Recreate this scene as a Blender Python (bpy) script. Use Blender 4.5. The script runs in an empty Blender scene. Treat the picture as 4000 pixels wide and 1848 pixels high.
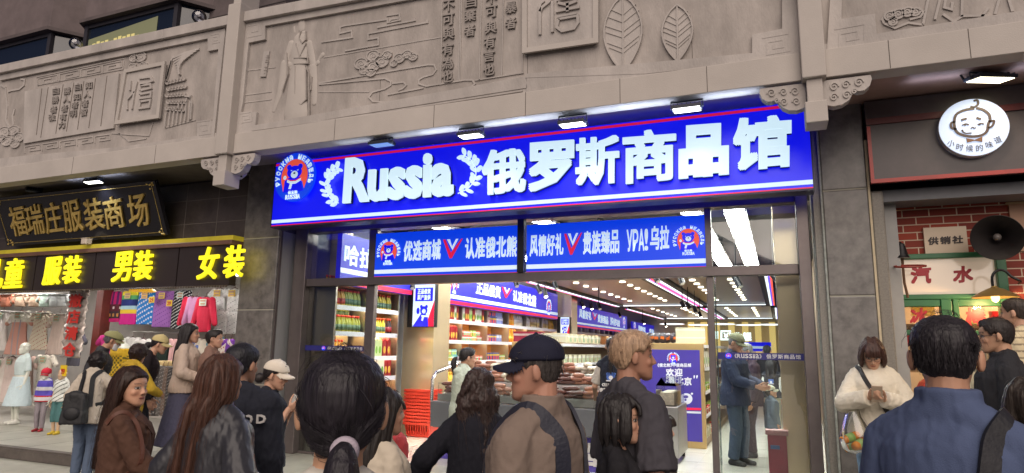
import bpy, math, random
import numpy as np
from mathutils import Vector, Matrix, noise
random.seed(7)
RNG = np.random.default_rng(7)
S = bpy.context.scene
C = S.collection
# ---------------------------------------------------------------- camera
CAMZ = 1.45                      # the shop floor is z = 0, the street a step lower
_yaw, _pitch, _roll, _F = .3907659, .1699076, .0159296, 2515.8
_f = np.array([-math.sin(_yaw)*math.cos(_pitch), math.cos(_yaw)*math.cos(_pitch), math.sin(_pitch)])
_r0 = np.array([math.cos(_yaw), math.sin(_yaw), 0.]); _u0 = np.cross(_r0, _f)
_r = _r0*math.cos(_roll)+_u0*math.sin(_roll); _u = -_r0*math.sin(_roll)+_u0*math.cos(_roll)
_O = np.array([0, 0, CAMZ])
cam = bpy.data.cameras.new('camera'); camo = bpy.data.objects.new('camera', cam); C.objects.link(camo)
cam.sensor_width = 36; cam.lens = 36*_F/4000; cam.clip_start = .05; cam.clip_end = 400
M = Matrix(((_r[0], _u[0], -_f[0], 0), (_r[1], _u[1], -_f[1], 0), (_r[2], _u[2], -_f[2], CAMZ), (0, 0, 0, 1)))
camo.matrix_world = M; S.camera = camo
# ---------------------------------------------------------------- night sky and the warm light of the street
W = bpy.data.worlds.new('World'); S.world = W; W.use_nodes = True
_bg = W.node_tree.nodes['Background']; _bg.inputs[0].default_value = (.13, .17, .45, 1); _bg.inputs[1].default_value = .17
sun = bpy.data.lights.new('street_light_glow', 'SUN'); suno = bpy.data.objects.new('street_light_glow', sun); C.objects.link(suno)
sun.energy = 3.4; sun.angle = math.radians(70); sun.color = (1, .86, .75)
suno.rotation_euler = Vector((-.25, .75, -.62)).to_track_quat('-Z', 'Y').to_euler()
S.view_settings.view_transform = 'Standard'; S.view_settings.look = 'None'
S.view_settings.exposure = 0; S.view_settings.gamma = 1
S.render.engine = 'CYCLES'
S.cycles.use_denoising = True
S.cycles.max_bounces = 6; S.cycles.transparent_max_bounces = 12; S.cycles.diffuse_bounces = 3
S.cycles.sample_clamp_indirect = 6; S.cycles.caustics_reflective = False; S.cycles.caustics_refractive = False
# ---------------------------------------------------------------- where a photographed point stands
def ray(x, y): return _f+(x-2000)/_F*_r-(y-924)/_F*_u
def atY(x, y, Y): d = ray(x, y); return _O+d*(Y/d[1])
def atX(x, y, X): d = ray(x, y); return _O+d*(X/d[0])
def atZ(x, y, Z): d = ray(x, y); return _O+d*((Z-CAMZ)/d[2])
def atD(x, y, D): return _O+ray(x, y)*D
# ---------------------------------------------------------------- materials
MATS = {}
def mat(name, col, rough=.6, metal=0., var=0., vs=6., bump=0., bs=60., emit=None, es=0., col2=None, spec=.5, stretch=None, coat=0.):
    if name in MATS: return MATS[name]
    m = bpy.data.materials.new(name); m.use_nodes = True; nt = m.node_tree; b = nt.nodes['Principled BSDF']
    b.inputs['Base Color'].default_value = (*col, 1); b.inputs['Roughness'].default_value = rough
    b.inputs['Metallic'].default_value = metal; b.inputs['Specular IOR Level'].default_value = spec
    if coat: b.inputs['Coat Weight'].default_value = coat
    if emit is not None:
        b.inputs['Emission Color'].default_value = (*emit, 1); b.inputs['Emission Strength'].default_value = es
    if var or bump or col2 is not None:
        tc = nt.nodes.new('ShaderNodeTexCoord'); src = tc.outputs['Object']
        if stretch:
            mp = nt.nodes.new('ShaderNodeMapping'); mp.inputs['Scale'].default_value = stretch
            nt.links.new(src, mp.inputs[0]); src = mp.outputs[0]
    if var or col2 is not None:
        n = nt.nodes.new('ShaderNodeTexNoise'); n.inputs['Scale'].default_value = vs; n.inputs['Detail'].default_value = 6
        n.inputs['Roughness'].default_value = .65
        nt.links.new(src, n.inputs['Vector'])
        r = nt.nodes.new('ShaderNodeValToRGB'); nt.links.new(n.outputs['Fac'], r.inputs[0])
        r.color_ramp.elements[0].position = .3; r.color_ramp.elements[1].position = .7
        a = [max(0, c*(1-var)) for c in col]; bb = [min(1, c*(1+var)) for c in (col2 or col)]
        if col2 is not None and not var: a = col; bb = col2
        r.color_ramp.elements[0].color = (*a, 1); r.color_ramp.elements[1].color = (*bb, 1)
        nt.links.new(r.outputs[0], b.inputs['Base Color'])
    if bump:
        n2 = nt.nodes.new('ShaderNodeTexNoise'); n2.inputs['Scale'].default_value = bs; n2.inputs['Detail'].default_value = 4
        nt.links.new(src, n2.inputs['Vector'])
        bp = nt.nodes.new('ShaderNodeBump'); bp.inputs['Strength'].default_value = bump; bp.inputs['Distance'].default_value = .01
        nt.links.new(n2.outputs['Fac'], bp.inputs['Height']); nt.links.new(bp.outputs[0], b.inputs['Normal'])
    MATS[name] = m; return m
def emis(name, col, st=1., rough=.4):
    return mat(name, [c*.6 for c in col], rough, emit=col, es=st)
def vcol_mat(name, rough=.55, bump=.15, bs=220., spec=.35, sss=0.):
    """colour of the thing itself, stored per vertex (skin, lips, brows, printed cloth)"""
    if name in MATS: return MATS[name]
    m = mat(name, (.5, .5, .5), rough, bump=bump, bs=bs, spec=spec); nt = m.node_tree
    a = nt.nodes.new('ShaderNodeAttribute'); a.attribute_name = 'Col'
    nt.links.new(a.outputs['Color'], nt.nodes['Principled BSDF'].inputs['Base Color'])
    return m
def glass_mat(name, tint=(1, 1, 1), refl=.08, rough=.02):
    if name in MATS: return MATS[name]
    m = bpy.data.materials.new(name); m.use_nodes = True; nt = m.node_tree; nt.nodes.clear()
    o = nt.nodes.new('ShaderNodeOutputMaterial'); mx = nt.nodes.new('ShaderNodeMixShader')
    t = nt.nodes.new('ShaderNodeBsdfTransparent'); t.inputs[0].default_value = (*tint, 1)
    g = nt.nodes.new('ShaderNodeBsdfGlossy'); g.inputs['Roughness'].default_value = rough
    fr = nt.nodes.new('ShaderNodeFresnel'); fr.inputs[0].default_value = 1.45
    ad = nt.nodes.new('ShaderNodeMath'); ad.operation = 'ADD'; ad.inputs[1].default_value = refl; ad.use_clamp = True
    nt.links.new(fr.outputs[0], ad.inputs[0]); nt.links.new(ad.outputs[0], mx.inputs[0])
    nt.links.new(t.outputs[0], mx.inputs[1]); nt.links.new(g.outputs[0], mx.inputs[2]); nt.links.new(mx.outputs[0], o.inputs[0])
    MATS[name] = m; return m
# ---------------------------------------------------------------- objects
def tag(o, label=None, cat=None, group=None, kind=None):
    if label: o['label'] = label
    if cat: o['category'] = cat
    if group: o['group'] = group
    if kind: o['kind'] = kind
    return o
def thing(name, label, cat, loc=(0, 0, 0), group=None):
    o = bpy.data.objects.new(name, None); C.objects.link(o); o.location = tuple(map(float, loc)); o.empty_display_size = .1
    return tag(o, label, cat, group)
def wloc(o):
    v = Vector(o.location)
    while o.parent: o = o.parent; v = v+Vector(o.location)
    return v
def link(name, me, mats, parent=None, local=False):
    if not isinstance(mats, (list, tuple)): mats = [mats]
    if not me.materials:
        for m in mats: me.materials.append(m)
    o = bpy.data.objects.new(name, me); C.objects.link(o)
    if parent is not None:
        o.parent = parent
        if not local:
            w = wloc(parent); me.transform(Matrix.Translation(-w))
    return o
def copy_tree(o, parent=None):
    c = o.copy(); C.objects.link(c); c.parent = parent
    for ch in o.children: copy_tree(ch, c)
    return c
class MB:
    """collects shapes into one mesh"""
    def __init__(s): s.v = []; s.f = []; s.mi = []; s.m = 0
    def add(s, vs, fs):
        k = len(s.v); s.v += [tuple(map(float, p)) for p in vs]
        s.f += [tuple(i+k for i in f) for f in fs]; s.mi += [s.m]*len(fs); return s
    def box(s, x0, x1, y0, y1, z0, z1):
        return s.add([(x0, y0, z0), (x1, y0, z0), (x1, y1, z0), (x0, y1, z0), (x0, y0, z1), (x1, y0, z1), (x1, y1, z1), (x0, y1, z1)],
                     [(3, 2, 1, 0), (4, 5, 6, 7), (0, 1, 5, 4), (1, 2, 6, 5), (2, 3, 7, 6), (3, 0, 4, 7)])
    def hull8(s, b, t):   # bottom quad, top quad
        return s.add(list(b)+list(t), [(3, 2, 1, 0), (4, 5, 6, 7), (0, 1, 5, 4), (1, 2, 6, 5), (2, 3, 7, 6), (3, 0, 4, 7)])
    def cyl(s, p, q, r1, r2=None, n=12, cap=True):
        r2 = r1 if r2 is None else r2; p = Vector(p); q = Vector(q); d = (q-p).normalized()
        a = d.orthogonal().normalized(); b = d.cross(a); vs = []
        for c, r in ((p, r1), (q, r2)):
            for i in range(n):
                t = 2*math.pi*i/n; vs.append(c+(a*math.cos(t)+b*math.sin(t))*r)
        fs = [(i, (i+1) % n, n+(i+1) % n, n+i) for i in range(n)]
        if cap: fs += [tuple(range(n-1, -1, -1)), tuple(range(n, 2*n))]
        return s.add(vs, fs)
    def tube(s, pts, r, n=8, closed=False):
        pts = [Vector(p) for p in pts]; m = len(pts); rs = r if isinstance(r, (list, tuple)) else [r]*m; vs = []; a = None
        for i, p in enumerate(pts):
            d = (pts[min(i+1, m-1)]-pts[max(i-1, 0)]).normalized()
            if a is None: a = d.orthogonal().normalized()
            a = (a-d*a.dot(d)).normalized(); b = d.cross(a)
            for k in range(n):
                t = 2*math.pi*k/n; vs.append(p+(a*math.cos(t)+b*math.sin(t))*rs[i])
        fs = []
        for i in range(m-1):
            for k in range(n): fs.append((i*n+k, i*n+(k+1) % n, (i+1)*n+(k+1) % n, (i+1)*n+k))
        fs += [tuple(range(n-1, -1, -1)), tuple(range((m-1)*n, m*n))]
        return s.add(vs, fs)
    def sph(s, c, r, nu=16, nv=10, rot=None):
        r = (r, r, r) if not isinstance(r, (tuple, list)) else r; vs = []; c = Vector(c)
        for j in range(nv+1):
            ph = math.pi*j/nv
            for i in range(nu):
                t = 2*math.pi*i/nu; v = Vector((r[0]*math.sin(ph)*math.cos(t), r[1]*math.sin(ph)*math.sin(t), r[2]*math.cos(ph)))
                if rot is not None: v = rot @ v
                vs.append(c+v)
        fs = [(j*nu+i, (j+1)*nu+i, (j+1)*nu+(i+1) % nu, j*nu+(i+1) % nu) for j in range(nv) for i in range(nu)]
        return s.add(vs, fs)
    def lathe(s, prof, c=(0, 0, 0), n=14, axis='z'):   # prof: (r, h)
        vs = []
        for r, h in prof:
            for i in range(n):
                t = 2*math.pi*i/n; a, b = r*math.cos(t), r*math.sin(t)
                p = (a, b, h) if axis == 'z' else ((a, -h, b) if axis == 'y' else (h, a, b))
                vs.append((p[0]+c[0], p[1]+c[1], p[2]+c[2]))
        m = len(prof); fs = [(j*n+i, j*n+(i+1) % n, (j+1)*n+(i+1) % n, (j+1)*n+i) for j in range(m-1) for i in range(n)]
        fs += [tuple(range(n-1, -1, -1)), tuple(range((m-1)*n, m*n))]
        return s.add(vs, fs)
    def prism(s, pts, y0, y1):   # (x, z) outline between two depths, y0 in front
        n = len(pts); ar = sum(pts[i][0]*pts[(i+1) % n][1]-pts[(i+1) % n][0]*pts[i][1] for i in range(n))
        if ar < 0: pts = pts[::-1]
        vs = [(x, y0, z) for x, z in pts]+[(x, y1, z) for x, z in pts]
        return s.add(vs, [tuple(range(n)), tuple(range(2*n-1, n-1, -1))]+[(i, n+i, n+(i+1) % n, (i+1) % n) for i in range(n)])
    def ribbon(s, pts, w, y0, y1, closed=False):   # a raised band along an (x, z) line
        n = len(pts); L = []; R = []
        for i in range(n):
            a = pts[i-1] if (i or closed) else pts[i]; b = pts[(i+1) % n] if (i < n-1 or closed) else pts[i]
            p = pts[i]
            d1 = np.array(p)-np.array(a); d2 = np.array(b)-np.array(p)
            l1, l2 = np.hypot(*d1), np.hypot(*d2)
            d1 = d1/l1 if l1 > 1e-9 else d2/max(l2, 1e-9); d2 = d2/l2 if l2 > 1e-9 else d1
            t = d1+d2; t = t/max(np.hypot(*t), 1e-6); nn = np.array([-t[1], t[0]]); k = 1/max(.45, nn@np.array([-d1[1], d1[0]]))
            L.append(np.array(p)+nn*w*.5*k); R.append(np.array(p)-nn*w*.5*k)
        vs = []
        for i in range(n): vs += [(L[i][0], y0, L[i][1]), (R[i][0], y0, R[i][1]), (R[i][0], y1, R[i][1]), (L[i][0], y1, L[i][1])]
        fs = []
        for i in range(n if closed else n-1):
            a = 4*i; b = 4*((i+1) % n)
            for k in range(4): fs.append((a+k, b+k, b+(k+1) % 4, a+(k+1) % 4))
        if not closed: fs += [(0, 1, 2, 3), (4*n-1, 4*n-2, 4*n-3, 4*n-4)]
        return s.add(vs, fs)
    def mesh(s, smooth=False):
        me = bpy.data.meshes.new('m'); me.from_pydata(s.v, [], s.f); me.update()
        if any(s.mi): me.polygons.foreach_set('material_index', s.mi)
        if smooth: me.polygons.foreach_set('use_smooth', [True]*len(s.f))
        return me
    def build(s, name, mats, parent=None, bevel=0, smooth=False, local=False):
        o = link(name, s.mesh(smooth), mats, parent, local)
        if bevel:
            b = o.modifiers.new('bevel', 'BEVEL'); b.width = bevel; b.segments = 2; b.limit_method = 'ANGLE'; b.angle_limit = .7
        if smooth:
            o.data.set_sharp_from_angle(angle=.7)
        return o
# ---------------------------------------------------------------- lettering
_TX = {}
def glyph(s, bold=0.):
    if (s, bold) not in _TX:
        c = bpy.data.curves.new('t', 'FONT'); c.body = s; c.extrude = .5; c.resolution_u = 2; c.offset = bold
        o = bpy.data.objects.new('t', c); me = bpy.data.meshes.new_from_object(o)
        v = np.array([x.co[:] for x in me.vertices]); f = [tuple(p.vertices) for p in me.polygons]
        bpy.data.objects.remove(o); bpy.data.curves.remove(c); bpy.data.meshes.remove(me)
        lo, hi = v.min(0), v.max(0); asp = (hi[0]-lo[0])/max(hi[1]-lo[1], 1e-6)
        v = (v-lo)/np.maximum(hi-lo, 1e-6); _TX[(s, bold)] = (v, f, asp)
    return _TX[(s, bold)]
_K9 = [(0, 0), (-1, -1), (1, 1), (-1, 1), (1, -1), (-1, 0), (1, 0), (0, 1), (0, -1)]
def put(mb, s, quad, out, d=.004, fat=0., bold=0.):
    """lettering s stretched over quad (tl, tr, br, bl in the world), standing d proud along out"""
    v, f, _ = glyph(s, bold); tl, tr, br, bl = [np.array(q, float) for q in quad]; out = np.array(out, float)
    w = np.linalg.norm(tr-tl); h = np.linalg.norm(tl-bl)
    for i, (dx, dy) in enumerate(_K9 if fat else _K9[:1]):
        a = v[:, 0]*(1-2*fat)+fat+dx*fat*(1 if w < h else h/w) if fat else v[:, 0]
        b = v[:, 1]*(1-2*fat)+fat+dy*fat if fat else v[:, 1]
        P = (bl[None]*((1-a)*(1-b))[:, None]+br[None]*(a*(1-b))[:, None]+tl[None]*((1-a)*b)[:, None]+tr[None]*(a*b)[:, None])
        P = P+out[None]*(v[:, 2]*(d+i*.0005))[:, None]
        mb.add(P, f)
def put_row(mb, s, tl, tr, br, bl, out, d=.004, fat=.03, gap=.1, bold=0., widths=None):
    """one glyph after the other across a quad"""
    tl, tr, br, bl = [np.array(q, float) for q in (tl, tr, br, bl)]; n = len(s)
    ws = widths or [.45 if ch in '!|1iI《》' else (.7 if ord(ch) < 0x2000 else 1.) for ch in s]; T = sum(ws); t = 0
    for ch, w in zip(s, ws):
        if ch != ' ':
            a, b = t/T+gap*.5*w/T, (t+w)/T-gap*.5*w/T
            k = .16 if ch in '一' else 0
            q = [tl+(tr-tl)*a, tl+(tr-tl)*b, bl+(br-bl)*b, bl+(br-bl)*a]
            if ch == '一': q = [q[0]*.6+q[3]*.4, q[1]*.6+q[2]*.4, q[2]*.6+q[1]*.4, q[3]*.6+q[0]*.4]
            put(mb, ch, q, out, d, fat, bold)
        t += w
# ================================================================ people: one continuous body grown from a posed skeleton
def fuse(mb, vox, smooth=2, fac=.5):
    me = mb.mesh(); o = bpy.data.objects.new('f', me); C.objects.link(o)
    r = o.modifiers.new('r', 'REMESH'); r.mode = 'VOXEL'; r.voxel_size = vox; r.adaptivity = 0
    if smooth:
        s = o.modifiers.new('s', 'SMOOTH'); s.iterations = smooth; s.factor = fac
    out = bpy.data.meshes.new_from_object(o.evaluated_get(bpy.context.evaluated_depsgraph_get()))
    bpy.data.objects.remove(o); bpy.data.meshes.remove(me)
    out.polygons.foreach_set('use_smooth', [True]*len(out.polygons))
    return out
def getv(me):
    a = np.empty(len(me.vertices)*3); me.vertices.foreach_get('co', a); return a.reshape(-1, 3)
def getn(me):
    a = np.empty(len(me.vertices)*3); me.vertices.foreach_get('normal', a); return a.reshape(-1, 3)
def setv(me, v): me.vertices.foreach_set('co', v.ravel()); me.update()
def setcol(me, c):
    a = me.attributes.new('Col', 'FLOAT_COLOR', 'POINT'); cc = np.ones((len(c), 4)); cc[:, :3] = c; a.data.foreach_set('color', cc.ravel())
def wav(p, f, seed, n=6, st=(1, 1, 1)):
    """soft folds: a handful of warped waves"""
    g = np.random.default_rng(abs(int(seed))); q = p*np.array(st); o = np.zeros(len(p))
    w = .35/f*np.stack([np.sin(q @ g.normal(size=3)*f*.9+g.uniform(0, 6)) for _ in range(3)], 1); q = q+w*2
    for i in range(n):
        d = g.normal(size=3); d /= np.linalg.norm(d); o += (1.1-1.7*np.abs(np.sin(q @ d*f*.5*(1+.35*i)+g.uniform(0, 6.3))))/(1+.25*i)
    return o/n**.5
HS = np.array([  # height over the chin, half width, front, back
    (-.006, .010, .072, .050), (.002, .026, .086, .040), (.014, .040, .092, .018), (.036, .053, .093, -.034), (.060, .060, .092, -.066), (.085, .066, .092, -.084),
    (.112, .070, .089, -.094), (.130, .0725, .092, -.099), (.155, .075, .089, -.100), (.180, .072, .078, -.094), (.200, .061, .060, -.078),
    (.216, .041, .036, -.050), (.2245, .016, .010, -.022)])
def head_at(z):
    return [np.interp(z, HS[:, 0], HS[:, k]) for k in (1, 2, 3)]
def head_grid(off=0., nz=44, nu=48):
    t = np.linspace(0, 1, nz); zs = -.006+.2305*(.5-.5*np.cos(t*math.pi)); V = []
    for z in zs:
        w, yf, yb = head_at(z); c = (yf+yb)/2; h = (yf-yb)/2
        for i in range(nu):
            a = 2*math.pi*i/nu; ca, sa = math.cos(a), math.sin(a); e = .9
            V.append((w*np.sign(ca)*abs(ca)**e, c+h*np.sign(sa)*abs(sa)**e, z))
    V = np.array(V)
    if off:
        c = np.array([0, -.005, .12]); d = V-c; V = V+d/np.linalg.norm(d, axis=1)[:, None]*off
    F = [(j*nu+i, j*nu+(i+1) % nu, (j+1)*nu+(i+1) % nu, (j+1)*nu+i) for j in range(nz-1) for i in range(nu)]
    F += [tuple(range(nu-1, -1, -1)), tuple(range((nz-1)*nu, nz*nu))]
    return V, F
def mput(mb, M, V, F): mb.add((np.array(M.to_3x3()) @ np.array(V).T).T+np.array(M.translation), F)
def loft(mb, secs, n=28, M=None, e=.85):
    """stacked ovals: (cx, cy, cz, half width, half depth)"""
    V = []
    for cx, cy, cz, w, d in secs:
        for i in range(n):
            a = 2*math.pi*i/n; ca, sa = math.cos(a), math.sin(a)
            V.append((cx+w*np.sign(ca)*abs(ca)**e, cy+d*np.sign(sa)*abs(sa)**e, cz))
    m = len(secs); F = [(j*n+i, j*n+(i+1) % n, (j+1)*n+(i+1) % n, (j+1)*n+i) for j in range(m-1) for i in range(n)]
    F += [tuple(range(n-1, -1, -1)), tuple(range((m-1)*n, m*n))]
    mput(mb, M or Matrix.Identity(4), V, F)
def cap(mb, p, q, r1, r2, n=14):
    mb.cyl(p, q, r1, r2, n); mb.sph(p, r1, n, 8); mb.sph(q, r2, n, 8)
def ik(a, b, l1, l2, pole):
    a, b, pole = Vector(a), Vector(b), Vector(pole); d = b-a; L = min(d.length, (l1+l2)*.995); d.normalize(); b = a+d*L
    x = (l1*l1-l2*l2+L*L)/(2*L); h = math.sqrt(max(l1*l1-x*x, 0)); n = pole-d*pole.dot(d)
    return a+d*x+n.normalized()*h, b
FIT = {}
def hand(mb, w, fwd, palm, k, side, curl=.35, spread=1.):
    """palm, four unequal jointed fingers and a thumb from the side of the palm"""
    fwd = Vector(fwd).normalized(); palm = Vector(palm); palm = (palm-fwd*palm.dot(fwd)).normalized(); x = fwd.cross(palm)*side
    w = Vector(w)
    for t in (-1.2, -.4, .4, 1.2): cap(mb, w+fwd*.012*k+x*t*.011*k, w+fwd*.085*k+x*t*.0195*k, .0125*k, .0105*k, 8)
    for t, L, in ((-1.45, .060), (-.5, .074), (.5, .080), (1.45, .070)):
        p = w+fwd*.088*k+x*t*.0175*k*spread; d = fwd; c = curl*(1.15 if t < 0 else .95); r = .0088*k
        for j, s in enumerate((.45, .32, .25)):
            d = (d*math.cos(c*(1+.3*j))+palm*math.sin(c*(1+.3*j))).normalized(); q = p+d*L*s*k
            cap(mb, p, q, r, r*.92, 8); p, r = q, r*.92
    p = w+fwd*.03*k+x*.026*k; d = (fwd*.62+x*.62+palm*.45).normalized()
    for L, r in ((.042, .0115), (.034, .0098), (.026, .0086)):
        q = p+d*L*k; cap(mb, p, q, r*k, r*k*.93, 8); p = q; d = (d+fwd*.25+palm*.30-x*.18).normalized()
SKIN = (.50, .27, .17)
def person(label, loc, heading, H, sex='f', lean=0, look=0, nod=0, tilt=0, arms=None, feet=None, skin=SKIN, hair=None, haircol=(.012, .009, .008),
           top=None, legs=None, shoes=(.05, .05, .05), hat=None, specs=None, vox=.0075, brow=1., old=0, group=None, over=None, sw=None, lips=None, mask=None, seed=1):
    k = H/1.70; hk = .5*k+.5*(1 if H > 1.4 else .93); hk = max(hk, k)*1.0 if H < 1.4 else (.6*k+.4)
    root = thing('person', label, 'person', loc, group); root.rotation_euler[2] = math.radians(heading-90)
    V3 = lambda x, y, z: Vector((x*k, y*k, z*k))
    T = Matrix.Translation(V3(0, 0, .92)) @ Matrix.Rotation(math.radians(-lean), 4, 'X') @ Matrix.Translation(-V3(0, 0, .92))
    sw = (.163 if sex == 'm' else .142) if sw is None else sw
    b = MB()
    ch = sw/.172
    tor = [(0, 0, .80, .10, .08), (0, 0, .84, .155, .105), (0, -.005, .92, .165, .115), (0, 0, 1.05, .142*ch**.5, .100), (0, .008, 1.18, .155*ch, .112), (0, .008, 1.30, .160*ch, .108),
           (0, -.004, 1.36, .140*ch, .088), (0, -.012, 1.405, .098*ch, .066), (0, -.014, 1.445, .06, .05)]
    sec = lambda L, gw=0., gd=0.: [(x*k, y*k, z*k, (w+gw)*k, (d+gd)*k) for x, y, z, w, d in L]
    loft(b, sec(tor), M=T)
    htop = H/k/1.0
    neck = T @ V3(0, -.018, 1.40); hc0 = T @ V3(0, .0, 1.70); hc0 = hc0-Vector((0, 0, .2245*hk))      # chin height, over the neck
    HM = Matrix.Translation(hc0+Vector((0, .012*k, 0))) @ Matrix.Translation((0, -.02*hk, .03*hk)) @ Matrix.Rotation(math.radians(look), 4, 'Z') @ Matrix.Rotation(math.radians(-nod), 4, 'X') @ Matrix.Rotation(math.radians(tilt), 4, 'Y') @ Matrix.Translation((0, .02*hk, -.03*hk)) @ Matrix.Scale(hk, 4)
    nr = .054 if sex == 'm' else .049
    for s in (-1, 1): cap(b, T @ V3(.028*s, -.035, 1.445), T @ V3(sw*.8*s, -.015, 1.372), .042*k, .036*k)
    cap(b, neck, HM @ Vector((0, -.028, .055)), (nr+.006)*k, nr*.97*hk)
    gv, gf = head_grid(); mput(b, HM, gv, gf)
    h = lambda x, y, z: HM @ Vector((x, y, z))
    nb = .0015 if sex == 'm' else 0
    cap(b, h(0, .088, .120), h(0, .104+nb*2, .083), .0065*hk, .0105*hk, 10)       # nose, nostrils, lips, chin, cheeks, brow, ears
    for s in (-1, 1):
        b.sph(h(.0095*s, .097, .0775), .0085*hk, 8, 6)
        b.sph(h(.036*s, .060, .084), .0245*hk, 10, 8)
        cap(b, h(.012*s, .085, .1335), h(.046*s, .066, .131), (.0075+nb)*hk, .0075*hk, 8)
        er = HM.to_3x3().normalized() @ Matrix.Rotation(math.radians(-22*s), 3, 'Z') @ Matrix.Rotation(math.radians(-10), 3, 'X')
        b.sph(h(.0855*s, -.012, .104), (.0095*hk, .0175*hk, .032*hk), 10, 8, er); b.sph(h(.0795*s, -.002, .083), (.007*hk, .009*hk, .011*hk), 8, 6, er)
    cap(b, h(-.013, .0875, .0515), h(.013, .0875, .0515), .0072*hk, .0072*hk, 8); cap(b, h(-.010, .086, .0425), h(.010, .086, .0425), .0076*hk, .0076*hk, 8)
    b.sph(h(0, .080, .014), .0155*hk, 10, 8)
    feet = feet or [(-.085, .03, 0), (.085, -.02, 0)]; J = {}
    for s, F_ in zip((-1, 1), feet):
        hip = V3(.082*s, 0, .87); an = V3(F_[0], F_[1], F_[2]+.085); kn, an = ik(hip, an, .3965*k, .3945*k, (0.12*s, 1, 0))
        cap(b, hip, kn, .078*k, .055*k); cap(b, kn, an, .054*k, .036*k)
        fd = Vector((.10*s, 1, 0)).normalized(); hl = an-Vector((0, 0, .05*k))
        cap(b, hl-fd*.03*k, hl+fd*.13*k-Vector((0, 0, .008*k)), .034*k, .026*k); J[('leg', s)] = (hip, kn, an, hl, fd)
    arms = arms or {}
    for s, nm in ((-1, 'l'), (1, 'r')):
        a = arms.get(nm) or {}; shd = T @ V3(sw*s, -.008, 1.352)
        tg = Vector(a['to'])*k if 'to' in a else shd+Vector((.045*s, .05, -.53))*k
        el, wr = ik(shd, tg, .285*k, .255*k, a.get('pole', (.35*s, -1, -.25)))
        cap(b, shd, el, .045*k*ch, .037*k); cap(b, el, wr, .037*k, .024*k)
        fw = Vector(a['fwd']) if 'fwd' in a else ((wr-el).normalized()+Vector((0, .15, 0)))
        pl = Vector(a.get('palm', (-s, .2, 0)))
        hand(b, wr, fw, pl, k, s, a.get('curl', .38)); J[('arm', s)] = (shd, el, wr)
    me = fuse(b, vox if vox < .008 else .008, 2)
    v = getv(me); inv = HM.inverted(); q = (np.array(inv.to_3x3()) @ v.T).T+np.array(inv.translation)
    nrm = getn(me); hd = (q[:, 2] > -.01) & (np.abs(q[:, 0]) < .1) & (np.abs(q[:, 1]) < .13)
    for s in (-1, 1):          # eye sockets and lids
        d2 = ((q[:, 0]-.0315*s)/.017)**2+((q[:, 2]-.1145)/.011)**2; g = np.exp(-d2*1.1)*(q[:, 1] > .03)*hd
        v -= nrm*(.0065*hk*g)[:, None]
        d3 = ((q[:, 0]-.0315*s)/.0135)**2+((q[:, 2]-.1135)/.0075)**2; v += nrm*(.0045*hk*np.exp(-d3*1.6)*(q[:, 1] > .03)*hd)[:, None]
    col = np.tile(np.array(skin), (len(v), 1)); fr = (q[:, 1] > .035) & hd
    blot = wav(q, 55, seed)*.05; col *= (1+blot)[:, None]
    def paint(mask, c, a=1.): m = np.clip(mask, 0, 1)[:, None]*a; col[:] = col*(1-m)+np.array(c)*m
    ck = np.exp(-(((np.abs(q[:, 0])-.038)/.02)**2+((q[:, 2]-.075)/.02)**2))*fr; paint(ck, (skin[0]*1.02, skin[1]*.80, skin[2]*.78), .6)
    lp = lips or (skin[0]*.82, skin[1]*.56, skin[2]*.55)
    lw = .0205; lz = q[:, 2]-.0475; u_ = np.abs(q[:, 0])/lw; paint((fr & (u_ < 1) & (np.abs(lz) < .0095*(1-u_**2)**.6 if False else (fr & (u_ < 1) & (np.abs(lz) < .0098*np.sqrt(np.clip(1-u_**2, 0, 1)))))).astype(float), lp)
    paint((fr & (u_ < 1.08) & (np.abs(lz+.0004) < .0014)).astype(float), (.05, .015, .012), .85)
    for s in (-1, 1):
        ex = (q[:, 0]-.0315*s)*s; ez = q[:, 2]-.1135
        arch = .1365+.004*np.cos((ex-.004)/.02*1.2)
        paint((fr & (np.abs(ex+.001) < .0215) & (np.abs(q[:, 2]-arch) < (.0040 if sex == 'm' else .0030)*brow)).astype(float), (.03, .022, .018), .8)
        ee = (ex/.0158)**2+(ez/(.0074-.0012*old))**2
        paint((fr & (ee < 1.45)).astype(float), (.035, .02, .016), .8); paint((fr & (ee < .72)).astype(float), (.62, .58, .55))
        paint((fr & (ee < .9) & (((ex)/.0062)**2+(ez/.0075)**2 < 1)).astype(float), (.012, .008, .006))
    paint((fr & (np.abs(np.abs(q[:, 0])-.0075) < .0035) & (np.abs(q[:, 2]-.0725) < .0022)).astype(float), (.08, .03, .025), .8)
    setv(me, v); setcol(me, col); body = link('body', me, vcol_mat('skin', .5, .06, 300, .4), root, True)
    P = dict(root=root, k=k, hk=hk, HM=HM, T=T, J=J, sec=sec, tor=tor, V3=V3, sex=sex, sw=sw, seed=seed, vox=vox, ch=ch)
    if legs: wear_legs(P, **legs)
    if shoes: wear_shoes(P, shoes)
    if top: wear_top(P, **top)
    if over: wear_top(P, **over)
    if hair: do_hair(P, haircol, hair) if isinstance(hair, str) else do_hair(P, haircol, **hair)
    if hat: wear_cap(P, **hat)
    if specs: wear_specs(P, specs)
    if mask:
        m = MB(); vv, ff = head_grid(.006); vv = vv.copy(); ins = (vv[:, 1] < .035) | (vv[:, 2] > .088) | (vv[:, 2] < .0)
        c = np.array([0, 0, .06]); vv[ins] = c+(vv[ins]-c)*.82; mput(m, HM, vv, ff); link('face_mask', fuse(m, .005*hk), mat('paper_mask', (.75, .75, .75), .8), root, True)
    return P
def folds(me, amp, f, seed, st=(1, 1, .6), fine=.3):
    v = getv(me); n = getn(me); w = wav(v, f, seed, 7, st)+fine*wav(v, f*3.1, seed+5, 6, st); setv(me, v+n*(w*amp)[:, None]); return me
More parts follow.
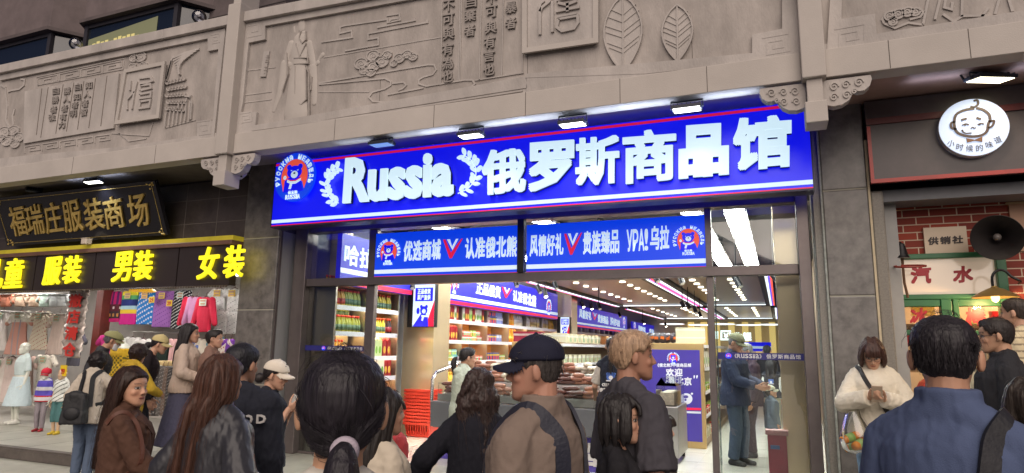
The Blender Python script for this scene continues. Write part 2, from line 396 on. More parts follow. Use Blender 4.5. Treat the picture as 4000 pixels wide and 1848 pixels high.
def cloth(me, name, col, root, rough=.85, bump=.3, bs=320, paint=None, spec=.25):
    if paint:
        v = getv(me); c = np.tile(np.array(col, float), (len(v), 1)); c = paint(v, c); setcol(me, c); return link(name, me, vcol_mat('printed_cloth', .85, .3, 300, .25), root, True)
    return link(name, me, mat('cloth_%02x%02x%02x_%d' % (*[int(255*min(1, x)**.45) for x in col], rough*100), col, rough, var=.05, vs=9, bump=bump, bs=bs, spec=spec), root, True)
def wear_top(P, col, name='shirt', fit=.018, hem=.86, sleeve=1., flare=0., cuff=.0, collar=None, neckz=1.43, amp=.0058, f=62, rough=.85, hood=False, paint=None, shoulder=0., spec=.25, bump=.3):
    k, T, J, V3 = P['k'], P['T'], P['J'], P['V3']; b = MB(); L = []
    for z in np.arange(hem, neckz, .03).tolist()+[neckz]:
        w, d, y = [np.interp(z, [s[2] for s in P['tor']], [s[i] for s in P['tor']]) for i in (3, 4, 1)]
        if z < .92: w, d = .168, .118
        t = max(0, (1.1-z))*flare; tp = 1 if z < 1.36 else 1-.6*(z-1.36)/.08; t += .010*max(0, min(1, (1.02-z)/.06))
        L.append((0, y, z, (w+fit*tp+t), (d+fit*tp+t*.8)))
    loft(b, [tuple(c*k for c in s) for s in L], M=T if hem > .7 else T)
    for s in (-1, 1):
        sh, el, wr = J[('arm', s)]; g = fit*.75*k
        cap(b, T @ V3(.030*s, -.033, 1.440), T @ V3(P['sw']*.85*s, -.014, 1.372), .043*k+g*.5, .040*k+g*.7); cap(b, T @ V3(.06*s, -.012, 1.395), sh, (.046+shoulder*.5)*k, (.044*P['ch']+shoulder)*k+g*.55)
        if sleeve >= 1:
            cap(b, sh+(el-sh)*.06, el, .044*k*P['ch']+g*.85, .040*k+g); b.cyl(el, el+(wr-el)*.97, .040*k+g, (.030+cuff)*k+g*.7, 14)
        elif sleeve > .5:
            cap(b, sh, el, .047*k*P['ch']+g, .040*k+g); b.cyl(el, el+(wr-el)*(sleeve-.5)*2, .040*k+g, .038*k+g, 14)
        else: b.cyl(sh, sh+(el-sh)*sleeve*2, .049*k*P['ch']+g, (.052+cuff)*k+g*1.2, 14); b.sph(sh, .049*k*P['ch']+g, 14, 8)
    if collar:
        nm = T @ V3(0, -.018, 1.40); t = .066*k if P['sex'] == 'm' else .06*k
        r = [(0, 0, 0), (0, .004, collar*.5), (0, .006, collar)]
        loft(b, [(0, (-.016+y)*k, (1.425+z)*k, t+(.014+(.006 if fit > .04 else 0))*k, t+.012*k) for _, y, z in r], M=T, e=1.)
    if hood: b.sph(T @ V3(0, -.10, 1.40), (.12*k, .075*k, .06*k))
    me = folds(fuse(b, max(P['vox'], .0075), 7), amp*k, f/k, P['seed']+3)
    o = cloth(me, name, col, P['root'], rough, bump=bump, paint=paint, spec=spec); return o
def wear_legs(P, col, kind='trousers', fit=.012, flare=0., hem=.06, rough=.85, amp=.005, waist=.98, f=60):
    k, J = P['k'], P['J']; b = MB()
    if kind == 'skirt':
        fx = [(J[('leg', s)][2]) for s in (-1, 1)]; c = (fx[0]+fx[1])/2/k
        loft(b, [(c.x*(1-t)*k, c.y*(1-t)*k, (hem+(waist-hem)*t)*k, (.15+.03+flare*(1-t))*k, (.115+.02+flare*(1-t)*.9)*k) for t in np.linspace(0, 1, 8)], e=1.)
    else:
        loft(b, [(0, -.003*k, z*k, (w+fit)*k, (d+fit)*k) for z, w, d in ((.79, .12, .09), (.83, .158, .108), (.92, .168, .118), (waist, .152, .108))])
        for s in (-1, 1):
            hip, kn, an, hl, fd = J[('leg', s)]; cap(b, hip, kn, (.080+fit)*k, (.056+fit+flare*.4)*k)
            e = kn+(an-kn)*min(1, (kn.z-hem*k)/max(kn.z-an.z, .01)); b.cyl(kn, e, (.056+fit+flare*.4)*k, (.044+fit+flare)*k, 14); b.sph(kn, (.056+fit+flare*.4)*k, 14, 8)
    me = folds(fuse(b, max(P['vox'], .008), 2), amp*k, f/k, P['seed']+9); cloth(me, 'skirt' if kind == 'skirt' else 'trousers', col, P['root'], rough)
def wear_shoes(P, col):
    k = P['k']
    for s in (-1, 1):
        _, _, an, hl, fd = P['J'][('leg', s)]; b = MB()
        cap(b, hl-fd*.035*k, hl+fd*.06*k, .043*k, .040*k); cap(b, hl+fd*.05*k-Vector((0, 0, .004*k)), hl+fd*.145*k-Vector((0, 0, .010*k)), .041*k, .032*k)
        b.cyl(hl, an+Vector((0, 0, .01*k)), .042*k, .044*k)
        me = fuse(b, .009*k, 2); v = getv(me); fl = min(hl.z-.036*k, an.z-.084*k); v[:, 2] = np.maximum(v[:, 2], fl); setv(me, v)
        sh = link('shoe', me, mat('shoe_%d_%d' % (col[0]*99, col[2]*99), col, .5), P['root'], True)
def wear_cap(P, col, brim=.075, kind='cap', turn=0, rough=.8, dn=0.):
    b = MB(); HM = P['HM']; vv, ff = head_grid(.016, 40, 44); vv = vv.copy(); b0 = .135+dn
    zl = b0+(vv[:, 1] > 0)*vv[:, 1]*.12; ins = vv[:, 2] < zl; c = np.array([0, -.005, .14])
    vv[ins] = c+(vv[ins]-c)*np.array([.7, .7, .55]); vv[~ins, 2] += .006
    if kind == 'flat':
        u = ~ins; vv[u, 0] *= 1.14; vv[u, 1] = vv[u, 1]*1.12; vv[u, 2] = b0+(vv[u, 2]-b0)*.95
    mput(b, HM, vv, ff)
    n = 20; V = []
    for i in range(n+1):
        a = math.pi*(i/n); x = .074*math.cos(a); y0 = .03+.062*math.sin(a); y1 = y0+brim*math.sin(a)**.8
        V += [(x, y0-.01, b0+.014-.25*x*x*8*.3), (x*1.06, y1, b0+.004-.9*x*x*6-.12*(y1-y0)), (x*1.06, y1, b0+.0-.9*x*x*6-.012-.12*(y1-y0)), (x, y0-.01, b0+.0-.25*x*x*8*.3)]
    F = []
    for i in range(n): F += [(4*i+j, 4*i+4+j, 4*i+4+(j+1) % 4, 4*i+(j+1) % 4) for j in range(4)]
    F += [(0, 1, 2, 3), (4*n+3, 4*n+2, 4*n+1, 4*n)]
    mput(b, HM @ Matrix.Rotation(math.radians(turn), 4, 'Z'), V, F); b.sph(HM @ Vector((0, -.004, .2495)), .007)
    me = fuse(b, .0042*P['hk'], 2); cloth(folds(me, .0012, 40, P['seed']), 'cap', col, P['root'], rough)
def wear_specs(P, col):
    b = MB(); HM = P['HM']
    for s in (-1, 1):
        pts = [HM @ Vector((.033*s+.024*math.cos(a), .099-.012*abs(math.cos(a)) if math.cos(a)*s > 0 else .101, .112+.018*math.sin(a))) for a in np.linspace(0, 2*math.pi, 17)]
        b.tube(pts, .0016); b.tube([HM @ Vector((.057*s, .088, .115)), HM @ Vector((.078*s, .03, .116)), HM @ Vector((.080*s, -.01, .108))], .0016)
    b.tube([HM @ Vector((-.01, .104, .114)), HM @ Vector((0, .107, .117)), HM @ Vector((.01, .104, .114))], .0016)
    link('glasses', b.mesh(True), mat('spectacle_frame', col, .3), P['root'], True)
# ---------------------------------------------------------------- hair
def hair_mat(col, st=(70, 70, 5)):
    n = 'hair_%d_%d_%d_%d' % (*[c*999 for c in col], st[2])
    m = mat(n, col, .45, var=.4, vs=1., bump=.5, bs=1.6, spec=.32, stretch=st, col2=tuple(c*1.7 for c in col)); return m
def scalp(HM, b, line, off=.013, inn=-.012, jit=0.):
    """a thickness of hair over the skull that dives under the skin past the hairline"""
    vv, ff = head_grid(0., 56, 60); c = np.array([0, -.008, .115]); d = vv-c; d /= np.linalg.norm(d, axis=1)[:, None]
    m = np.clip((vv[:, 2]-line(vv))/.012, -1, 1); o = np.where(m > 0, off*np.minimum(1, .35+m), inn*np.minimum(1, -m*2))
    mput(b, HM, vv+d*o[:, None], ff)
def line_short(v):
    y = v[:, 1]; return np.interp(y, [-.10, -.055, -.03, -.01, .012, .03, .048, .07, .1], [.045, .052, .075, .122, .136, .116, .150, .180, .186])+.006*np.sin(v[:, 0]*120)
def line_pony(v):
    return np.interp(v[:, 1], [-.10, -.08, -.05, -.03, .0, .04, .06, .085, .1], [.026, .044, .082, .104, .124, .14, .165, .184, .188])
def line_long(v):
    y = v[:, 1]; return np.interp(y, [-.10, -.05, -.02, .0, .02, .04, .06, .085, .1], [-.01, .0, .02, .075, .10, .135, .165, .184, .188])
def strands(b, guides, n, jit, r, P, rng, tap=.35):
    """single locks following the guides (lists of head-space points)"""
    HM = P['HM']
    for _ in range(n):
        i = rng.integers(0, len(guides)); j = min(len(guides)-1, i+1) if guides[i][2] == guides[min(len(guides)-1, i+1)][2] else i
        t = rng.uniform(); g = np.array(guides[i][0])*(1-t)+np.array(guides[j][0])*t; o = rng.normal(size=3)*jit; m = len(g)
        ph = rng.uniform(0, 6.28); am = guides[i][1]
        pts = [HM @ Vector(g[a]+o*(.35+.9*a/m)+np.array([math.sin(ph+a*1.7), math.cos(ph*1.3+a*1.9), 0])*am*(a/m)) for a in range(m)]
        b.tube(pts, [r*(1-(1-tap)*a/(m-1)) for a in range(m)], 3)
def smoothpts(pts, n=10):
    pts = np.array(pts, float); m = len(pts); out = []
    for t in np.linspace(0, m-1, n):
        i = int(min(t, m-2)); u = t-i; p0, p1, p2, p3 = pts[max(i-1, 0)], pts[i], pts[i+1], pts[min(i+2, m-1)]
        out.append(.5*((2*p1)+(p2-p0)*u+(2*p0-5*p1+4*p2-p3)*u*u+(3*p1-p0-3*p2+p3)*u**3))
    return np.array(out)
def do_hair(P, col, kind, n=260, length=.34, wave=.004, shift=0., r=.0016, lift=0., tie=None, out=(0, 0), thick=.011):
    HM = P['HM']; hk = P['hk']; b = MB(); g = []; rng = np.random.default_rng(P['seed']+40); amp, f, st = .0016, 90, (1, 1, .25)
    fringe = []
    if kind in ('short', 'shortlong'):
        scalp(HM, b, line_short, thick+lift*.6, -.012)
        if lift: b.sph(HM @ Vector((0, .005, .206)), (.064*hk, .080*hk, (.020+lift)*hk))
        for a in np.linspace(-1, 1, 15):
            for y in (-.08, -.05, -.02, .01, .04, .065):
                w, yf, yb = head_at(.20); p = np.array([a*.070, y, .205-.05*a*a-.6*max(0, abs(y)-.03)**1.3*2]); d = np.array([a*.3, .55 if y > -.04 else -.3, .25 if y > 0 else .0])
                g.append((smoothpts([p, p+d*.018+np.array([0, 0, .012]), p+d*.036+np.array([0, .004, .004])], 4), .001, 0))
        for a in np.linspace(-2.6, 2.6, 27):
            for z in (.19, .16, .13, .10, .075):
                w, yf, yb = head_at(z); sa, ca = math.sin(a), -math.cos(a); p = np.array([(w+thick)*sa, ((yf if ca > 0 else -yb)+thick)*ca-.003, z]); 
                if p[2] < line_short(p[None])[0]+.036: continue
                o_ = np.array([sa, ca, 0]); g.append((smoothpts([p, p+o_*.0015+np.array([0, -.002, -.014]), p+o_*.0005+np.array([0, -.003, -.028])], 4), .0006, 0))
        amp = .0016; f = 190; st = (1, 1, .55)
    elif kind in ('bob', 'perm'):
        scalp(HM, b, line_long, .016 if kind == 'bob' else .03, -.012)
        if kind == 'bob':
            for s in (-1, 1):
                for y, z1 in ((.045, .005), (.02, -.01), (-.02, -.02), (-.06, -.02), (-.085, -.015)):
                    w, _, _ = head_at(.13); e = np.sqrt(max(.05, 1-(y/.11)**2))
                    g.append((smoothpts([(.02*s, y*.6, .232), (.066*s*e, y, .19), (.088*s*e, y*1.05, .11), (.092*s*e, y*1.05, .05), (.086*s*e, y*1.02, z1)], 9), wave, s))
                for x in (.01, .028, .045):
                    fringe.append((smoothpts([(x*s*.6, .04, .232), (x*s, .088, .195), (x*s*1.05, .104, .160), (x*s*1.1, .103, .138)], 6), .001, s+5))
            for q in g+fringe: b.tube([HM @ Vector(p) for p in q[0]], [.018*hk]*3+[.020*hk]*(len(q[0])-5)+[.014*hk, .006*hk] if q[2] < 3 else [.010*hk]*len(q[0]))
        else:
            for _ in range(150):
                th, ph = rng.uniform(0, 6.28), rng.uniform(-.2, 1.5); d = np.array([math.cos(th)*math.cos(ph), math.sin(th)*math.cos(ph), math.sin(ph)])
                p = np.array([0, -.012, .125])+d*np.array([.095, .112, .118])
                if p[1] > .06 and p[2] < .165: continue
                b.sph(HM @ Vector(p), .016*hk*rng.uniform(.7, 1.3), 8, 6)
            amp = .004; f = 85; st = (1, 1, 1)
    elif kind in ('long', 'curly'):
        scalp(HM, b, line_long, .016, -.012); cu = kind == 'curly'
        for s in (-1, 1):
            for y in (.005, -.02, -.045, -.07, -.092):
                e = np.sqrt(max(.08, 1-(y/.112)**2)); bk = -.035-.02*(y < -.02)
                z1 = .02-length
                sp = 1.25 if cu else 1.0; out_ = out
                g.append((smoothpts([(.012*s, y*.6, .236), (.064*s*e, y, .195), (.085*s*e, y*1.03-.005, .12), (.088*s*e*sp, min(y, .0)*1.0-.02, .04),
                                     (.085*s*e*sp+shift*.4+out[0]*.4, min(y, -.0)+bk+out[1]*.4, -.08), (.075*s*e*sp+shift+out[0], min(y, -.02)+bk*1.3+out[1], z1)], 14), .02 if cu else wave, s))
        for x in (-.05, -.03, -.01, .01, .03, .05):
            z1 = .02-length; sp = 1.3 if cu else 1
            g.append((smoothpts([(x*.3, .0, .238), (x*.8, -.075, .20), (x*1.1, -.112, .12), (x*1.2*sp, -.115, .03), (x*1.2*sp+shift*.4+out[0]*.4, -.115+out[1]*.4, -.08), (x*1.15*sp+shift+out[0], -.105+out[1], z1-.02)], 14), .02 if cu else wave, 3))
        for q in g:
            m = len(q[0]); rr = [(.021+.004*min(1, a/4)-(.012*max(0, a-m*.62)/(m*.38)))*hk for a in range(m)]
            pts = q[0].copy()
            if cu:
                ph = rng.uniform(0, 6.28)
                for a in range(m): pts[a] += np.array([math.sin(ph+a*1.3), math.cos(ph+a*1.3), 0])*.014*min(1, a/5)
            b.tube([HM @ Vector(p) for p in pts], rr, 8)
        amp = .0013 if not cu else .006; f = 110 if not cu else 45; st = (1, 1, .12 if not cu else .7)
    elif kind in ('pony', 'bun'):
        scalp(HM, b, line_pony, .012, -.012); t = np.array(tie or (0, -.105, .07))
        for th in np.linspace(-2.5, 2.5, 26):
            sx = math.sin(th); cz = math.cos(th)
            p0 = np.array([.082*sx*(1 if abs(th) < 1.7 else .75), .075 if abs(th) < .9 else .03, .115+.105*cz]) if abs(th) < 1.9 else np.array([.066*np.sign(th), -.040, .082])
            w, yf, yb = head_at(.15); m1 = p0*.5+t*.5; c = np.array([0, -.01, .115]); d = m1-c; d = d/np.linalg.norm(d*np.array([1/.086, 1/.112, 1/.120])); d[0] *= np.interp(c[2]+d[2], [.03, .10], [.66, 1])
            g.append((smoothpts([p0, (p0+c+d)/2*1.0+((p0+m1)/2-c)*.08, c+d, t], 9), .0006, 0))
        end = t+np.array([shift, -.03, -length]); tail = smoothpts([t, t+np.array([0, -.045, .0]), t+np.array([shift*.3, -.062, -.06]), t+np.array([shift*.8, -.05, -length*.6]), end], 12)
        if kind == 'pony':
            b.tube([HM @ Vector(p) for p in tail], [.012*hk, .014*hk, .018*hk, .025*hk, .031*hk, .035*hk, .036*hk, .033*hk, .028*hk, .022*hk, .014*hk, .005*hk], 12)
            for _ in range(14):
                o = rng.normal(size=3)*.016; g.append((tail+o*np.linspace(.12, 1, 12)[:, None], .003, 9))
        else: b.sph(HM @ Vector(t+np.array([0, -.025, 0])), .045*hk)
        amp = .0012; f = 80; st = (1, 1, .2)
        ti = MB(); tt = HM @ Vector(t+np.array([0, -.018, .0])); ax = (HM.to_3x3() @ Vector((0, -1, .1))).normalized(); a1 = ax.orthogonal().normalized(); a2 = ax.cross(a1)
        ti.tube([tt+(a1*math.cos(u)+a2*math.sin(u))*.0165*hk for u in np.linspace(0, 2*math.pi, 25)], .0115*hk, 8)
        if P.get('tiecol'): pass
        tm = link('hair_tie', ti.mesh(True), mat('hair_tie_lilac', (.42, .36, .42), .8, bump=.4, bs=200), P['root'], True)
    me = fuse(b, max(.0042, min(P['vox'], .006)), 1); folds(me, amp, f, P['seed']+60, st, .8)
    n = n if g else 0
    tail_mb = MB()
    if n: strands(tail_mb, g+fringe, n, .008 if kind in ('long', 'curly') else .0045, r*hk, P, rng)
    if n > 50 and kind in ('pony', 'short', 'bob', 'shortlong', 'long'):
        for _ in range(46):
            th, ph = rng.uniform(0, 6.28), rng.uniform(.35, 1.5); d = np.array([math.cos(th)*math.cos(ph), math.sin(th)*math.cos(ph), math.sin(ph)]); p = np.array([0, -.01, .125])+d*np.array([.082, .107, .112])
            if p[1] > .03 and p[2] < .2: continue
            t_ = np.cross(d, rng.normal(size=3)); t_ /= np.linalg.norm(t_); L = rng.uniform(.03, .07); tail_mb.tube([HM @ Vector(p+t_*L*a+d*(.004+.022*math.sin(a*2.2)*rng.uniform(.4, 1))-np.array([0, 0, .5*L*a*a])) for a in (0, .35, .7, 1)], [.0006, .0006, .0005, .0003], 3)
    if kind == 'curly' or kind == 'long': strands(tail_mb, g, n//3, .02, r*hk, P, rng)
    o = link('hair', me, hair_mat(col, (1.2, 1.2, 1.2) if kind in ('perm',) else (75, 75, 6) if kind != 'curly' else (60, 60, 25)), P['root'], True)
    if n:
        mm = tail_mb.mesh(True); so = link('loose_strands', mm, hair_mat(tuple(c*1.35+.002 for c in col), (75, 75, 6)), o, True)
# ================================================================ the setting: ground, steps, stone gallery, building above
def XZ(x, y, Y): p = atY(x, y, Y); return (p[0], p[2])
def line(pts, Y): return [XZ(x, y, Y) for x, y in pts]
def zm(pts, sc, ox=0, oy=0): return [(ox+x/sc, oy+y/sc) for x, y in pts]
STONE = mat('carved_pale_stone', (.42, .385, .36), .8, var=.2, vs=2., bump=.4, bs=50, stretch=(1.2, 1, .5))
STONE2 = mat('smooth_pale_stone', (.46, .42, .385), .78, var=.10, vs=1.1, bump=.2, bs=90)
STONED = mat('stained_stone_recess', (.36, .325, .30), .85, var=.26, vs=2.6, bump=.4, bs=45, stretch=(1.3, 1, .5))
GRAN = mat('dark_granite', (.15, .14, .13), .30, var=.42, vs=7, bump=.12, bs=260, spec=.5)
GRANL = mat('grey_granite', (.20, .185, .16), .5, var=.2, vs=60, bump=.1, bs=200)
BRONZE = mat('bronze_steel', (.17, .145, .14), .34, metal=.6, var=.15, vs=3, bump=.05, bs=120)
STEEL = mat('steel_reflection_tint', (.78, .62, .40), .18, metal=.5, var=.10, vs=1.2, bump=.14, bs=3.2)  # warm base colour stands in for street lights reflected in the steel
STEEL2 = mat('brushed_grey_steel', (.42, .43, .43), .36, metal=.45, var=.12, vs=1.5, bump=.05, bs=5, stretch=(6, 6, .5))
BLACK = mat('black_metal', (.012, .012, .014), .4, metal=.3)
WHITE = mat('white_plastic', (.75, .75, .75), .45)
SILL = mat('platform_paving', (.33, .33, .28), .42, var=.30, vs=1.3, bump=.1, bs=90)
RISER = mat('dark_step_stone', (.10, .085, .075), .6, var=.3, vs=5, bump=.2, bs=80)
GROUND = -.29
g = MB(); g.box(-60, 60, -40, 5.25, GROUND-.2, GROUND); tag(g.build('street', mat('street_paving', (.16, .15, .14), .55, var=.2, vs=3, bump=.2, bs=40)), kind='structure')
g = MB(); g.box(-24, 9, 5.25, 5.86, GROUND-.2, -.15); g.box(-24, 9, 5.225, 5.25, -.185, -.15); tag(g.build('step', mat('step_tread', (.33, .33, .28), .55, var=.15, vs=3, bump=.1, bs=90)), kind='structure')
g = MB(); g.box(-24, 9, 5.2, 5.224, GROUND-.1, -.15-.035); tag(g.build('step_riser', RISER), kind='structure')
g = MB(); g.box(-24, 9, 5.98, 7.36, -.3, -.002); tag(g.build('pavement', SILL), kind='structure')
g = MB(); g.box(-24, 9, 5.88, 5.98, -.3, -.004); g.box(-24, 9, 5.865, 5.8799, -.145, -.03); tag(g.build('pavement_edge', RISER), kind='structure')
g = MB()
for i in range(36): g.box(-24+i*.9, -24+i*.9+.006, 5.99, 7.35, -.01, -.0008)
tag(g.build('pavement_joints', mat('joint', (.12, .12, .10), .9)), kind='structure')
# ---------------------------------------------------------------- building over the gallery
BST = mat('brown_wall_stone', (.095, .075, .075), .8, var=.3, vs=1.4, bump=.4, bs=18)
BST2 = mat('brown_stone_trim', (.14, .11, .11), .8, var=.2, vs=2, bump=.3, bs=30)
DG = mat('dark_window_glass', (.012, .018, .03), .08, spec=.8)
bl = thing('stone_building', 'brown stone building with lit bay windows rising above the carved gallery', 'building', (-15.5, 12, 5.0))
YB = 11.
b = MB(); b.box(-26, -11.0, YB+.6, YB+3, 3.9, 16)
w = b.build('wall', BST, bl)
b = MB()
for z in (8.35, 9.9, 11.4):
    b.box(-26, -11.0, YB+.585, YB+.6, z, z+.02)
for i, x in enumerate(np.arange(-25, -11, 1.15)):
    b.box(x, x+.018, YB+.585, YB+.6, 8.5+(i % 2)*.5, 9.8)
b.build('wall_joint', mat('dark_wall_joint', (.06, .05, .05), .9), bl)  # thin dark strips for the block joints
def bay(pl, pc, pr, ztop, zbot, lit):
    """a three-sided bay: stone hood on top, dark glass below"""
    xl, xc, xr = pl, pc, pr; fy = YB; by = YB+.6
    out = [(xl, by), (xl+.45, fy-.0), (xr-.45, fy-.0), (xr, by)]
    def ring(z0, z1, g=0., name='hood', m=BST2, par=bl):
        q = MB(); o = [(xl-g, by), (xl+.45-g*.5, fy-g), (xr-.45+g*.5, fy-g), (xr+g, by)]; n = 4
        vs = [(x, y, z0) for x, y in o]+[(x, y, z1) for x, y in o]
        q.add(vs, [(3, 2, 1, 0), (4, 5, 6, 7), (0, 1, 5, 4), (1, 2, 6, 5), (2, 3, 7, 6)]); return q.build(name, m, par)
    ring(ztop, ztop+1.7, .10, 'bay_hood'); ring(ztop-.10, ztop, .2, 'bay_cornice', BST)
    wn = ring(zbot, ztop-.10, 0., 'bay_window', DG)
    q = MB()
    for x, y in out[1:3]: q.box(x-.07, x+.07, y-.05, y+.06, zbot, ztop-.1)
    q.box(xl+.45, xr-.45, fy-.04, fy, ztop-.22, ztop-.101); q.build('window_frame', mat('window_bar', (.03, .028, .035), .5), wn)
    if lit:
        q = MB()
        q.add([(xl+.56, fy-.012, zbot), (xc+.45, fy-.012, zbot), (xc+.45, fy-.012, ztop-.34), (xl+.56, fy-.012, ztop-.55)], [(0, 1, 2, 3)])
        q.build('lit_pane', emis('window_light_olive', (.20, .20, .11), .55), wn)
        q = MB(); random.seed(3)
        for j in range(2):
            for i in range(11):
                x = xl+.75+i*.17
                if x < xc+.3: q.box(x, x+.12, fy-.02, fy-.013, ztop-1.25+j*.33, ztop-1.25+j*.33+random.uniform(.16, .27))
        q.build('lit_shelf', emis('window_light_yellow', (.62, .52, .20), .75), wn)
pA = atY(0, 150, YB); pB = atY(165, 125, YB); pC = atY(325, 140, YB+.6); bay(pA[0]-1.8, pA[0], pC[0], pB[2], 4.2, False)
pA = atY(395, 60, YB+.6); pB = atY(630, 15, YB); pC = atY(818, 60, YB+.6); bay(pA[0], pB[0]-.5, pC[0], pB[2], 4.2, True)
for nm, (x, y), r in (('globe', (297, 172), .17), ('globe', (778, 66), .17)):
    p = atY(x, y, YB-.35); t = thing('globe_lamp', 'clear glass globe lamp beside the %s window of the brown building' % ('dark bay' if x < 400 else 'lit bay'), 'lamp', (p[0], p[1], p[2]), 'globe lamps on the brown building')
    q = MB(); q.sph(p, r, 24, 16); q.build('globe', glass_mat('clear_globe', (.8, .8, .85), .12), t, smooth=True)
    q = MB(); q.cyl(p+np.array([0, 0, -.02]), p+np.array([0, .5, 0]), .03); q.sph(p, (.07, .05, .035)); q.build('fitting', mat('globe_fitting', (.5, .48, .45), .25, metal=.6), t, smooth=True)
# ---------------------------------------------------------------- carved stone gallery
YP = 5.9
gal = thing('stone_gallery', 'pale stone gallery front carved with scrolls, a robed scholar, leaves and columns of writing', 'stone parapet', (-5, YP, 3.8))
ZB = XZ(1500, 0, YP)
zb = lambda x: float(np.interp(x, [-14, 3], [3.80, 3.80]))
def px_x(x, y, Y=YP): return atY(x, y, Y)[0]
XL, XR = -16.5, 4.2
XP1a, XP1b = px_x(862, 330, YP-.1), px_x(910, 330, YP-.1)      # the two posts
XP2a, XP2b = px_x(3120, 100, YP-.1), px_x(3216, 100, YP-.1)
zt = lambda x: float(np.interp(x, [-16, XZ(0, 258, YP)[0], XZ(1000, 40, YP)[0], 4], [6.0, XZ(0, 258, YP)[1], XZ(1000, 40, YP)[1], 5.35]))
q = MB()
for x0, x1 in ((XL, XP1a), (XP1b, XP2a), (XP2b, XR)):
    q.box(x0, x1, YP, YP+.20, 3.80, 4.06)
q.build('fascia_beam', STONE2, gal, .006)
q = MB(); q.box(XL, XR, YP+.03, YP+.38, 4.06, 4.12); q.build('beam_moulding', STONE, gal)
def wallquad(q, x0, x1, y0, y1, f0, f1):
    n = 8
    for i in range(n):
        a, c = x0+(x1-x0)*i/n, x0+(x1-x0)*(i+1)/n
        q.hull8([(a, y0, f0(a)), (c, y0, f0(c)), (c, y1, f0(c)), (a, y1, f0(a))], [(a, y0, f1(a)), (c, y0, f1(c)), (c, y1, f1(c)), (a, y1, f1(a))])
for x0, x1 in ((XL, XP1a), (XP1b, XP2a), (XP2b, XR)):
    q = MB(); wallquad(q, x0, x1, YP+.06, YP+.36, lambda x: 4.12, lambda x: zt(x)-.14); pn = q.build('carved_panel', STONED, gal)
    q = MB(); wallquad(q, x0, x1, YP-.03, YP+.40, lambda x: zt(x)-.14, zt); q.build('cap_rail', STONE, gal, .008)
PANELS = [o for o in gal.children if o.name.startswith('carved_panel')]
for xa, xb, top in ((XP1a, XP1b, 7.6), (XP2a, XP2b, 7.6)):
    ps = MB(); ps.box(xa, xb, YP-.10, YP+.30, 3.78, zt(xa)+.10); ps.box(xa+.04, xb-.04, YP-.06, YP+.26, zt(xa)+.10, zt(xa)+.55); ps.box(xa, xb, YP-.1, YP+.3, zt(xa)+.55, zt(xa)+.9)
    po = ps.build('post', STONE2, gal, .01)
    w_ = xb-xa; xm = (xa+xb)/2
    q = MB(); zq1, zq0 = atY(3190, 392, YP-.09)[2], atY(3190, 476, YP-.09)[2]; q.box(xm-w_*.33, xm+w_*.33, YP-.06, YP+.16, zq1, 3.7799); q.box(xm-w_*.45, xm+w_*.45, YP-.09, YP+.16, zq0, zq1); q.build('pendant', STONE2, po, .008)
    for s in (-1, 1):
        q = MB(); x0 = xm+s*w_*.36; L = .56
        pr = [(0, 0), (L, 0), (L*1.02, -.05), (L*.97, -.12), (L*.86, -.165), (L*.74, -.17), (L*.63, -.15), (L*.60, -.20), (L*.52, -.26), (L*.38, -.30), (L*.2, -.31), (L*.06, -.29), (0, -.26)]
        q.prism([(x0+s*a*.66, 3.779+c*.78) for a, c in pr], YP+.02, YP+.12)
        for cx, cz, r in ((.13, -.09, .055), (.27, -.08, .05), (.42, -.075, .055), (.12, -.21, .05), (.27, -.20, .05), (.36, -.17, .035)):
            sp = [(x0+s*(cx+r*(1-.8*t)*math.cos(t*9))*.66, 3.779+(cz+r*(1-.8*t)*math.sin(t*9))*.78) for t in np.linspace(0, 1, 18)]
            q.ribbon(sp, .010, YP+.008, YP+.03)
        q.build('cloud_bracket', STONE, po)
# carving: raised bands and outlines a finger deep on the recessed panels
YR = YP+.059
PI_ = {0: PANELS[0], 1: PANELS[1], 2: PANELS[2]}
def relief(name, panel, bands=(), plates=(), w=.022, d=.030, pd=.02, m=STONE):
    q = MB(); d = d-.042 if d > .07 else d*.42
    for p in bands: q.ribbon(line(p, YR), w, YR-d, YR+.004)
    for p in plates: q.prism(line(p, YR), YR-pd, YR+.004)
    return q.build(name, m, PI_[panel])
def keysq(x, y, s, sx, dz):   # square spiral, pixels
    pts = [(0, 0), (1, 0), (1, 1), (.18, 1), (.18, .3), (.78, .3), (.78, .72), (.42, .72), (.42, .52)]
    return [(x+a*s*sx, y+c*s+dz*a*s*sx) for a, c in pts]
# frame round each panel, with its stepped corners
q4 = lambda L: zm(L, 1.919, 900, 0); q1 = lambda L: zm(L, 1.919, 0, 0); q2 = lambda L: zm(L, 1.919, 2000, 0); q3 = lambda L: zm(L, 1.919, 3000, 0)
def frame_plate(name, panel, loops):
    q = MB()
    for p in loops: q.prism(line(p, YP+.03), YP+.022, YP+.064)
    q.build(name, STONE, PI_[panel])
frame_plate('stepped_frame', 1, [q4([(85, 150), (262, 118), (262, 297), (140, 322), (95, 775), (82, 840), (30, 1000), (75, 500)]), q4([(30, 1000), (82, 842), (200, 842), (190, 940), (2215, 575), (2225, 660), (170, 985), (120, 1010)]),
    q4([(262, 118), (262, 195), (1040, 55), (1600, -48), (1600, -120), (900, 10)]), q2([(110, 555), (1800, 400), (1800, 262), (2025, 218), (2025, -30), (2135, -40), (2160, 430), (900, 640), (110, 740)])])
frame_plate('stepped_frame', 0, [q1([(0, 560), (0, 605), (1560, 290), (1560, 385), (1640, 370), (1600, 905), (1480, 912), (1480, 1050), (170, 1170), (0, 1190), (0, 1260), (1600, 1100), (1690, 240), (1690, 215)])])
frame_plate('stepped_frame', 2, [q3([(475, -60), (555, -60), (550, 145), (800, 105), (815, 255), (1919, 80), (1919, 190), (500, 395), (440, 405), (465, 0)])])
def corner(panel, pts, w=.016): relief('fret_square', panel, [pts], w=w, d=.082)
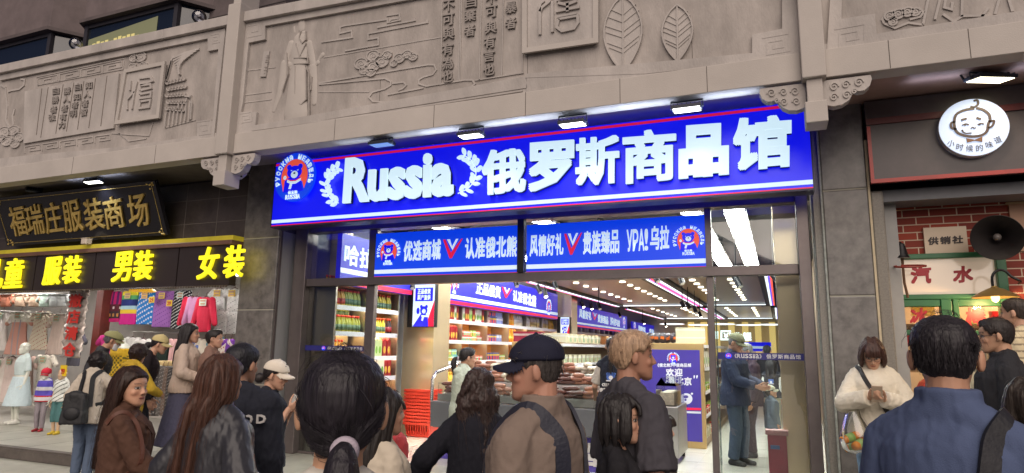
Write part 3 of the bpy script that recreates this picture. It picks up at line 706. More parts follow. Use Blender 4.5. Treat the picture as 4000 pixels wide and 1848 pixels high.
for c in (keysq(962, 92, 62, 1.1, -.2), keysq(945, 448, 36, 1.3, -.15)): corner(1, c)
corner(1, keysq(2978, 155, 68, 1.55, -.17)); corner(2, keysq(3258, 122, 74, 1.6, -.18)); corner(0, keysq(832, 142, 34, 1.0, -.2)); corner(0, keysq(778, 480, 52, 1.05, -.13))
relief('panel_groove', 1, [q4([(120, 530), (340, 505)]), q4([(700, 432), (1580, 280)]), q4([(95, 715), (310, 688)]), q4([(90, 772), (310, 745)]), q4([(660, 690), (1040, 690)])], w=.012, d=.012)
relief('ledge_line', 1, [q4([(175, 985), (1100, 860), (2200, 690)]), q2([(110, 590), (1000, 560), (2100, 445)])], w=.014, d=.082)
relief('fret_cloud', 1, [q4([(685, 318), (915, 283), (912, 232), (825, 252), (825, 205), (860, 195), (1180, 148), (1180, 172), (1275, 152), (1270, 105), (1175, 120)]),
    q4([(862, 384), (1112, 338), (1112, 285), (1035, 298), (1035, 255), (1480, 170), (1478, 150)]), q4([(1105, 208), (1385, 155), (1383, 140)]), q4([(1205, 165), (1205, 148), (1270, 138)])], w=.020, d=.026)
relief('scroll_cloud', 1, [q4([(665, 635), (1160, 590), (1205, 612), (1205, 640), (1160, 668), (1070, 692), (1040, 730), (1070, 762), (1180, 770), (1400, 735), (1800, 660), (1835, 630), (1815, 602), (1760, 602), (1470, 648), (1415, 630), (1415, 600), (1450, 580), (1520, 560), (1545, 525), (1530, 488), (1480, 488), (665, 625)]),
    q4([(1215, 628), (1300, 618), (1320, 640), (1295, 665), (1260, 680)]), q4([(1180, 712), (1450, 660)])], w=.018, d=.024)
def swirls(panel, spots, w=.014, d=.02, f=q4, name='swirl_cloud', blob=True):
    q = MB()
    for cx, cy, r in spots:
        c = np.array(f([(cx, cy)])[0]); rr = r/1.919
        ring = [(c[0]+rr*math.cos(t), c[1]+rr*.82*math.sin(t)-rr*.15*math.cos(t)) for t in np.linspace(0, 6.1, 20)]
        q.ribbon(line(ring, YR), w, YR-d, YR+.004); sp = [(c[0]+rr*.62*(1-.75*t)*math.cos(2+t*8), c[1]+rr*.55*(1-.75*t)*math.sin(2+t*8)) for t in np.linspace(0, 1, 14)]
        q.ribbon(line(sp, YR), w*.8, YR-d*.8, YR+.004)
        if blob: q.prism(line(ring[:-1], YR), YR-d*.5, YR+.004)
    q.build(name, STONE, PI_[panel])
swirls(1, [(985, 480, 48), (1010, 530, 34), (1075, 420, 46), (1075, 500, 46), (1140, 465, 50), (1180, 415, 34), (1060, 545, 34), (1270, 440, 40), (1330, 410, 34), (1375, 430, 30), (1230, 480, 24)])
# scholar in robes: a low relief of flattened forms
def flat(q, pts, r, dep=.55, f=q4):   # rounded forms pressed flat onto the panel
    P = [atY(*f([p])[0], YR) for p in pts]; rs = r if isinstance(r, (list, tuple)) else [r]*len(P)
    k0 = len(q.v); q.tube([Vector(p) for p in P], [a*.00165 for a in rs], 14); q.sph(P[0], rs[0]*.00165, 14, 8); q.sph(P[-1], rs[-1]*.00165, 14, 8)
    for i in range(k0, len(q.v)):
        x, y, z = q.v[i]; q.v[i] = (x, YR+(y-YR)*dep*.5, z)
q = MB()
flat(q, [(535, 175), (535, 215)], [34, 32]); flat(q, [(478, 205), (482, 240)], [10, 8]); flat(q, [(545, 250), (552, 330)], [22, 8])
flat(q, [(520, 300), (515, 380), (515, 470), (505, 600), (495, 760), (490, 860)], [60, 78, 72, 82, 98, 110], .4)
flat(q, [(455, 330), (425, 420), (415, 480), (470, 490)], [30, 28, 30, 22]); flat(q, [(405, 480), (390, 600), (370, 700), (325, 830)], [36, 34, 26, 14])
flat(q, [(590, 330), (612, 430), (625, 500), (655, 470)], [30, 28, 28, 20]); flat(q, [(620, 500), (625, 600), (630, 700), (630, 770)], [34, 32, 26, 22])
flat(q, [(648, 480), (672, 430), (690, 412)], [10, 12, 20]); flat(q, [(480, 485), (455, 505)], [22, 18])
sc = q.build('robed_scholar', STONE2, PI_[1], smooth=True)
q = MB()
for p in ([(485, 440), (590, 438), (590, 480), (485, 485)], [(495, 500), (495, 770), (540, 790), (578, 750), (575, 500)], [(575, 500), (600, 560), (600, 870)], [(430, 400), (440, 560), (400, 690)], [(500, 330), (530, 430), (575, 330)], [(620, 580), (612, 680)], [(535, 240), (525, 290), (548, 330), (575, 300), (572, 240)]):
    q.ribbon(line(q4(p), YR), .012, YR-.03, YR+.004)
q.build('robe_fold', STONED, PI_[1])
q = MB(); q.prism(line(q4([(258, 390), (300, 388), (272, 578), (230, 580)]), YR), YR-.02, YR+.004)
pl = q.build('name_tablet', STONE, PI_[1]); q = MB()
for i, ch in enumerate('孟子'):
    c = np.array([278-i*14, 440+i*85]); put(q, ch, [atY(*q4([(c[0]+a, c[1]+e)])[0], YR-.02) for a, e in ((-10, -25), (14, -27), (8, 27), (-16, 29))], (0, -1, 0), .006)
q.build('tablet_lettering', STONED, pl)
# inscription strips of the middle panel
def column(panel, chars, xy, sz, dep=.02, f=q4, name='inscription', m=STONE, fat=.02, sl=-.16):
    q = MB()
    for ch, (x, y) in zip(chars, xy):
        s = sz/2; q4p = [(x-s, y-s-sl*-0-s*sl*-1*-1*0+(-s)*sl*1), (x+s, y-s+s*sl), (x+s, y+s+s*sl), (x-s, y+s-s*sl)]
        q4p[0] = (x-s, y-s-s*sl)
        put(q, ch, [atY(*f([p])[0], YR) for p in q4p], (0, -1, 0), dep, fat)
    return q.build(name, m, PI_[panel])
LET = mat('raised_stone_lettering', (.30, .27, .25), .85, var=.15, vs=3)
column(1, '不可與有為也', [(1642, 48), (1640, 152), (1640, 258), (1634, 376), (1634, 482), (1632, 580)], 86, m=LET)
column(1, '自棄者', [(1808, 20), (1802, 122), (1798, 235)], 84, m=LET)
column(1, '不可與有言也', [(1962, -8), (1962, 92), (1956, 212), (1948, 322), (1944, 425), (1942, 528)], 86, m=LET)
column(1, '自暴者', [(2112, -60), (2108, 62), (2106, 180)], 84, m=LET)
relief('strip_line', 1, [q4([(1590, 20), (1580, 640)]), q4([(1725, 0), (1712, 610)]), q4([(1885, -20), (1868, 605)]), q4([(2050, -40), (2036, 570)]), q4([(2200, -60), (2190, 545)]), q4([(1735, 0), (1722, 610)]), q4([(1835, 605), (2200, 548)])], w=.012, d=.026)
# seal tablets
def seal(panel, outer, ch, f, inner):
    o = line(f(outer), YR); q = MB(); q.prism(o, YR-.05, YR+.004); t = q.build('seal_tablet', STONE, PI_[panel])
    q = MB(); q.ribbon(o, .055, YR-.075, YR-.045, closed=True); q.build('tablet_rim', STONE2, t)
    q = MB()
    for band in inner: q.ribbon(line(f(band), YR), .030, YR-.074, YR-.048)
    q.build('seal_character', STONE, t)
seal(1, [(112, -60), (640, -150), (640, 325), (112, 400)], '信', q2,
     [[(225, 280), (225, 60), (245, 30), (255, 40)], [(330, -20), (290, 40), (240, 80), (225, 110)], [(318, 30), (318, 262)], [(350, 25), (420, 10), (500, -5), (515, -30)], [(360, 45), (425, 60), (500, 30)], [(345, 108), (520, 75)], [(430, 40), (430, 110)],
      [(365, 165), (505, 140), (510, 190), (480, 235), (390, 255), (350, 225), (365, 165)], [(355, 150), (500, 125)]])
seal(0, [(972, 548), (1258, 490), (1215, 885), (905, 930)], '信', q1,
     [[(1012, 620), (1005, 690)], [(1058, 625), (1040, 700), (985, 760), (985, 835)], [(1040, 700), (1020, 830)], [(1075, 600), (1160, 590), (1175, 620), (1085, 650)], [(1085, 690), (1080, 655), (1160, 645), (1165, 672), (1090, 690)], [(1080, 720), (1165, 705), (1160, 740), (1080, 750), (1080, 720)],
      [(1085, 775), (1160, 762), (1150, 815), (1075, 825), (1085, 775)]])
# leaves
def leaf(top, mid, bot, hw):
    L = [(top[0], top[1])]; R = []
    for t in np.linspace(.1, .95, 9):
        x = top[0]+(bot[0]-top[0])*t; y = top[1]+(bot[1]-top[1])*t; w = hw*math.sin(math.pi*t**.92)**.8; L.append((x-w, y+w*.12)); R.append((x+w, y-w*.12))
    o = L+[bot]+R[::-1]; q = MB(); q.prism(line(q2(o), YR), YR-.018, YR+.004); q.ribbon(line(q2(o), YR), .014, YR-.034, YR+.0, closed=True)
    q.ribbon(line(q2([top, bot]), YR), .014, YR-.03, YR)
    for t in (.2, .3, .42, .5, .64, .70):
        x = top[0]+(bot[0]-top[0])*t; y = top[1]+(bot[1]-top[1])*t; w = hw*math.sin(math.pi*t**.92)**.8*.92
        q.ribbon(line(q2([(x, y+30), (x-w, y-12)]), YR), .008, YR-.026, YR); q.ribbon(line(q2([(x, y+30), (x+w, y-w*.55)]), YR), .008, YR-.026, YR)
    q.build('carved_leaf', STONE, PI_[1])
leaf((835, -25), (835, 270), (838, 545), 142); leaf((1240, 45), (1240, 250), (1245, 465), 114)
# left panel: bamboo book, bird, tree
q = MB(); q.prism(line(q1([(200, 690), (905, 555), (865, 965), (190, 1080)]), YR), YR-.03, YR+.004); bk = q.build('bamboo_book', STONE, PI_[0])
q = MB()
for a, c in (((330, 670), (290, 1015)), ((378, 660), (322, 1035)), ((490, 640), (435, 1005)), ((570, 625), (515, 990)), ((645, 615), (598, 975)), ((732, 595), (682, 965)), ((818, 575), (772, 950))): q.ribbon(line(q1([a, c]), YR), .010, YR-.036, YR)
q.build('slip_groove', mat('dark_groove_stone', (.20, .17, .15), .9), bk)  # darker lines between the slips, slightly proud of the book
S1 = .026
column(0, '知人者智', [(687, 648), (674, 715), (658, 785), (648, 850)], 52, .046, q1, m=LET)
column(0, '自知者明', [(606, 660), (597, 735), (583, 798), (571, 860)], 50, .046, q1, m=LET)
column(0, '勝人者有力', [(525, 690), (519, 752), (505, 822), (495, 885), (485, 945)], 50, .046, q1, m=LET)
column(0, '自勝者強', [(440, 690), (436, 757), (423, 830), (411, 888)], 50, .046, q1, m=LET)
def fret(p0, p1, n, h):
    out = []
    for i in range(n):
        a = np.array(p0)+(np.array(p1)-np.array(p0))*i/n; c = np.array(p0)+(np.array(p1)-np.array(p0))*(i+.88)/n; dx, dy = c-a
        out.append([tuple(a+(0, h)), tuple(a), tuple(c), tuple(c+(0, h*.8)), tuple(a+(dx*.3, dy*.3+h*.8)), tuple(a+(dx*.3, dy*.3+h*.35)), tuple(a+(dx*.68, dy*.68+h*.35))])
    return out
relief('fret_border', 0, [q1(b_) for b_ in fret((290, 590), (935, 455), 4, 55)+fret((190, 1100), (845, 1005), 5, 50)]+[q1([(285, 640), (275, 580), (935, 440), (925, 520), (285, 640)])], w=.012, d=.022)
q = MB()
for i in range(8):
    a = (1500-i*22, 370+i*16); c = (1300+i*8, 440+i*18); q.ribbon(line(q1([a, ((a[0]+c[0])/2, (a[1]+c[1])/2-6), c]), YR), .028, YR-.022-.002*i, YR+.003)
for i in range(6): q.ribbon(line(q1([(1300-i*6, 440+i*20), (1270-i*3, 560+i*10)]), YR), .022, YR-.026, YR+.003)
for r_ in range(5):
    for c_ in range(6):
        cx, cy = 1265+c_*24+(r_ % 2)*10, 620+r_*48-c_*6+c_*r_*2; q.ribbon(line(q1([(cx+15*math.cos(t), cy+18*math.sin(t)) for t in np.linspace(0, 3.4, 7)]), YR), .012, YR-.03, YR+.003)
for i in range(7): x = 1250+i*30; q.ribbon(line(q1([(x+10, 850-i*22), (x+2, 900-i*5), (x-2, 955-i*8)]), YR), .016, YR-.03, YR+.003)
q.ribbon(line(q1([(1395, 725), (1435, 730), (1448, 780), (1440, 900)]), YR), .02, YR-.03, YR+.003); q.build('carved_bird', STONE, PI_[0])
swirls(0, [(1010, 440, 30), (1060, 430, 42), (1085, 490, 26), (1000, 500, 26)], f=q1); swirls(0, [(40, 990, 45), (110, 980, 42), (150, 1030, 40), (60, 1060, 40), (20, 1040, 30), (120, 1080, 34)], f=q1, name='carved_rock')
relief('carved_tree', 0, [q1([(45, 660), (60, 800), (50, 900), (90, 1000), (100, 1040)]), q1([(205, 690), (195, 790), (212, 850), (195, 960), (205, 1020)]), q1([(65, 690), (90, 680), (150, 670), (185, 640), (190, 600), (160, 595)]), q1([(115, 820), (100, 870), (105, 940)]), q1([(45, 660), (10, 640)])], w=.030, d=.035)
relief('carved_bridge', 0, [q1([(880, 990), (970, 1060), (1100, 1040)]), q1([(840, 1000), (960, 1010), (1120, 1018), (1150, 920)]), q1([(1240, 960), (1470, 900)])], w=.014, d=.022)
swirls(2, [(910, 125, 38), (975, 110, 42), (1045, 95, 40), (1105, 95, 34), (935, 170, 30)], f=q3)
relief('carved_robe', 2, [q3([(1205, -30), (1160, 190)]), q3([(1290, -10), (1250, 150)]), q3([(1330, 0), (1320, 60), (1375, 75), (1380, 20)]), q3([(1455, -20), (1450, 130)]), q3([(1310, 110), (1390, 165), (1455, 125), (1640, 120)]), q3([(1650, 60), (1600, 130)]), q3([(1730, 0), (1700, 110)]), q3([(1800, -10), (1830, 90)])], w=.02, d=.03)
relief('cloud_outline', 2, [q3([(870, 180), (855, 150), (880, 105), (990, 70), (1130, 70), (1165, 95), (1140, 130), (1060, 150)]), q3([(870, 180), (950, 215), (1050, 175), (1160, 190)])], w=.018, d=.03)
q = MB()
for px in (330, 640, 1320, 1700, 2053, 2420, 2760, 3480, 3800): x = px_x(px, 300); q.box(x, x+.006, YP-.0015, YP+.01, 3.805, 4.058)
for px in (1480, 2053, 2700): x = px_x(px, 200); q.box(x, x+.005, YP+.0585, YP+.07, 4.13, 4.5)
q.build('block_joint', mat('sooty_joint', (.10, .085, .075), .9), gal)
# soffit behind the beam
q = MB(); q.box(-6.95, .44, YP+.2005, 8.6, 3.965, 4.055); tag(q.build('arcade_ceiling', mat('violet_soffit', (.30, .27, .36), .6, var=.1)), kind='structure')
q = MB(); q.box(-24, -6.951, YP+.2005, 8.6, 3.85, 3.93); tag(q.build('arcade_ceiling', mat('dark_soffit', (.10, .085, .085), .7, var=.2)), kind='structure')
q = MB(); q.box(.441, 9, YP+.2005, 8.6, 3.88, 3.96); tag(q.build('arcade_ceiling', mat('red_brown_soffit', (.32, .20, .17), .6, var=.15)), kind='structure')
q = MB(); q.box(-7.5, 9, 8.6, 8.9, 3.3, 5.0); tag(q.build('upper_wall', mat('upper_wall_paint', (.1, .09, .09), .8)), kind='structure')
# ================================================================ the shop front in the middle
def A(x, y, Y): return atY(x, y, Y)
def plate(q, x0, x1, z0, z1, yf, yb): q.box(x0, x1, yf, yb, z0, z1)
SB = mat('sign_blue_face', (.01, .015, .45), .3, emit=(.002, .004, .80), es=.85)
SB2 = mat('sign_blue_face_bright', (.01, .05, .5), .35, emit=(.001, .045, .70), es=.85)
SBI = mat('sign_blue_face_inner', (.02, .02, .35), .35, emit=(.012, .008, .42), es=.85)
SW = mat('sign_white_face', (.22, .24, .25), .35, emit=(.60, .79, .90), es=1.0)
SW2 = mat('sign_white_soft', (.7, .75, .78), .35, emit=(.50, .68, .80), es=.75)
SR = mat('sign_red_face', (.5, .01, .03), .35, emit=(.62, .006, .06), es=.8)
SO = mat('sign_orange_red_face', (.6, .06, .03), .35, emit=(.80, .09, .05), es=.8)
SIDE = mat('letter_return_dark', (.03, .035, .06), .4)
def emblem(parent, c, ex, ez, out, disc=True, blue=None, text=True, name='emblem', d=.02):
    """round badge: a bear's head in a red arch with a ring of letters"""
    c, ex, ez, out = [np.array(a, float) for a in (c, ex, ez, out)]; blue = blue or SB2
    P = lambda a, b, h=0: c+ex*a+ez*b+out*h
    root = MB()
    def poly(q, pts, h0, h1):
        n = len(pts); ar = sum(pts[i][0]*pts[(i+1) % n][1]-pts[(i+1) % n][0]*pts[i][1] for i in range(n))
        if ar < 0: pts = pts[::-1]
        q.add([P(a, b, h1) for a, b in pts]+[P(a, b, h0) for a, b in pts], [tuple(range(n))]+[(i, n+i, n+(i+1) % n, (i+1) % n) for i in range(n)])
    el = lambda a, b, rx, ry, n=28, t0=0, t1=2*math.pi: [(a+rx*math.cos(t), b+ry*math.sin(t)) for t in np.linspace(t0, t1, n, endpoint=abs(t1-t0) < 6.28)]
    if disc:
        poly(root, el(0, 0, 1, 1, 48), 0, d)
    else: poly(root, el(0, -.35, .40, .62, 36), 0, d)
    o = root.build(name, [blue], parent)
    q = MB(); poly(q, el(0, .02, .66, .72, 30, math.radians(-28), math.radians(208))+[(-.52, -.58), (-.42, -.2), (.42, -.2), (.52, -.5)], d, d+.003); q.build('red_arch', SO, o)
    q = MB(); poly(q, [(-.50, -.62), (-.46, -.12), (-.36, -.08), (-.3, -.02), (.32, -.02), (.42, -.42), (.50, -.60)], d+.003, d+.006); poly(q, el(.0, .2, .37, .27), d+.003, d+.0065)
    for s in (-1, 1): poly(q, el(.28*s, .42, .115, .11, 16), d+.003, d+.007)
    q.build('bear_head', SB, o)
    q = MB(); poly(q, el(.01, .10, .17, .15), d+.0065, d+.010); poly(q, el(-.46, .0, .075, .085, 14), d+.0065, d+.010)
    poly(q, [(-.32, -.08), (-.15, -.16), (.1, -.17), (.36, -.06), (.34, -.18), (.1, -.29), (-.15, -.28), (-.34, -.20)], d+.0065, d+.010); poly(q, [(-.18, -.27), (-.06, -.28), (-.12, -.5), (-.24, -.48)], d+.0065, d+.010)
    for s in (-1, 1): poly(q, [(.11*s+.01, .26), (.19*s+.01, .30), (.17*s+.01, .25)], d+.0065, d+.010)
    if text:
        for i, ch in enumerate('РУССКИЙ МЕДВЕДЬ'):
            if ch == ' ': continue
            t = math.radians(196-i*212/14); r0, r1 = .74, .95; w = .085
            u = np.array([math.cos(t), math.sin(t)]); v = np.array([u[1], -u[0]])
            qd = [u*r1-v*w, u*r1+v*w, u*r0+v*w*.85, u*r0-v*w*.85]; put(q, ch, [P(*k, d+.001) for k in qd], out, .006, .05)
        put_row(q, '俄北熊', P(-.26, -.56, d), P(.22, -.56, d), P(.22, -.70, d), P(-.26, -.70, d), out, .004, .02, .08)
        put_row(q, 'RUSSIA', P(-.38, -.72, d), P(.36, -.72, d), P(.36, -.91, d), P(-.38, -.91, d), out, .004, .04, .12)
    q.build('emblem_lettering', SW2, o)
    q = MB(); poly(q, el(.015, .15, .055, .035, 12), d+.010, d+.012); q.build('bear_nose', SIDE, o)
    q = MB(); poly(q, [(-.32, -.05), (-.15, -.13), (.1, -.14), (.36, -.03), (.36, -.07), (.1, -.18), (-.15, -.17), (-.32, -.09)], d+.0102, d+.012); q.build('scarf_stripe', SR, o)
    return o
YS = 6.62
sx0, sx1 = A(1070, 760, YS)[0], A(3168, 600, YS)[0]; sz1 = (A(1081, 632, YS)[2]+A(3150, 400, YS)[2])/2; sz0 = (A(1060, 887, YS)[2]+A(3182, 731, YS)[2])/2; sh = sz1-sz0
sg = thing('shop_sign', 'wide blue lit shop sign with raised white lettering, laurel sprays and a round bear badge', 'sign', (sx0, YS, sz0))
q = MB(); plate(q, sx0, sx1, sz0, sz1, YS, YS+.2); q.build('sign_panel', SB, sg)
q = MB(); plate(q, sx0-.012, sx1+.012, sz0-.02, sz0-.0005, YS-.004, YS+.21); plate(q, sx0-.014, sx0-.0005, sz0, sz1, YS-.004, YS+.21); plate(q, sx1+.0005, sx1+.014, sz0, sz1, YS-.004, YS+.21); q.build('sign_frame', mat('sign_frame_blue_black', (.02, .02, .06), .4), sg)
q = MB(); plate(q, sx0, sx1, sz1-sh*.055, sz1-sh*.022, YS-.004, YS); plate(q, sx0, sx1, sz0+.0, sz0+sh*.014, YS-.004, YS); q.build('red_stripe', SR, sg)
q = MB(); plate(q, sx0, sx1, sz0+sh*.045, sz0+sh*.095, YS-.004, YS); q.build('white_stripe', SW, sg)
F_ = (0, -1, 0)
q = MB(); qs = MB()
def sq(pts, Y=YS-.05): return [A(x, y, Y) for x, y in pts]
zz = lambda L, sc, ox, oy: [(ox+x/sc, oy+y/sc) for x, y in L]
put(q, 'Russia', sq(zz([(692, 140), (1546, 62), (1546, 428), (668, 493)], 1.9836, 1000, 550)), F_, .03, .022, .02)
put(qs, 'Russia', [p+np.array([0, .045, 0]) for p in sq(zz([(692, 140), (1546, 62), (1546, 428), (668, 493)], 1.9836, 1000, 550))], F_, .05, .022, .02)
for ch, x0, x1, y0, y1, ft in (('俄', 1886, 2056, 583, 757, .028), ('罗', 2067, 2244, 553, 743, .042), ('斯', 2250, 2420, 534, 724, .03), ('商', 2434, 2642, 508, 712, .03), ('品', 2652, 2848, 487, 692, .06), ('馆', 2864, 3092, 455, 661, .040)):
    h = (x1-x0)*.046; qd = [(x0, y0+h), (x1, y0-h*.6), (x1, y1-h*.9), (x0, y1+h)]
    put(q, ch, sq(qd), F_, .03, ft); put(qs, ch, [p+np.array([0, .045, 0]) for p in sq(qd)], F_, .05, ft)
q.build('lettering', SW, sg); qs.build('letter_return', SIDE, sg)
def laurel(stem, side):
    q = MB(); S = line(stem, YS-.05); P_ = smoothpts([(x, 0, z) for x, z in S], 24); q.tube([Vector((p[0], YS-.05, p[2])) for p in P_], .007, 6)
    for i in np.linspace(1, 22, 9).astype(int):
        p = P_[i]; t = P_[min(i+1, 23)]-P_[i-1]; t /= np.linalg.norm(t); n = np.array([-t[2], 0, t[0]])
        for s in (-1, 1):
            d = t*.75+n*s*.75; d /= np.linalg.norm(d); c = p+d*.056; e = np.array([-d[2], 0, d[0]])
            o = [c+d*.045*math.cos(a)+e*.021*math.sin(a) for a in np.linspace(0, 6.28, 14, endpoint=False)]
            q.prism([(k[0], k[2]) for k in o], YS-.07, YS-.03)
    q.build('laurel_spray', SW, sg)
laurel(zz([(640, 482), (585, 455), (552, 400), (535, 340), (560, 280), (590, 240), (628, 212)], 1.9836, 1000, 550), -1)
laurel(zz([(1565, 408), (1640, 370), (1690, 310), (1705, 235), (1690, 180), (1655, 140), (1610, 112)], 1.9836, 1000, 550), 1)
c = A(1157, 694, YS-.05); r = np.linalg.norm(A(1157, 694-92, YS-.05)-c)*1.0
emblem(sg, c, (r, 0, 0), (0, 0, r), F_, d=.035)
# ---------------------------------------------------------------- pillars and the bronze shop front
YPL = 6.9
def pillar(name, x0, x1, y1, zt_, lab, joints):
    t = thing(name, lab, 'pillar', ((x0+x1)/2, YPL, 0)); q = MB(); z = 0; js = joints+[zt_]
    for j in js: q.box(x0, x1, YPL, y1, z, j-.004); z = j+.004
    q.build('slab', GRAN, t, .012); q = MB(); q.box(x0+.006, x1-.006, YPL+.006, y1-.01, 0, zt_); q.build('joint_mortar', mat('pale_mortar', (.35, .34, .28), .9), t); return t
xl0, xl1 = A(945, 1000, YPL)[0], A(1072, 1000, YPL)[0]
pillar('granite_pillar', xl0, xl1+.05, 7.6, 4.05, 'dark granite pillar between the clothes shop and the blue sign', [.9, 1.9, 2.9])
xr0, xr1 = A(3235, 1100, YPL)[0]+.0, A(3418, 1100, YPL)[0]
pr = pillar('granite_pillar', xr0, xr1, 7.6, 3.9, 'dark granite pillar between the blue sign and the brick shop', [.92, 1.98, 3.02])
q = MB(); q.box(xr0-.018, xr0-.0005, YPL-.006, YPL+.03, 0, 3.9); q.box(xr0-.10, xr0-.085, YPL+.10, YPL+.14, 0, 3.6); q.build('pale_edge', mat('chipped_edge_stone', (.28, .30, .27), .7, var=.3, vs=20), pr)
q = MB(); q.box(xr0-.085, xr0-.0185, YPL+.03, 7.6, 0, 3.9); q.build('return_slab', GRANL, pr)
q = MB(); q.box(xr1+.0005, xr1+.02, YPL-.004, YPL+.03, 0, 3.5); q.build('pale_edge', mat('warm_edge_stone', (.50, .42, .28), .7, var=.15, vs=10), pr)
q = MB(); q.box(xr1+.02, xr1+.135, YPL+.05, 7.5, 0, A(3420, 745, YPL+.05)[2]); q.build('side_slab', GRANL, pr, .02)
sf = thing('glass_storefront', 'bronze framed glass shop front with steel side panels below the blue sign', 'shop front', ((xl1+xr0)/2, 7.3, 0))
YG = 7.3
X = lambda px, py, Y=YG: A(px, py, Y)[0]
def bar(name, x0, x1, z0, z1, y0, y1, m=BRONZE, bev=.006): q = MB(); q.box(x0, x1, y0, y1, z0, z1); return q.build(name, m, sf, bev)
jl0, jl1 = X(1172, 1100), X(1212, 1100); jr0, jr1 = X(3118, 1000, 7.2), X(3166, 1000, 7.2)
ml0, ml1 = X(1440, 1100), X(1472, 1100); mr0, mr1 = X(2757, 1000), X(2782, 1000)
zT0, zT1 = A(2000, 1095, YG)[2], A(2000, 1068, YG)[2]             # transom bar under the light boxes
zH0 = (A(1480, 898, YG)[2]+A(2750, 818, YG)[2])/2; zH1 = zH0+.17
bar('jamb', jl0-.03, jl1, 0, 3.25, 7.18, 7.40); bar('jamb', jr0, jr1, 0, 3.2, 7.12, 7.36)
bar('header', jl1, jr0, zH0, zH1, 7.22, 7.40); bar('transom', jl1, jr0, zT0-.02, zT1, 7.22, 7.36)
bar('mullion', ml0, ml1, 0, zT0-.02, 7.26, 7.34); bar('mullion', mr0, mr1, 0, zT0-.02, 7.26, 7.34); bar('mullion', ml0, ml1, zT1, zH0, 7.26, 7.34); bar('mullion', mr0, mr1, zT1, zH0, 7.26, 7.34)
q = MB(); q.box(xl1+.0505, xl1+.062, 6.97, 7.26, .02, 2.99); q.build('side_panel', STEEL2, sf)
q = MB(); q.box(xl1+.0505, xl1+.066, 6.93, 6.969, 0, 3.0); q.box(xl1+.0505, xl1+.07, 7.261, 7.30, 0, 3.0); q.build('panel_trim', BRONZE, sf)
bar('side_panel', xl1+.05, jl0-.03, .02, 3.0, 7.30, 7.34, STEEL2, 0)
q = MB()
for x in np.linspace(xl1+.06, jl0-.05, 3): q.box(x, x+.03, 7.26, 7.30, 0, 3.1)
q.build('panel_rib', STEEL2, sf)
q = MB(); q.box(xl1+.05, jr1, YS+.22, 7.40, zH1+.05, zH1+.09); q.build('mirror_soffit', mat('dark_mirror', (.25, .25, .3), .06, metal=1.), sf)
q = MB(); q.box(xl1+.05, jr1, 7.36, 7.42, zH1, zH1+.05); q.build('head_gap', BLACK, sf)
GL = glass_mat('shop_glass', (.93, .96, .95), .03)
def pane(x0, x1, z0, z1, nm='glass_pane'): q = MB(); q.box(x0, x1, 7.295, 7.303, z0, z1); return q.build(nm, GL, sf)
pane(jl1, ml0, .03, zT0-.02); pane(mr1, jr0, .03, zT0-.02); pane(jl1, ml0, zT1, zH0); pane(mr1, jr0, zT1, zH0)
bar('door_rail', jl1, ml0, 0, .03, 7.27, 7.33); bar('door_rail', mr1, jr0, 0, .03, 7.27, 7.33)
q = MB(); q.box(mr1+.012, mr1+.022, 7.26, 7.34, .03, zT0-.02); q.build('door_edge', glass_mat('glass_edge', (.75, .9, .85), .25, .1), sf)
LBL = mat('vinyl_strip', (.02, .02, .13), .4, emit=(.01, .01, .08), es=.3)
zs = 1.395
for x0, x1, xa in ((jl1-.0, ml0, .25), (mr1+.02, jr0, .06)):
    q = MB(); q.box(x0, x1, 7.288, 7.293, zs-.035, zs+.035); st = q.build('vinyl_strip', LBL, sf)
    q = MB(); L = x1-x0; put_row(q, '《Russia》 俄罗斯商品馆', *[(x0+L*a, 7.288, zs+c) for a, c in ((xa+.14, .022), (.97, .022), (.97, -.022), (xa+.14, -.022))], F_, .002, .02, .15); q.build('strip_lettering', mat('vinyl_white', (.6, .6, .6), .5), st)
    emblem(st, (x0+L*(xa+.07), 7.287, zs), (.035, 0, 0), (0, 0, .03), F_, d=.001, text=False)
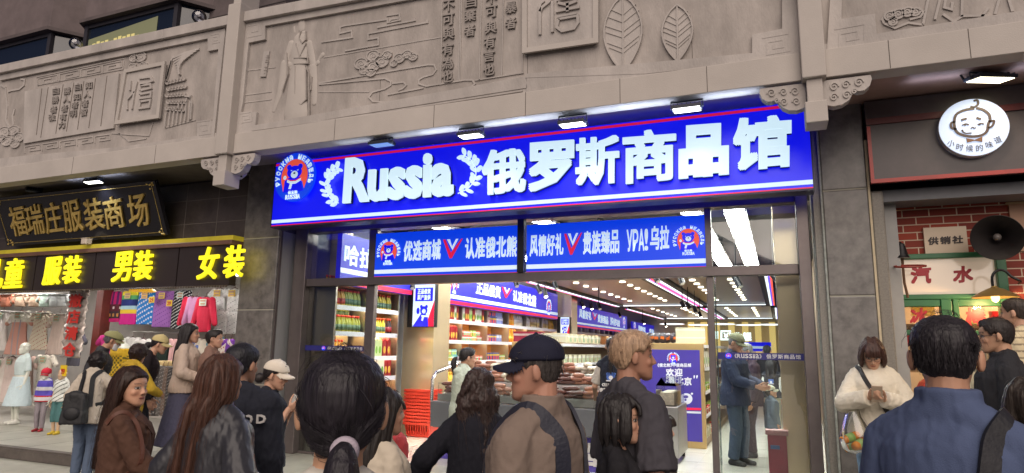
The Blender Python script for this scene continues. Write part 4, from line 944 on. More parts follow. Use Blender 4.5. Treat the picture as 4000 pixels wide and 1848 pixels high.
def lightbox(name, lab, quad, Y, items, emb, stripes=(.80, .885, .94, 1.), blue=SB2, cat='sign', out=F_, plane='Y', back=.08, group=None):
    at = (lambda x, y: atY(x, y, Y)) if plane == 'Y' else (lambda x, y: atX(x, y, Y))
    tl, tr, br, bl = [at(*p) for p in quad]; o_ = np.array(out, float)
    ax = 0 if plane == 'Y' else 1
    a0 = (tl[ax]+bl[ax])/2; a1 = (tr[ax]+br[ax])/2; z1 = (tl[2]+tr[2])/2; z0 = (bl[2]+br[2])/2
    if plane == 'X': z1a, z1b, z0a, z0b = tl[2], tr[2], bl[2], br[2]; z1 = z1b*.5+z1a*.5; z0 = z0a*.5+z0b*.5
    P = lambda a, b, h=0: (np.array([a0+(a1-a0)*a, Y, z0+(z1-z0)*b]) if plane == 'Y' else np.array([Y, a0+(a1-a0)*a, z0+(z1-z0)*b]))+o_*h
    def slab(a, c, b0, b1, h0, h1, nm, m, par):
        v0, v1 = P(a, b0, h0), P(c, b1, h1); q = MB(); q.box(*[f(v0[i], v1[i]) for i in range(3) for f in (min, max)]); return q.build(nm, m, par)
    t = thing(name, lab, cat, P(.5, 0), group)
    slab(0, 1, 0, 1, -back, 0, 'panel', blue, t)
    s = stripes; slab(0, 1, 1-s[1], 1-s[0], 0, .003, 'white_stripe', SW2, t); slab(0, 1, 1-s[3], 1-s[2], 0, .003, 'red_stripe', SR, t)
    qw = MB(); qr = MB()
    for it in items:
        kind, qd = it[0], it[1]; g = [at(*p)+o_*.001 for p in qd]
        if kind == 'V':
            g = np.array(g); L = lambda a, b: tuple((g[3]*(1-a)+g[2]*a)*(1-b)+(g[0]*(1-a)+g[1]*a)*b)
            for mb, pts in ((qr, [(0, 1), (.13, 1), (.40, .30), (.93, 1), (1, 1), (.45, 0), (.33, 0)]), (qw, [(.20, 1), (.36, 1), (.46, .62), (.66, 1), (.78, 1), (.48, .42)])):
                n = len(pts); mb.add([np.array(L(a, b))+o_*.004 for a, b in pts], [tuple(range(n))]); 
        else: put_row(qw, kind, *g, o_, .004, .028, .06)
    qw.build('lettering', SW2, t)
    if qr.v: qr.build('check_mark', SR, t)
    for c_, e_ in emb:
        c = at(*c_); rz = np.linalg.norm(at(c_[0], c_[1]-e_)-c); ex = (rz, 0, 0) if plane == 'Y' else (0, rz*(1 if a1 > a0 else -1), 0)
        emblem(t, c+o_*.0025, ex, (0, 0, rz), out, disc=False, blue=blue, d=.004)
    return t
k1 = lambda L: zz(L, 1.9836, 1000, 550); k2 = lambda L: zz(L, 1.9833, 2000, 550)
lightbox('light_box_sign', 'left blue light box over the entrance, bear badge at its left end', [(1471, 913), (2033, 880), (2031, 1072), (1460, 1093)], 7.24,
         [('优选商城', k1([(1150, 778), (1438, 760), (1432, 920), (1138, 936)])), ('V', k1([(1450, 766), (1604, 758), (1604, 905), (1450, 915)])), ('认准俄北熊', k1([(1622, 752), (2026, 735), (2022, 898), (1616, 916)]))], [((1519, 985), 55)])
lightbox('light_box_sign', 'right blue light box over the entrance, bear badge at its right end', [(2060, 883), (2751, 835), (2757, 1049), (2053, 1077)], 7.24,
         [('风情好礼', k2([(140, 735), (402, 715), (400, 885), (136, 898)])), ('V', k2([(405, 722), (545, 712), (545, 878), (405, 888)])), ('贵族臻品', k2([(550, 702), (835, 690), (832, 870), (548, 882)])), ('УРА!', k2([(888, 690), (1056, 680), (1056, 850), (890, 860)])), ('乌拉', k2([(1070, 662), (1222, 655), (1220, 840), (1068, 848)]))], [((2689, 940), 62)])
bar('light_box_divider', X(2033, 980)+.0, X(2058, 980), zT1, zH0, 7.19, 7.26, BLACK, 0)
# ---------------------------------------------------------------- floodlights
LENS = emis('flood_lens', (1., 1., .92), 7.)
FLH = mat('flood_housing', (.03, .035, .05), .45, metal=.3)
def flood(px, Y, lab, tgt, power, w=.30, col=(.85, .92, 1.), lens=LENS, zc=3.80, grp='floodlights under the stone gallery', dim=False):
    p = atY(*px, Y); t = thing('floodlight', lab, 'floodlight', p, grp); tv = Vector(tgt)-Vector(p); tv.normalize()
    R = tv.to_track_quat('-Z', 'Y').to_matrix().to_4x4(); Mx = Matrix.Translation(Vector(p)) @ R
    x3 = Mx.to_3x3() @ Vector((1, 0, 0))
    if abs(x3.x) < .5: Mx = Mx @ Matrix.Rotation(math.pi/2, 4, 'Z')
    def obx(nm, a, b, c0, c1, m): q = MB(); q.box(-a, a, -b, b, c0, c1); q.v = [tuple(Mx @ Vector(v)) for v in q.v]; return q.build(nm, m, t, .004)
    obx('housing', w*.46, w*.28, .0, .032, FLH); obx('lens', w*.41, w*.235, -.006, -.0005, lens)
    q = MB()
    for i in range(7): a = -w*.4+i*w*.133; q.add([tuple(Mx @ Vector(v)) for v in [(a, -w*.24, .0321), (a+.008, -w*.24, .0321), (a+.008, w*.24, .0321), (a, w*.24, .0321), (a, -w*.24, .046), (a+.008, -w*.24, .046), (a+.008, w*.24, .046), (a, w*.24, .046)]], [(3, 2, 1, 0), (4, 5, 6, 7), (0, 1, 5, 4), (1, 2, 6, 5), (2, 3, 7, 6), (3, 0, 4, 7)])
    q.build('heat_fin', FLH, t)
    q = MB()
    e0, e1 = Mx @ Vector((-(w*.46+.01), 0, .016)), Mx @ Vector((w*.46+.01, 0, .016)); q.tube([e0, (e0.x, e0.y, zc-.012), (e1.x, e1.y, zc-.012), e1], .008, 6)
    q.build('bracket', FLH, t)
    if power:
        l = bpy.data.lights.new('flood_beam', 'AREA'); l.shape = 'RECTANGLE'; l.size = w*.8; l.size_y = w*.5; l.energy = power; l.color = col; l.spread = math.radians(130)
        lo = bpy.data.objects.new('flood_beam', l); C.objects.link(lo); lo.parent = t; lo.matrix_local = Matrix.Translation(-Vector(p)) @ Mx @ Matrix.Translation((0, 0, -.012))
        sp = bpy.data.lights.new('added_uplight', 'AREA'); sp.shape = 'RECTANGLE'; sp.size = 1.2; sp.size_y = .05; sp.energy = power*.22; sp.color = (.62, .74, 1.)  # added upward lamp, brightens the stone underside in place of scattered flood light
        so = bpy.data.objects.new('added_uplight', sp); C.objects.link(so); so.parent = t; so.location = (0, .0, .0); so.rotation_euler = (math.pi, 0, 0)
    return t
for px, pw, lab in (((1491, 566), 3, 'dim floodlight over the laurel spray, leftmost of the four above the blue sign'), ((1840, 532), 10, 'lit floodlight above the first large character of the blue sign'), ((2237, 488), 10, 'lit floodlight above the third large character of the blue sign'), ((2683, 428), 10, 'lit floodlight above the fifth large character, rightmost over the blue sign')):
    p = atY(*px, 6.02); flood(px, 6.02, lab, (p[0], 6.02+.03, p[2]-.62), pw, lens=LENS if pw > 5 else emis('flood_lens_dim', (.15, .3, .75), .8))
flood((365, 712), 6.25, 'lit floodlight above the black plaque of the clothes shop', A(365, 860, 6.28), 9, .26, zc=3.84)
flood((135, 742), 6.4, 'unlit floodlight on a wire above the left end of the black plaque', A(135, 860, 6.7), 0, .24, lens=mat('unlit_lens', (.25, .28, .28), .2), zc=3.84)
flood((3868, 312), 6.45, 'warm lit floodlight above the round face sign', A(3868, 480, 6.50), 4, .36, (1, .85, .6), emis('flood_lens_warm', (1., .9, .62), 7.), zc=3.88)
q = MB(); q.tube([Vector(A(3745, 258, 6.45)), Vector(A(3760, 252, 6.45)), Vector(A(3900, 242, 6.45)), Vector(A(3990, 220, 6.45))], .012, 6); q.tube([Vector(A(3752, 255, 6.45)), Vector(A(3748, 285, 6.45)), Vector(A(3765, 312, 6.45))], .010, 6)
tag(q.build('cable', BLACK), 'black cable running to the warm floodlight at the right edge', 'cable')
# security camera by the left bracket
p = A(945, 682, 6.35); t = thing('security_camera', 'white bullet security camera beside the left stone bracket', 'camera', p)
ax = np.array([.35, -.55, -.32]); ax /= np.linalg.norm(ax)
q = MB(); q.cyl(p-ax*.10, p+ax*.10, .045, .045, 18); q.build('housing', WHITE, t, smooth=True)
q = MB(); q.cyl(p+ax*.10, p+ax*.112, .046, .046, 18); fc = q.build('face_plate', WHITE, t, smooth=True)
q = MB(); b_ = np.cross(ax, (0, 0, 1)); b_ /= np.linalg.norm(b_)
for s in (-1, 1): q.cyl(p+ax*.112+b_*.018*s, p+ax*.116+b_*.018*s, .012, .012, 12)
q.build('lens', BLACK, fc); q = MB(); q.tube([p-ax*.06, p-ax*.06+np.array([0, .1, .12])], .014, 8); q.build('mount', WHITE, t)
# ================================================================ the clothes shop on the left
wl = thing('clothes_shop', 'dark tiled front of the clothes shop left of the granite pillar', 'shop building', (-11, 6.95, 0))
r2 = lambda L: zz(L, 1.831, 0, 600)
YW = 6.95
q = MB(); q.box(-20, xl0, YW, YW+.25, A(500, 985, YW)[2], 3.82); q.build('wall', mat('dark_brown_tile', (.075, .062, .058), .32, var=.35, vs=3, bump=.06, bs=60), wl)
q = MB(); zz_ = [A(700, 880, YW)[2], A(700, 790, YW)[2], A(700, 700, YW)[2]]
for z in zz_: q.box(-20, xl0, YW-.002, YW, z, z+.008)
for px in (728, 852): x = A(px, 800, YW)[0]; q.box(x, x+.008, YW-.0025, YW, 2.6, 3.82)
q.build('tile_joint', mat('tile_joint', (.17, .15, .14), .8), wl)
YN = 6.72
zN1 = (A(0, 1003, YN)[2]+A(940, 962, YN)[2])/2; zN0 = (A(0, 1140, YN)[2]+A(935, 1112, YN)[2])/2
q = MB(); q.box(-20, xl0, YN-.03, YN+.2, zN1+.004, zN1+.07); q.build('brown_rail', mat('brown_rail', (.16, .085, .06), .4, var=.2), wl, .01)
q = MB(); q.box(-20, xl0, YN-.01, YN+.22, zN1+.07, zN1+.135); q.build('yellow_strip', mat('lit_yellow_strip', (.45, .36, .03), .4, emit=(.42, .34, .02), es=.30, var=.3, vs=2), wl)
q = MB(); q.box(-20, xl0, YN+.36, 9.4, zN0+.30, zN0+.34); q.build('ceiling', mat('shop_ceiling_white', (.7, .7, .68), .7), wl)
q = MB(); q.tube([(xl0-.02-i*.0125, YN-.012, zN0-.012) for i in range(600)], [(.006, .011, .015, .011)[i % 4] for i in range(600)], 6)
q.build('bead_trim', mat('bead_trim', (.09, .07, .05), .4), wl)
YEL = mat('yellow_lit_letter', (.7, .6, .02), .4, emit=(.95, .86, .02), es=.85)
NB = mat('sign_brown_black', (.035, .026, .024), .35)
edges = [-20, A(137, 1060, YN)[0], A(368, 1060, YN)[0], A(694, 1040, YN)[0], xl0-.0]
NEON = [('儿童', 'leftmost', [(-35, 870), (108, 862)], 128), ('服装', 'second', [(383, 845), (525, 836)], 120), ('男装', 'third', [(882, 815), (1032, 806)], 128), ('女装', 'rightmost', [(1497, 790), (1682, 778)], 140)]
CN = ['children', 'clothing', 'menswear', 'womenswear']
for i, (s, w_, cs, sz) in enumerate(NEON):
    x0, x1 = edges[i]+.012, edges[i+1]-.012; t = thing('lit_sign', 'dark panel with two glowing yellow %s characters over the clothes shop' % CN[i], 'sign', ((x0+x1)/2, YN, zN0), 'yellow character signs over the clothes shop')
    q = MB(); q.box(x0, x1, YN, YN+.12, zN0, zN1); q.build('panel', NB, t)
    q = MB()
    for ch, (cx, cy) in zip(s, cs):
        hw, hh = sz*.5, sz*.82; qd = [(cx-hw+14, cy-hh), (cx+hw+14, cy-hh-14), (cx+hw-14, cy+hh-8), (cx-hw-14, cy+hh)]
        put(q, ch, [A(*p_, YN-.015) for p_ in r2(qd)], F_,   .03, .017)
    q.build('lettering', YEL, t)
# black plaque
ptl, ptr, pbr, pbl = A(-30, 776, 6.38), A(603, 706, 6.38), A(655, 918, 6.78), A(28, 962, 6.78)
pq = thing('name_plaque', 'black plaque with gilded brush characters leaning out over the clothes shop', 'sign', (ptl+pbr)/2)
nrm_ = np.cross(ptr-ptl, pbl-ptl); nrm_ = -nrm_/np.linalg.norm(nrm_); nrm_ = nrm_ if nrm_[1] < 0 else -nrm_
PQ = lambda u, v, h=0: (ptl*(1-u)*(1-v)+ptr*u*(1-v)+pbr*u*v+pbl*(1-u)*v)+nrm_*h
q = MB(); q.hull8([PQ(0, 1, -.06), PQ(1, 1, -.06), PQ(1, 1), PQ(0, 1)][::-1], [PQ(0, 0, -.06), PQ(1, 0, -.06), PQ(1, 0), PQ(0, 0)][::-1]); q.build('board', mat('black_lacquer', (.012, .012, .018), .22, coat=.3), pq)
GOLD = mat('gilt', (.72, .52, .17), .38, metal=.45, var=.2, vs=8)
q = MB()
for a in ([(.02, .06), (.98, .06), (.98, .94), (.02, .94)],):
    for i in range(4):
        p_, n_ = a[i], a[(i+1) % 4]; q.tube([PQ(*p_, .004), PQ(*n_, .004)], .0035, 5)
for u, v in ((.03, .08), (.97, .08), (.97, .92), (.03, .92)):
    for k in range(6): q.sph(PQ(u+random.uniform(-.02, .02), v+random.uniform(-.06, .06), .002), .016, 6, 4)
q.build('gilt_border', GOLD, pq)
q = MB()
for i, (ch, cx, cy) in enumerate((('福', 100, 490), ('瑞', 240, 468), ('庄', 388, 464), ('服', 535, 448), ('装', 695, 428), ('商', 840, 412), ('场', 1008, 392))):
    u = (cx+55-i*9)/1148.; hw, hh = .056, .285; v = .50
    put(q, ch, [PQ(u-hw+.012, v-hh, .005), PQ(u+hw+.008, v-hh-.04, .005), PQ(u+hw-.008, v+hh, .005), PQ(u-hw-.012, v+hh+.02, .005)], nrm_, .02, .012)
q.build('gilt_lettering', GOLD, pq)
t = thing('junction_box', 'small pale box fixed under the black plaque on the yellow strip', 'box', A(338, 944, 6.66)); p = A(338, 944, 6.66)
q = MB(); q.box(p[0]-.06, p[0]+.06, p[1]-.05, p[1]+.05, p[2]-.045, p[2]+.045); q.build('casing', mat('beige_plastic', (.55, .45, .35), .5), t, .01); q = MB(); q.box(p[0]-.064, p[0]+.064, p[1]-.054, p[1]+.054, p[2]+.045, p[2]+.052); q.build('lid', mat('beige_plastic2', (.6, .52, .42), .5), t)
# interior shell of the clothes shop
q = MB(); q.box(-20, xl0-.02, 9.2, 9.3, 0, 2.95); q.build('back_wall', mat('shop_wall_white', (.46, .43, .40), .7, var=.08), wl)
q = MB(); q.box(xl0-.0, xl0+.1, 7.6, 9.3, 0, 2.95); q.build('side_wall', mat('shop_wall_white2', (.6, .58, .55), .7), wl)
q = MB(); q.box(-20, xl0, 7.36, 9.3, -.1, -.003); tag(q.build('clothes_shop_floor', mat('shop_tile_grey', (.42, .42, .38), .35, var=.1)), kind='structure')
LED = emis('led_tube', (1., .95, .9), 40.)
for i, x in enumerate(np.linspace(-14.5, -7.6, 5)):
    t = thing('ceiling_lamp', 'white tube lamp under the clothes shop ceiling above the hanging garments', 'lamp', (x, 7.5, zN0+.26), 'tube lamps in the clothes shop')
    q = MB(); q.box(x-.5, x+.5, 7.44, 7.56, zN0+.24, zN0+.265); q.build('diffuser', LED, t); q = MB(); q.box(x-.52, x+.52, 7.42, 7.58, zN0+.265, zN0+.299); q.build('casing', WHITE, t)
q = MB(); x = A(560, 1115, 7.0)[0]; q.lathe([(.03, .10), (.10, .07), (.19, 0), (.17, -.01)], (x, 7.0, zN0-.02), 18)
t = tag(q.build('hat_lamp', mat('amber_shade', (.5, .25, .02), .5, emit=(.9, .45, .02), es=.6), smooth=True), 'amber shaded lamp peeping out under the menswear characters', 'lamp')
# ================================================================ inside the shop
XW = -6.15; XS = -5.72
q = MB(); q.box(XW-.3, 3.0, 7.36, 34, -.1, -.001); tag(q.build('shop_floor', mat('shop_floor_tile', (.62, .61, .55), .16, var=.06, vs=1.5)), kind='structure')
q = MB()
for i in range(40): q.box(XW, 3., 7.5+i*.8, 7.504+i*.8, -.01, .0006)
for i in range(11): q.box(XW+.3+i*.8, XW+.304+i*.8, 7.4, 33, -.01, .0006)
tag(q.build('floor_joints', mat('floor_joint', (.3, .3, .27), .5)), kind='structure')
q = MB(); q.box(XW-.3, XW, 7.36, 34, 0, 3.5); tag(q.build('shop_wall', mat('shop_wall_grey', (.35, .34, .33), .6)), kind='structure')
q = MB(); q.box(.75, .95, 7.36, 34, 0, 3.5); tag(q.build('shop_wall', mat('shop_wall_tan', (.42, .35, .25), .5)), kind='structure')
q = MB(); q.box(XW, .75, 32, 32.2, 0, 3.5); tag(q.build('shop_wall', mat('shop_wall_cream', (.5, .46, .38), .6)), kind='structure')
q = MB(); q.box(XW, .75, 7.36, 34, 3.4, 3.5); tag(q.build('shop_ceiling', mat('black_ceiling', (.014, .014, .022), .8)), kind='structure')
CE = mat('coffer_brown', (.30, .22, .19), .28, var=.06)
LW = emis('led_strip_white', (.9, .95, 1.), 1.7); LB = emis('led_strip_blue', (.12, .08, .75), 1.6); LR = emis('led_strip_red', (.9, .10, .06), 1.6)
DL = emis('downlight_glow', (1., .90, .70), 6.)
ZC = 2.9
def coffer(x0, x1, y0, y1, lab, rows):
    t = thing('ceiling_coffer', lab, 'ceiling light', ((x0+x1)/2, (y0+y1)/2, ZC), 'coffered ceiling panels with light strips')
    q = MB(); q.box(x0, x1, y0, y1, ZC, ZC+.12); q.build('panel', CE, t)
    q = MB(); q.box(x0-.12, x0-.03, y0-.1, y1+.1, ZC-.06, ZC+.1); q.box(x1+.03, x1+.12, y0-.1, y1+.1, ZC-.06, ZC+.1); q.box(x0-.03, x1+.03, y1+.02, y1+.3, ZC-.06, ZC+.1); q.build('black_frame', BLACK, t)
    for nm, m, a, b in (('white_strip', LW, .0, .05), ('blue_strip', LB, .05, .09), ('red_strip', LR, .09, .13)):
        q = MB(); q.box(x0-.13-b, x0-.13-a, y0, y1, ZC-.07, ZC-.05); q.box(x1+.13+a, x1+.13+b, y0, y1, ZC-.07, ZC-.05)
        if nm == 'white_strip': q.box(x0, x1, y1-.02, y1+.019, ZC-.05, ZC-.02)
        q.build(nm, m, t)
    for x, ys in rows:
        for y in ys: q = MB(); q.cyl((x, y, ZC-.02), (x, y, ZC-.001), .062, n=14); q.build('downlight', DL, t)
yr = np.linspace(13.9, 19.6, 8); yr2 = np.linspace(23.5, 29, 6)
coffer(-2.06, -.32, 13.0, 21.4, 'nearest right ceiling coffer with white, blue and red light strips', [(-1.62, yr), (-.86, yr)])
coffer(-4.75, -2.55, 13.0, 21.4, 'nearest middle ceiling coffer with white, blue and red light strips', [(-4.15, yr), (-3.1, yr)])
coffer(-2.06, -.2, 22.8, 30.5, 'far right ceiling coffer with small downlights', [(-1.62, yr2), (-.75, yr2)])
coffer(-4.75, -2.55, 22.8, 30.5, 'far middle ceiling coffer with small downlights', [(-4.15, yr2), (-3.1, yr2)])
LP = emis('led_panel', (.97, 1., .94), 44.)
def ledrow(x0, y0, y1, n, lab):
    for i in range(n):
        y = y0+(y1-y0)*i/n; t = thing('led_panel', lab, 'ceiling light', (x0, y, 3.32), 'led panels in the black ceiling')
        q = MB(); q.box(x0-.13, x0+.13, y, y+(y1-y0)/n-.22, 3.30, 3.318); q.build('diffuser', LP, t); q = MB(); q.box(x0-.15, x0+.15, y-.02, y+(y1-y0)/n-.20, 3.318, 3.36); q.build('casing', WHITE, t)
ledrow(-.47, 7.9, 15.6, 6, 'white led panel in the rightmost row of the black shop ceiling')
ledrow(-1.03, 7.9, 15.6, 6, 'white led panel in the second row from the right of the black ceiling')
ledrow(-3.2, 7.9, 15.6, 6, 'white led panel in the black ceiling over the sausage counter')
ledrow(-4.9, 7.9, 15.6, 6, 'white led panel in the black ceiling along the drink shelves')
for i, (x, y) in enumerate([(-4.3, 25.), (-3.2, 26), (-2.2, 25), (-1.2, 26), (-.3, 25.5), (-3.8, 29), (-1.5, 29)]):
    t = tag((lambda q: q.build('oval_lamp', LW, None, smooth=True))(MB().sph((x, y+4, 2.55), (.55, .55, .03), 24, 6)), 'white oval lamp hanging over the back of the shop', 'ceiling light', 'oval lamps at the back of the shop')
# track spotlights
def spot(x, y, z, lit, lab, ax=(.3, -.25, -.8)):
    t = thing('track_spotlight', lab, 'spotlight', (x, y, z), 'black track spotlights'); a = Vector(ax).normalized(); p = Vector((x, y, z))
    q = MB(); q.cyl(p-a*.09, p+a*.09, .045, n=14); q.build('barrel', BLACK, t, smooth=True); q = MB(); q.tube([p-a*.05, (x, y, 3.38)], .010, 6); q.build('stem', BLACK, t)
    q = MB(); q.cyl(p+a*.0905, p+a*.094, .038, n=14); q.build('lens', emis('spot_lens_lit', (1., .93, .75), 9.) if lit else emis('spot_lens_dim', (.5, .48, .42), .5), t)
for i, (px, py, Y, lit) in enumerate([(1610, 1110, 9.3, 0), (2015, 1104, 11., 0), (2105, 1130, 11.5, 0), (2130, 1145, 12.2, 1), (2170, 1115, 12.5, 0), (2275, 1190, 17, 1), (2310, 1197, 18, 1), (2340, 1196, 15, 0), (2560, 1085, 10.5, 0), (2660, 1090, 10.5, 0), (2420, 1230, 22, 0), (2512, 1258, 24, 1), (2600, 1268, 26, 1), (2668, 1192, 15, 1), (2690, 1195, 15.5, 0), (2715, 1210, 16.5, 0), (2880, 1100, 9.6, 0), (3030, 1085, 9., 0), (2735, 1230, 19, 1)]):
    p = atY(px, py, Y); spot(p[0], Y, p[2], lit, 'black track spotlight with a %s lens hanging from the shop ceiling' % ('glowing' if lit else 'dim'), (.25+.1*(i % 3), -.3, -.7))
tr = MB(); tr.box(-5.0, -4.96, 9, 28, 3.3, 3.34); tr.box(-2.36, -2.32, 9, 28, 3.3, 3.34); tag(tr.build('light_track', BLACK), 'black light track along the shop ceiling', 'track')
# ---------------------------------------------------------------- hanging light boxes over the shelves
i1 = lambda L: zz(L, 2.974, 1600, 1080); i2 = lambda L: zz(L, 2.974, 2200, 1180); FX_ = (1, 0, 0); XB = -5.62
lightbox('hanging_light_box', 'nearest long blue light box over the drink shelves', [(1704, 1012), (2178, 1160), (2178, 1256), (1702, 1166)], XB,
         [('正品俄货', i1([(775, 66), (1058, 120), (1056, 260), (765, 195)])), ('V', i1([(1066, 118), (1192, 145), (1192, 270), (1066, 235)])), ('认准俄北熊', i1([(1200, 155), (1472, 225), (1468, 360), (1196, 285)]))], [((2143, 1200), 33), ((1773, 1110), 40)], (.74, .84, .90, .99), SBI, out=FX_, plane='X', group='light boxes over the shelves')
lightbox('hanging_light_box', 'middle blue light box over the shelves, beyond the second steel column', [(2222, 1180), (2449, 1240), (2451, 1307), (2225, 1264)], XB,
         [('风情好礼', i2([(186, 78), (330, 120), (326, 215), (184, 180)])), ('V', i2([(335, 118), (400, 138), (400, 222), (335, 200)])), ('贵族臻品', i2([(402, 138), (525, 175), (523, 262), (400, 235)])), ('УРА!乌拉', i2([(545, 175), (660, 212), (658, 290), (543, 262)]))], [((2238, 1217), 26), ((2437, 1260), 22)], (.78, .86, .92, 1.), SBI, out=FX_, plane='X', group='light boxes over the shelves')
lightbox('hanging_light_box', 'farthest blue light box over the shelves', [(2472, 1251), (2608, 1287), (2607, 1318), (2472, 1302)], XB,
         [('风情好礼', i2([(872, 270), (960, 295), (958, 365), (870, 345)])), ('贵族臻品 УРА', i2([(1000, 305), (1160, 345), (1158, 395), (998, 375)]))], [((2479, 1275), 17), ((2598, 1300), 12)], (.8, .87, .93, 1.), SBI, out=FX_, plane='X', group='light boxes over the shelves')
hp = thing('hanging_light_box', 'blue light box with white characters behind the upper left pane', 'sign', atX(1390, 990, XB), 'light boxes over the shelves')
def Xq(pts, x=XB): return [atX(a, b, x) for a, b in pts]
g = Xq([(1338, 920), (1446, 925), (1446, 1092), (1328, 1090)]); ya, yb_ = g[0][1], g[1][1]+2.0; za, zb_ = 2.28, 3.0
q = MB(); q.box(XB-.08, XB, ya, yb_, za, zb_); q.build('panel', SBI, hp); q = MB(); q.box(XB, XB+.003, ya, yb_, za+.16, za+.23); q.build('white_stripe', SW2, hp); q = MB(); q.box(XB, XB+.003, ya, yb_, za, za+.07); q.build('red_stripe', SR, hp)
q = MB(); put_row(q, '哈拉少', (XB+.001, ya+.05, 2.86), (XB+.001, ya+1.15, 2.86), (XB+.001, ya+1.15, 2.56), (XB+.001, ya+.05, 2.56), FX_, .004, .03, .06); q.build('lettering', SW2, hp)
# ---------------------------------------------------------------- shelving
WOOD = mat('honey_shelf_wood', (.50, .21, .04), .45, var=.15, vs=3, stretch=(1, 1, 8)); SHW = mat('shelf_edge_white', (.70, .70, .74), .4); LS = emis('shelf_led_warm', (1., .78, .45), 26.)
def shelf(name, lab, y0, y1, bays, zs, x=XS, depth=.42, top=2.25, grp='wooden drink shelves'):
    t = thing(name, lab, 'shelf', (x-depth/2, (y0+y1)/2, 0), grp)
    q = MB(); q.box(x-depth-.02, x-depth, y0, y1, 0, top); q.build('back_panel', WOOD, t)
    q = MB(); q.box(x-depth, x-.02, y0, y1, top-.04, top); q.build('top_board', WOOD, t)
    for y in bays: q = MB(); q.box(x-depth, x, y-.018, y+.018, 0, top-.041); q.build('upright', mat('steel_upright', (.45, .40, .33), .3, metal=.8), t)
    for z in zs:
        q = MB(); q.box(x-depth, x-.012, y0+.02, y1-.02, z-.03, z); b_ = q.build('board', WOOD, t)
        q = MB(); q.box(x-.0118, x+.004, y0+.02, y1-.02, z-.055, z+.012); q.build('price_rail', SHW, b_)
        q = MB(); q.box(x-.075, x-.035, y0+.05, y1-.05, z-.042, z-.0305); q.build('led_strip', LS, b_)
    return t
zA = [.28, .62, .96, 1.27, atX(1350, 1298, XS)[2], atX(1350, 1196, XS)[2]]
yA0 = atX(1312, 1200, XS)[1]; yA1 = atX(1558, 1220, XS)[1]; yAm = atX(1432, 1200, XS)[1]
yB = [atX(p_, 1250, XS)[1] for p_ in (1700, 1806, 1904, 1987, 2057, 2120, 2175)]
zB = [.30, .62, atX(1750, 1502, XS)[2]*.5+.35, atX(1750, 1413, XS)[2], atX(1750, 1330, XS)[2], atX(1750, 1249, XS)[2]]
shelf('drink_shelf', 'wooden shelf of small juice bottles just behind the left glass pane', yA0, yA1, [yA0, yAm, yA1], zA, top=2.3)
shelf('drink_shelf', 'long wooden shelf of cartons and bottles between the two steel columns', yB[0], yB[-1], yB, zB)
yC0, yC1 = atX(2228, 1280, XS)[1], atX(2450, 1310, XS)[1]; shelf('drink_shelf', 'far wooden shelf beyond the second steel column', yC0, yC1, list(np.linspace(yC0, yC1, 6)), zB)
yD1 = 31.5; shelf('drink_shelf', 'farthest wooden shelf below the farthest light box', yC1+.6, yD1, list(np.linspace(yC1+.6, yD1, 5)), zB)
# ---------------------------------------------------------------- goods: one mesh of each kind, every one in view an object of its own
def proto(kind, col, cap=(.5, .02, .02), lab2=(.7, .7, .65), h=.245, r=.037):
    q = MB()
    if kind == 'bottle':
        q.lathe([(r*.9, 0), (r, .01), (r, h*.52), (r*.85, h*.62), (r*.42, h*.80), (r*.40, h*.88)], n=9); q.m = 1; q.lathe([(r*.48, h*.87), (r*.48, h)], n=9); q.m = 2; q.lathe([(r*1.03, h*.14), (r*1.03, h*.46)], n=9)
    elif kind == 'carton':
        q.box(-r, r, -r, r, 0, h*.86); q.hull8([(-r, -r, h*.86), (r, -r, h*.86), (r, r, h*.86), (-r, r, h*.86)], [(-r, -r*.2, h*.97), (r, -r*.2, h*.97), (r, r*.2, h*.97), (-r, r*.2, h*.97)]); q.m = 1; q.cyl((0, -r*.4, h*.93), (0, -r*.4, h*1.02), r*.4, n=9); q.m = 2; q.sph((r*1.0, 0, h*.36), (r*.12, r*.7, h*.2), 8, 6)
    elif kind == 'can':
        q.lathe([(r*.9, 0), (r, h*.04), (r, h*.94), (r*.9, h)], n=10); q.m = 1; q.lathe([(r*.9, h), (r*.86, h*1.01)], n=10); q.m = 2; q.lathe([(r*1.02, h*.25), (r*1.02, h*.6)], n=10)
    else:
        q.box(-r, r, -r*1.3, r*1.3, 0, h); q.m = 1; q.box(-r*1.01, r*1.01, -r*1.31, r*1.31, h*.6, h*.8); q.m = 2; q.box(r, r*1.012, -r*.8, r*.8, h*.12, h*.55)
    me = q.mesh(kind in ('bottle', 'can'))
    cm = lambda c, rr=.35: mat('pack_%02x%02x%02x' % tuple(int(255*x) for x in c), c, rr)
    for c in (col, cap, lab2): me.materials.append(cm(c))
    return me
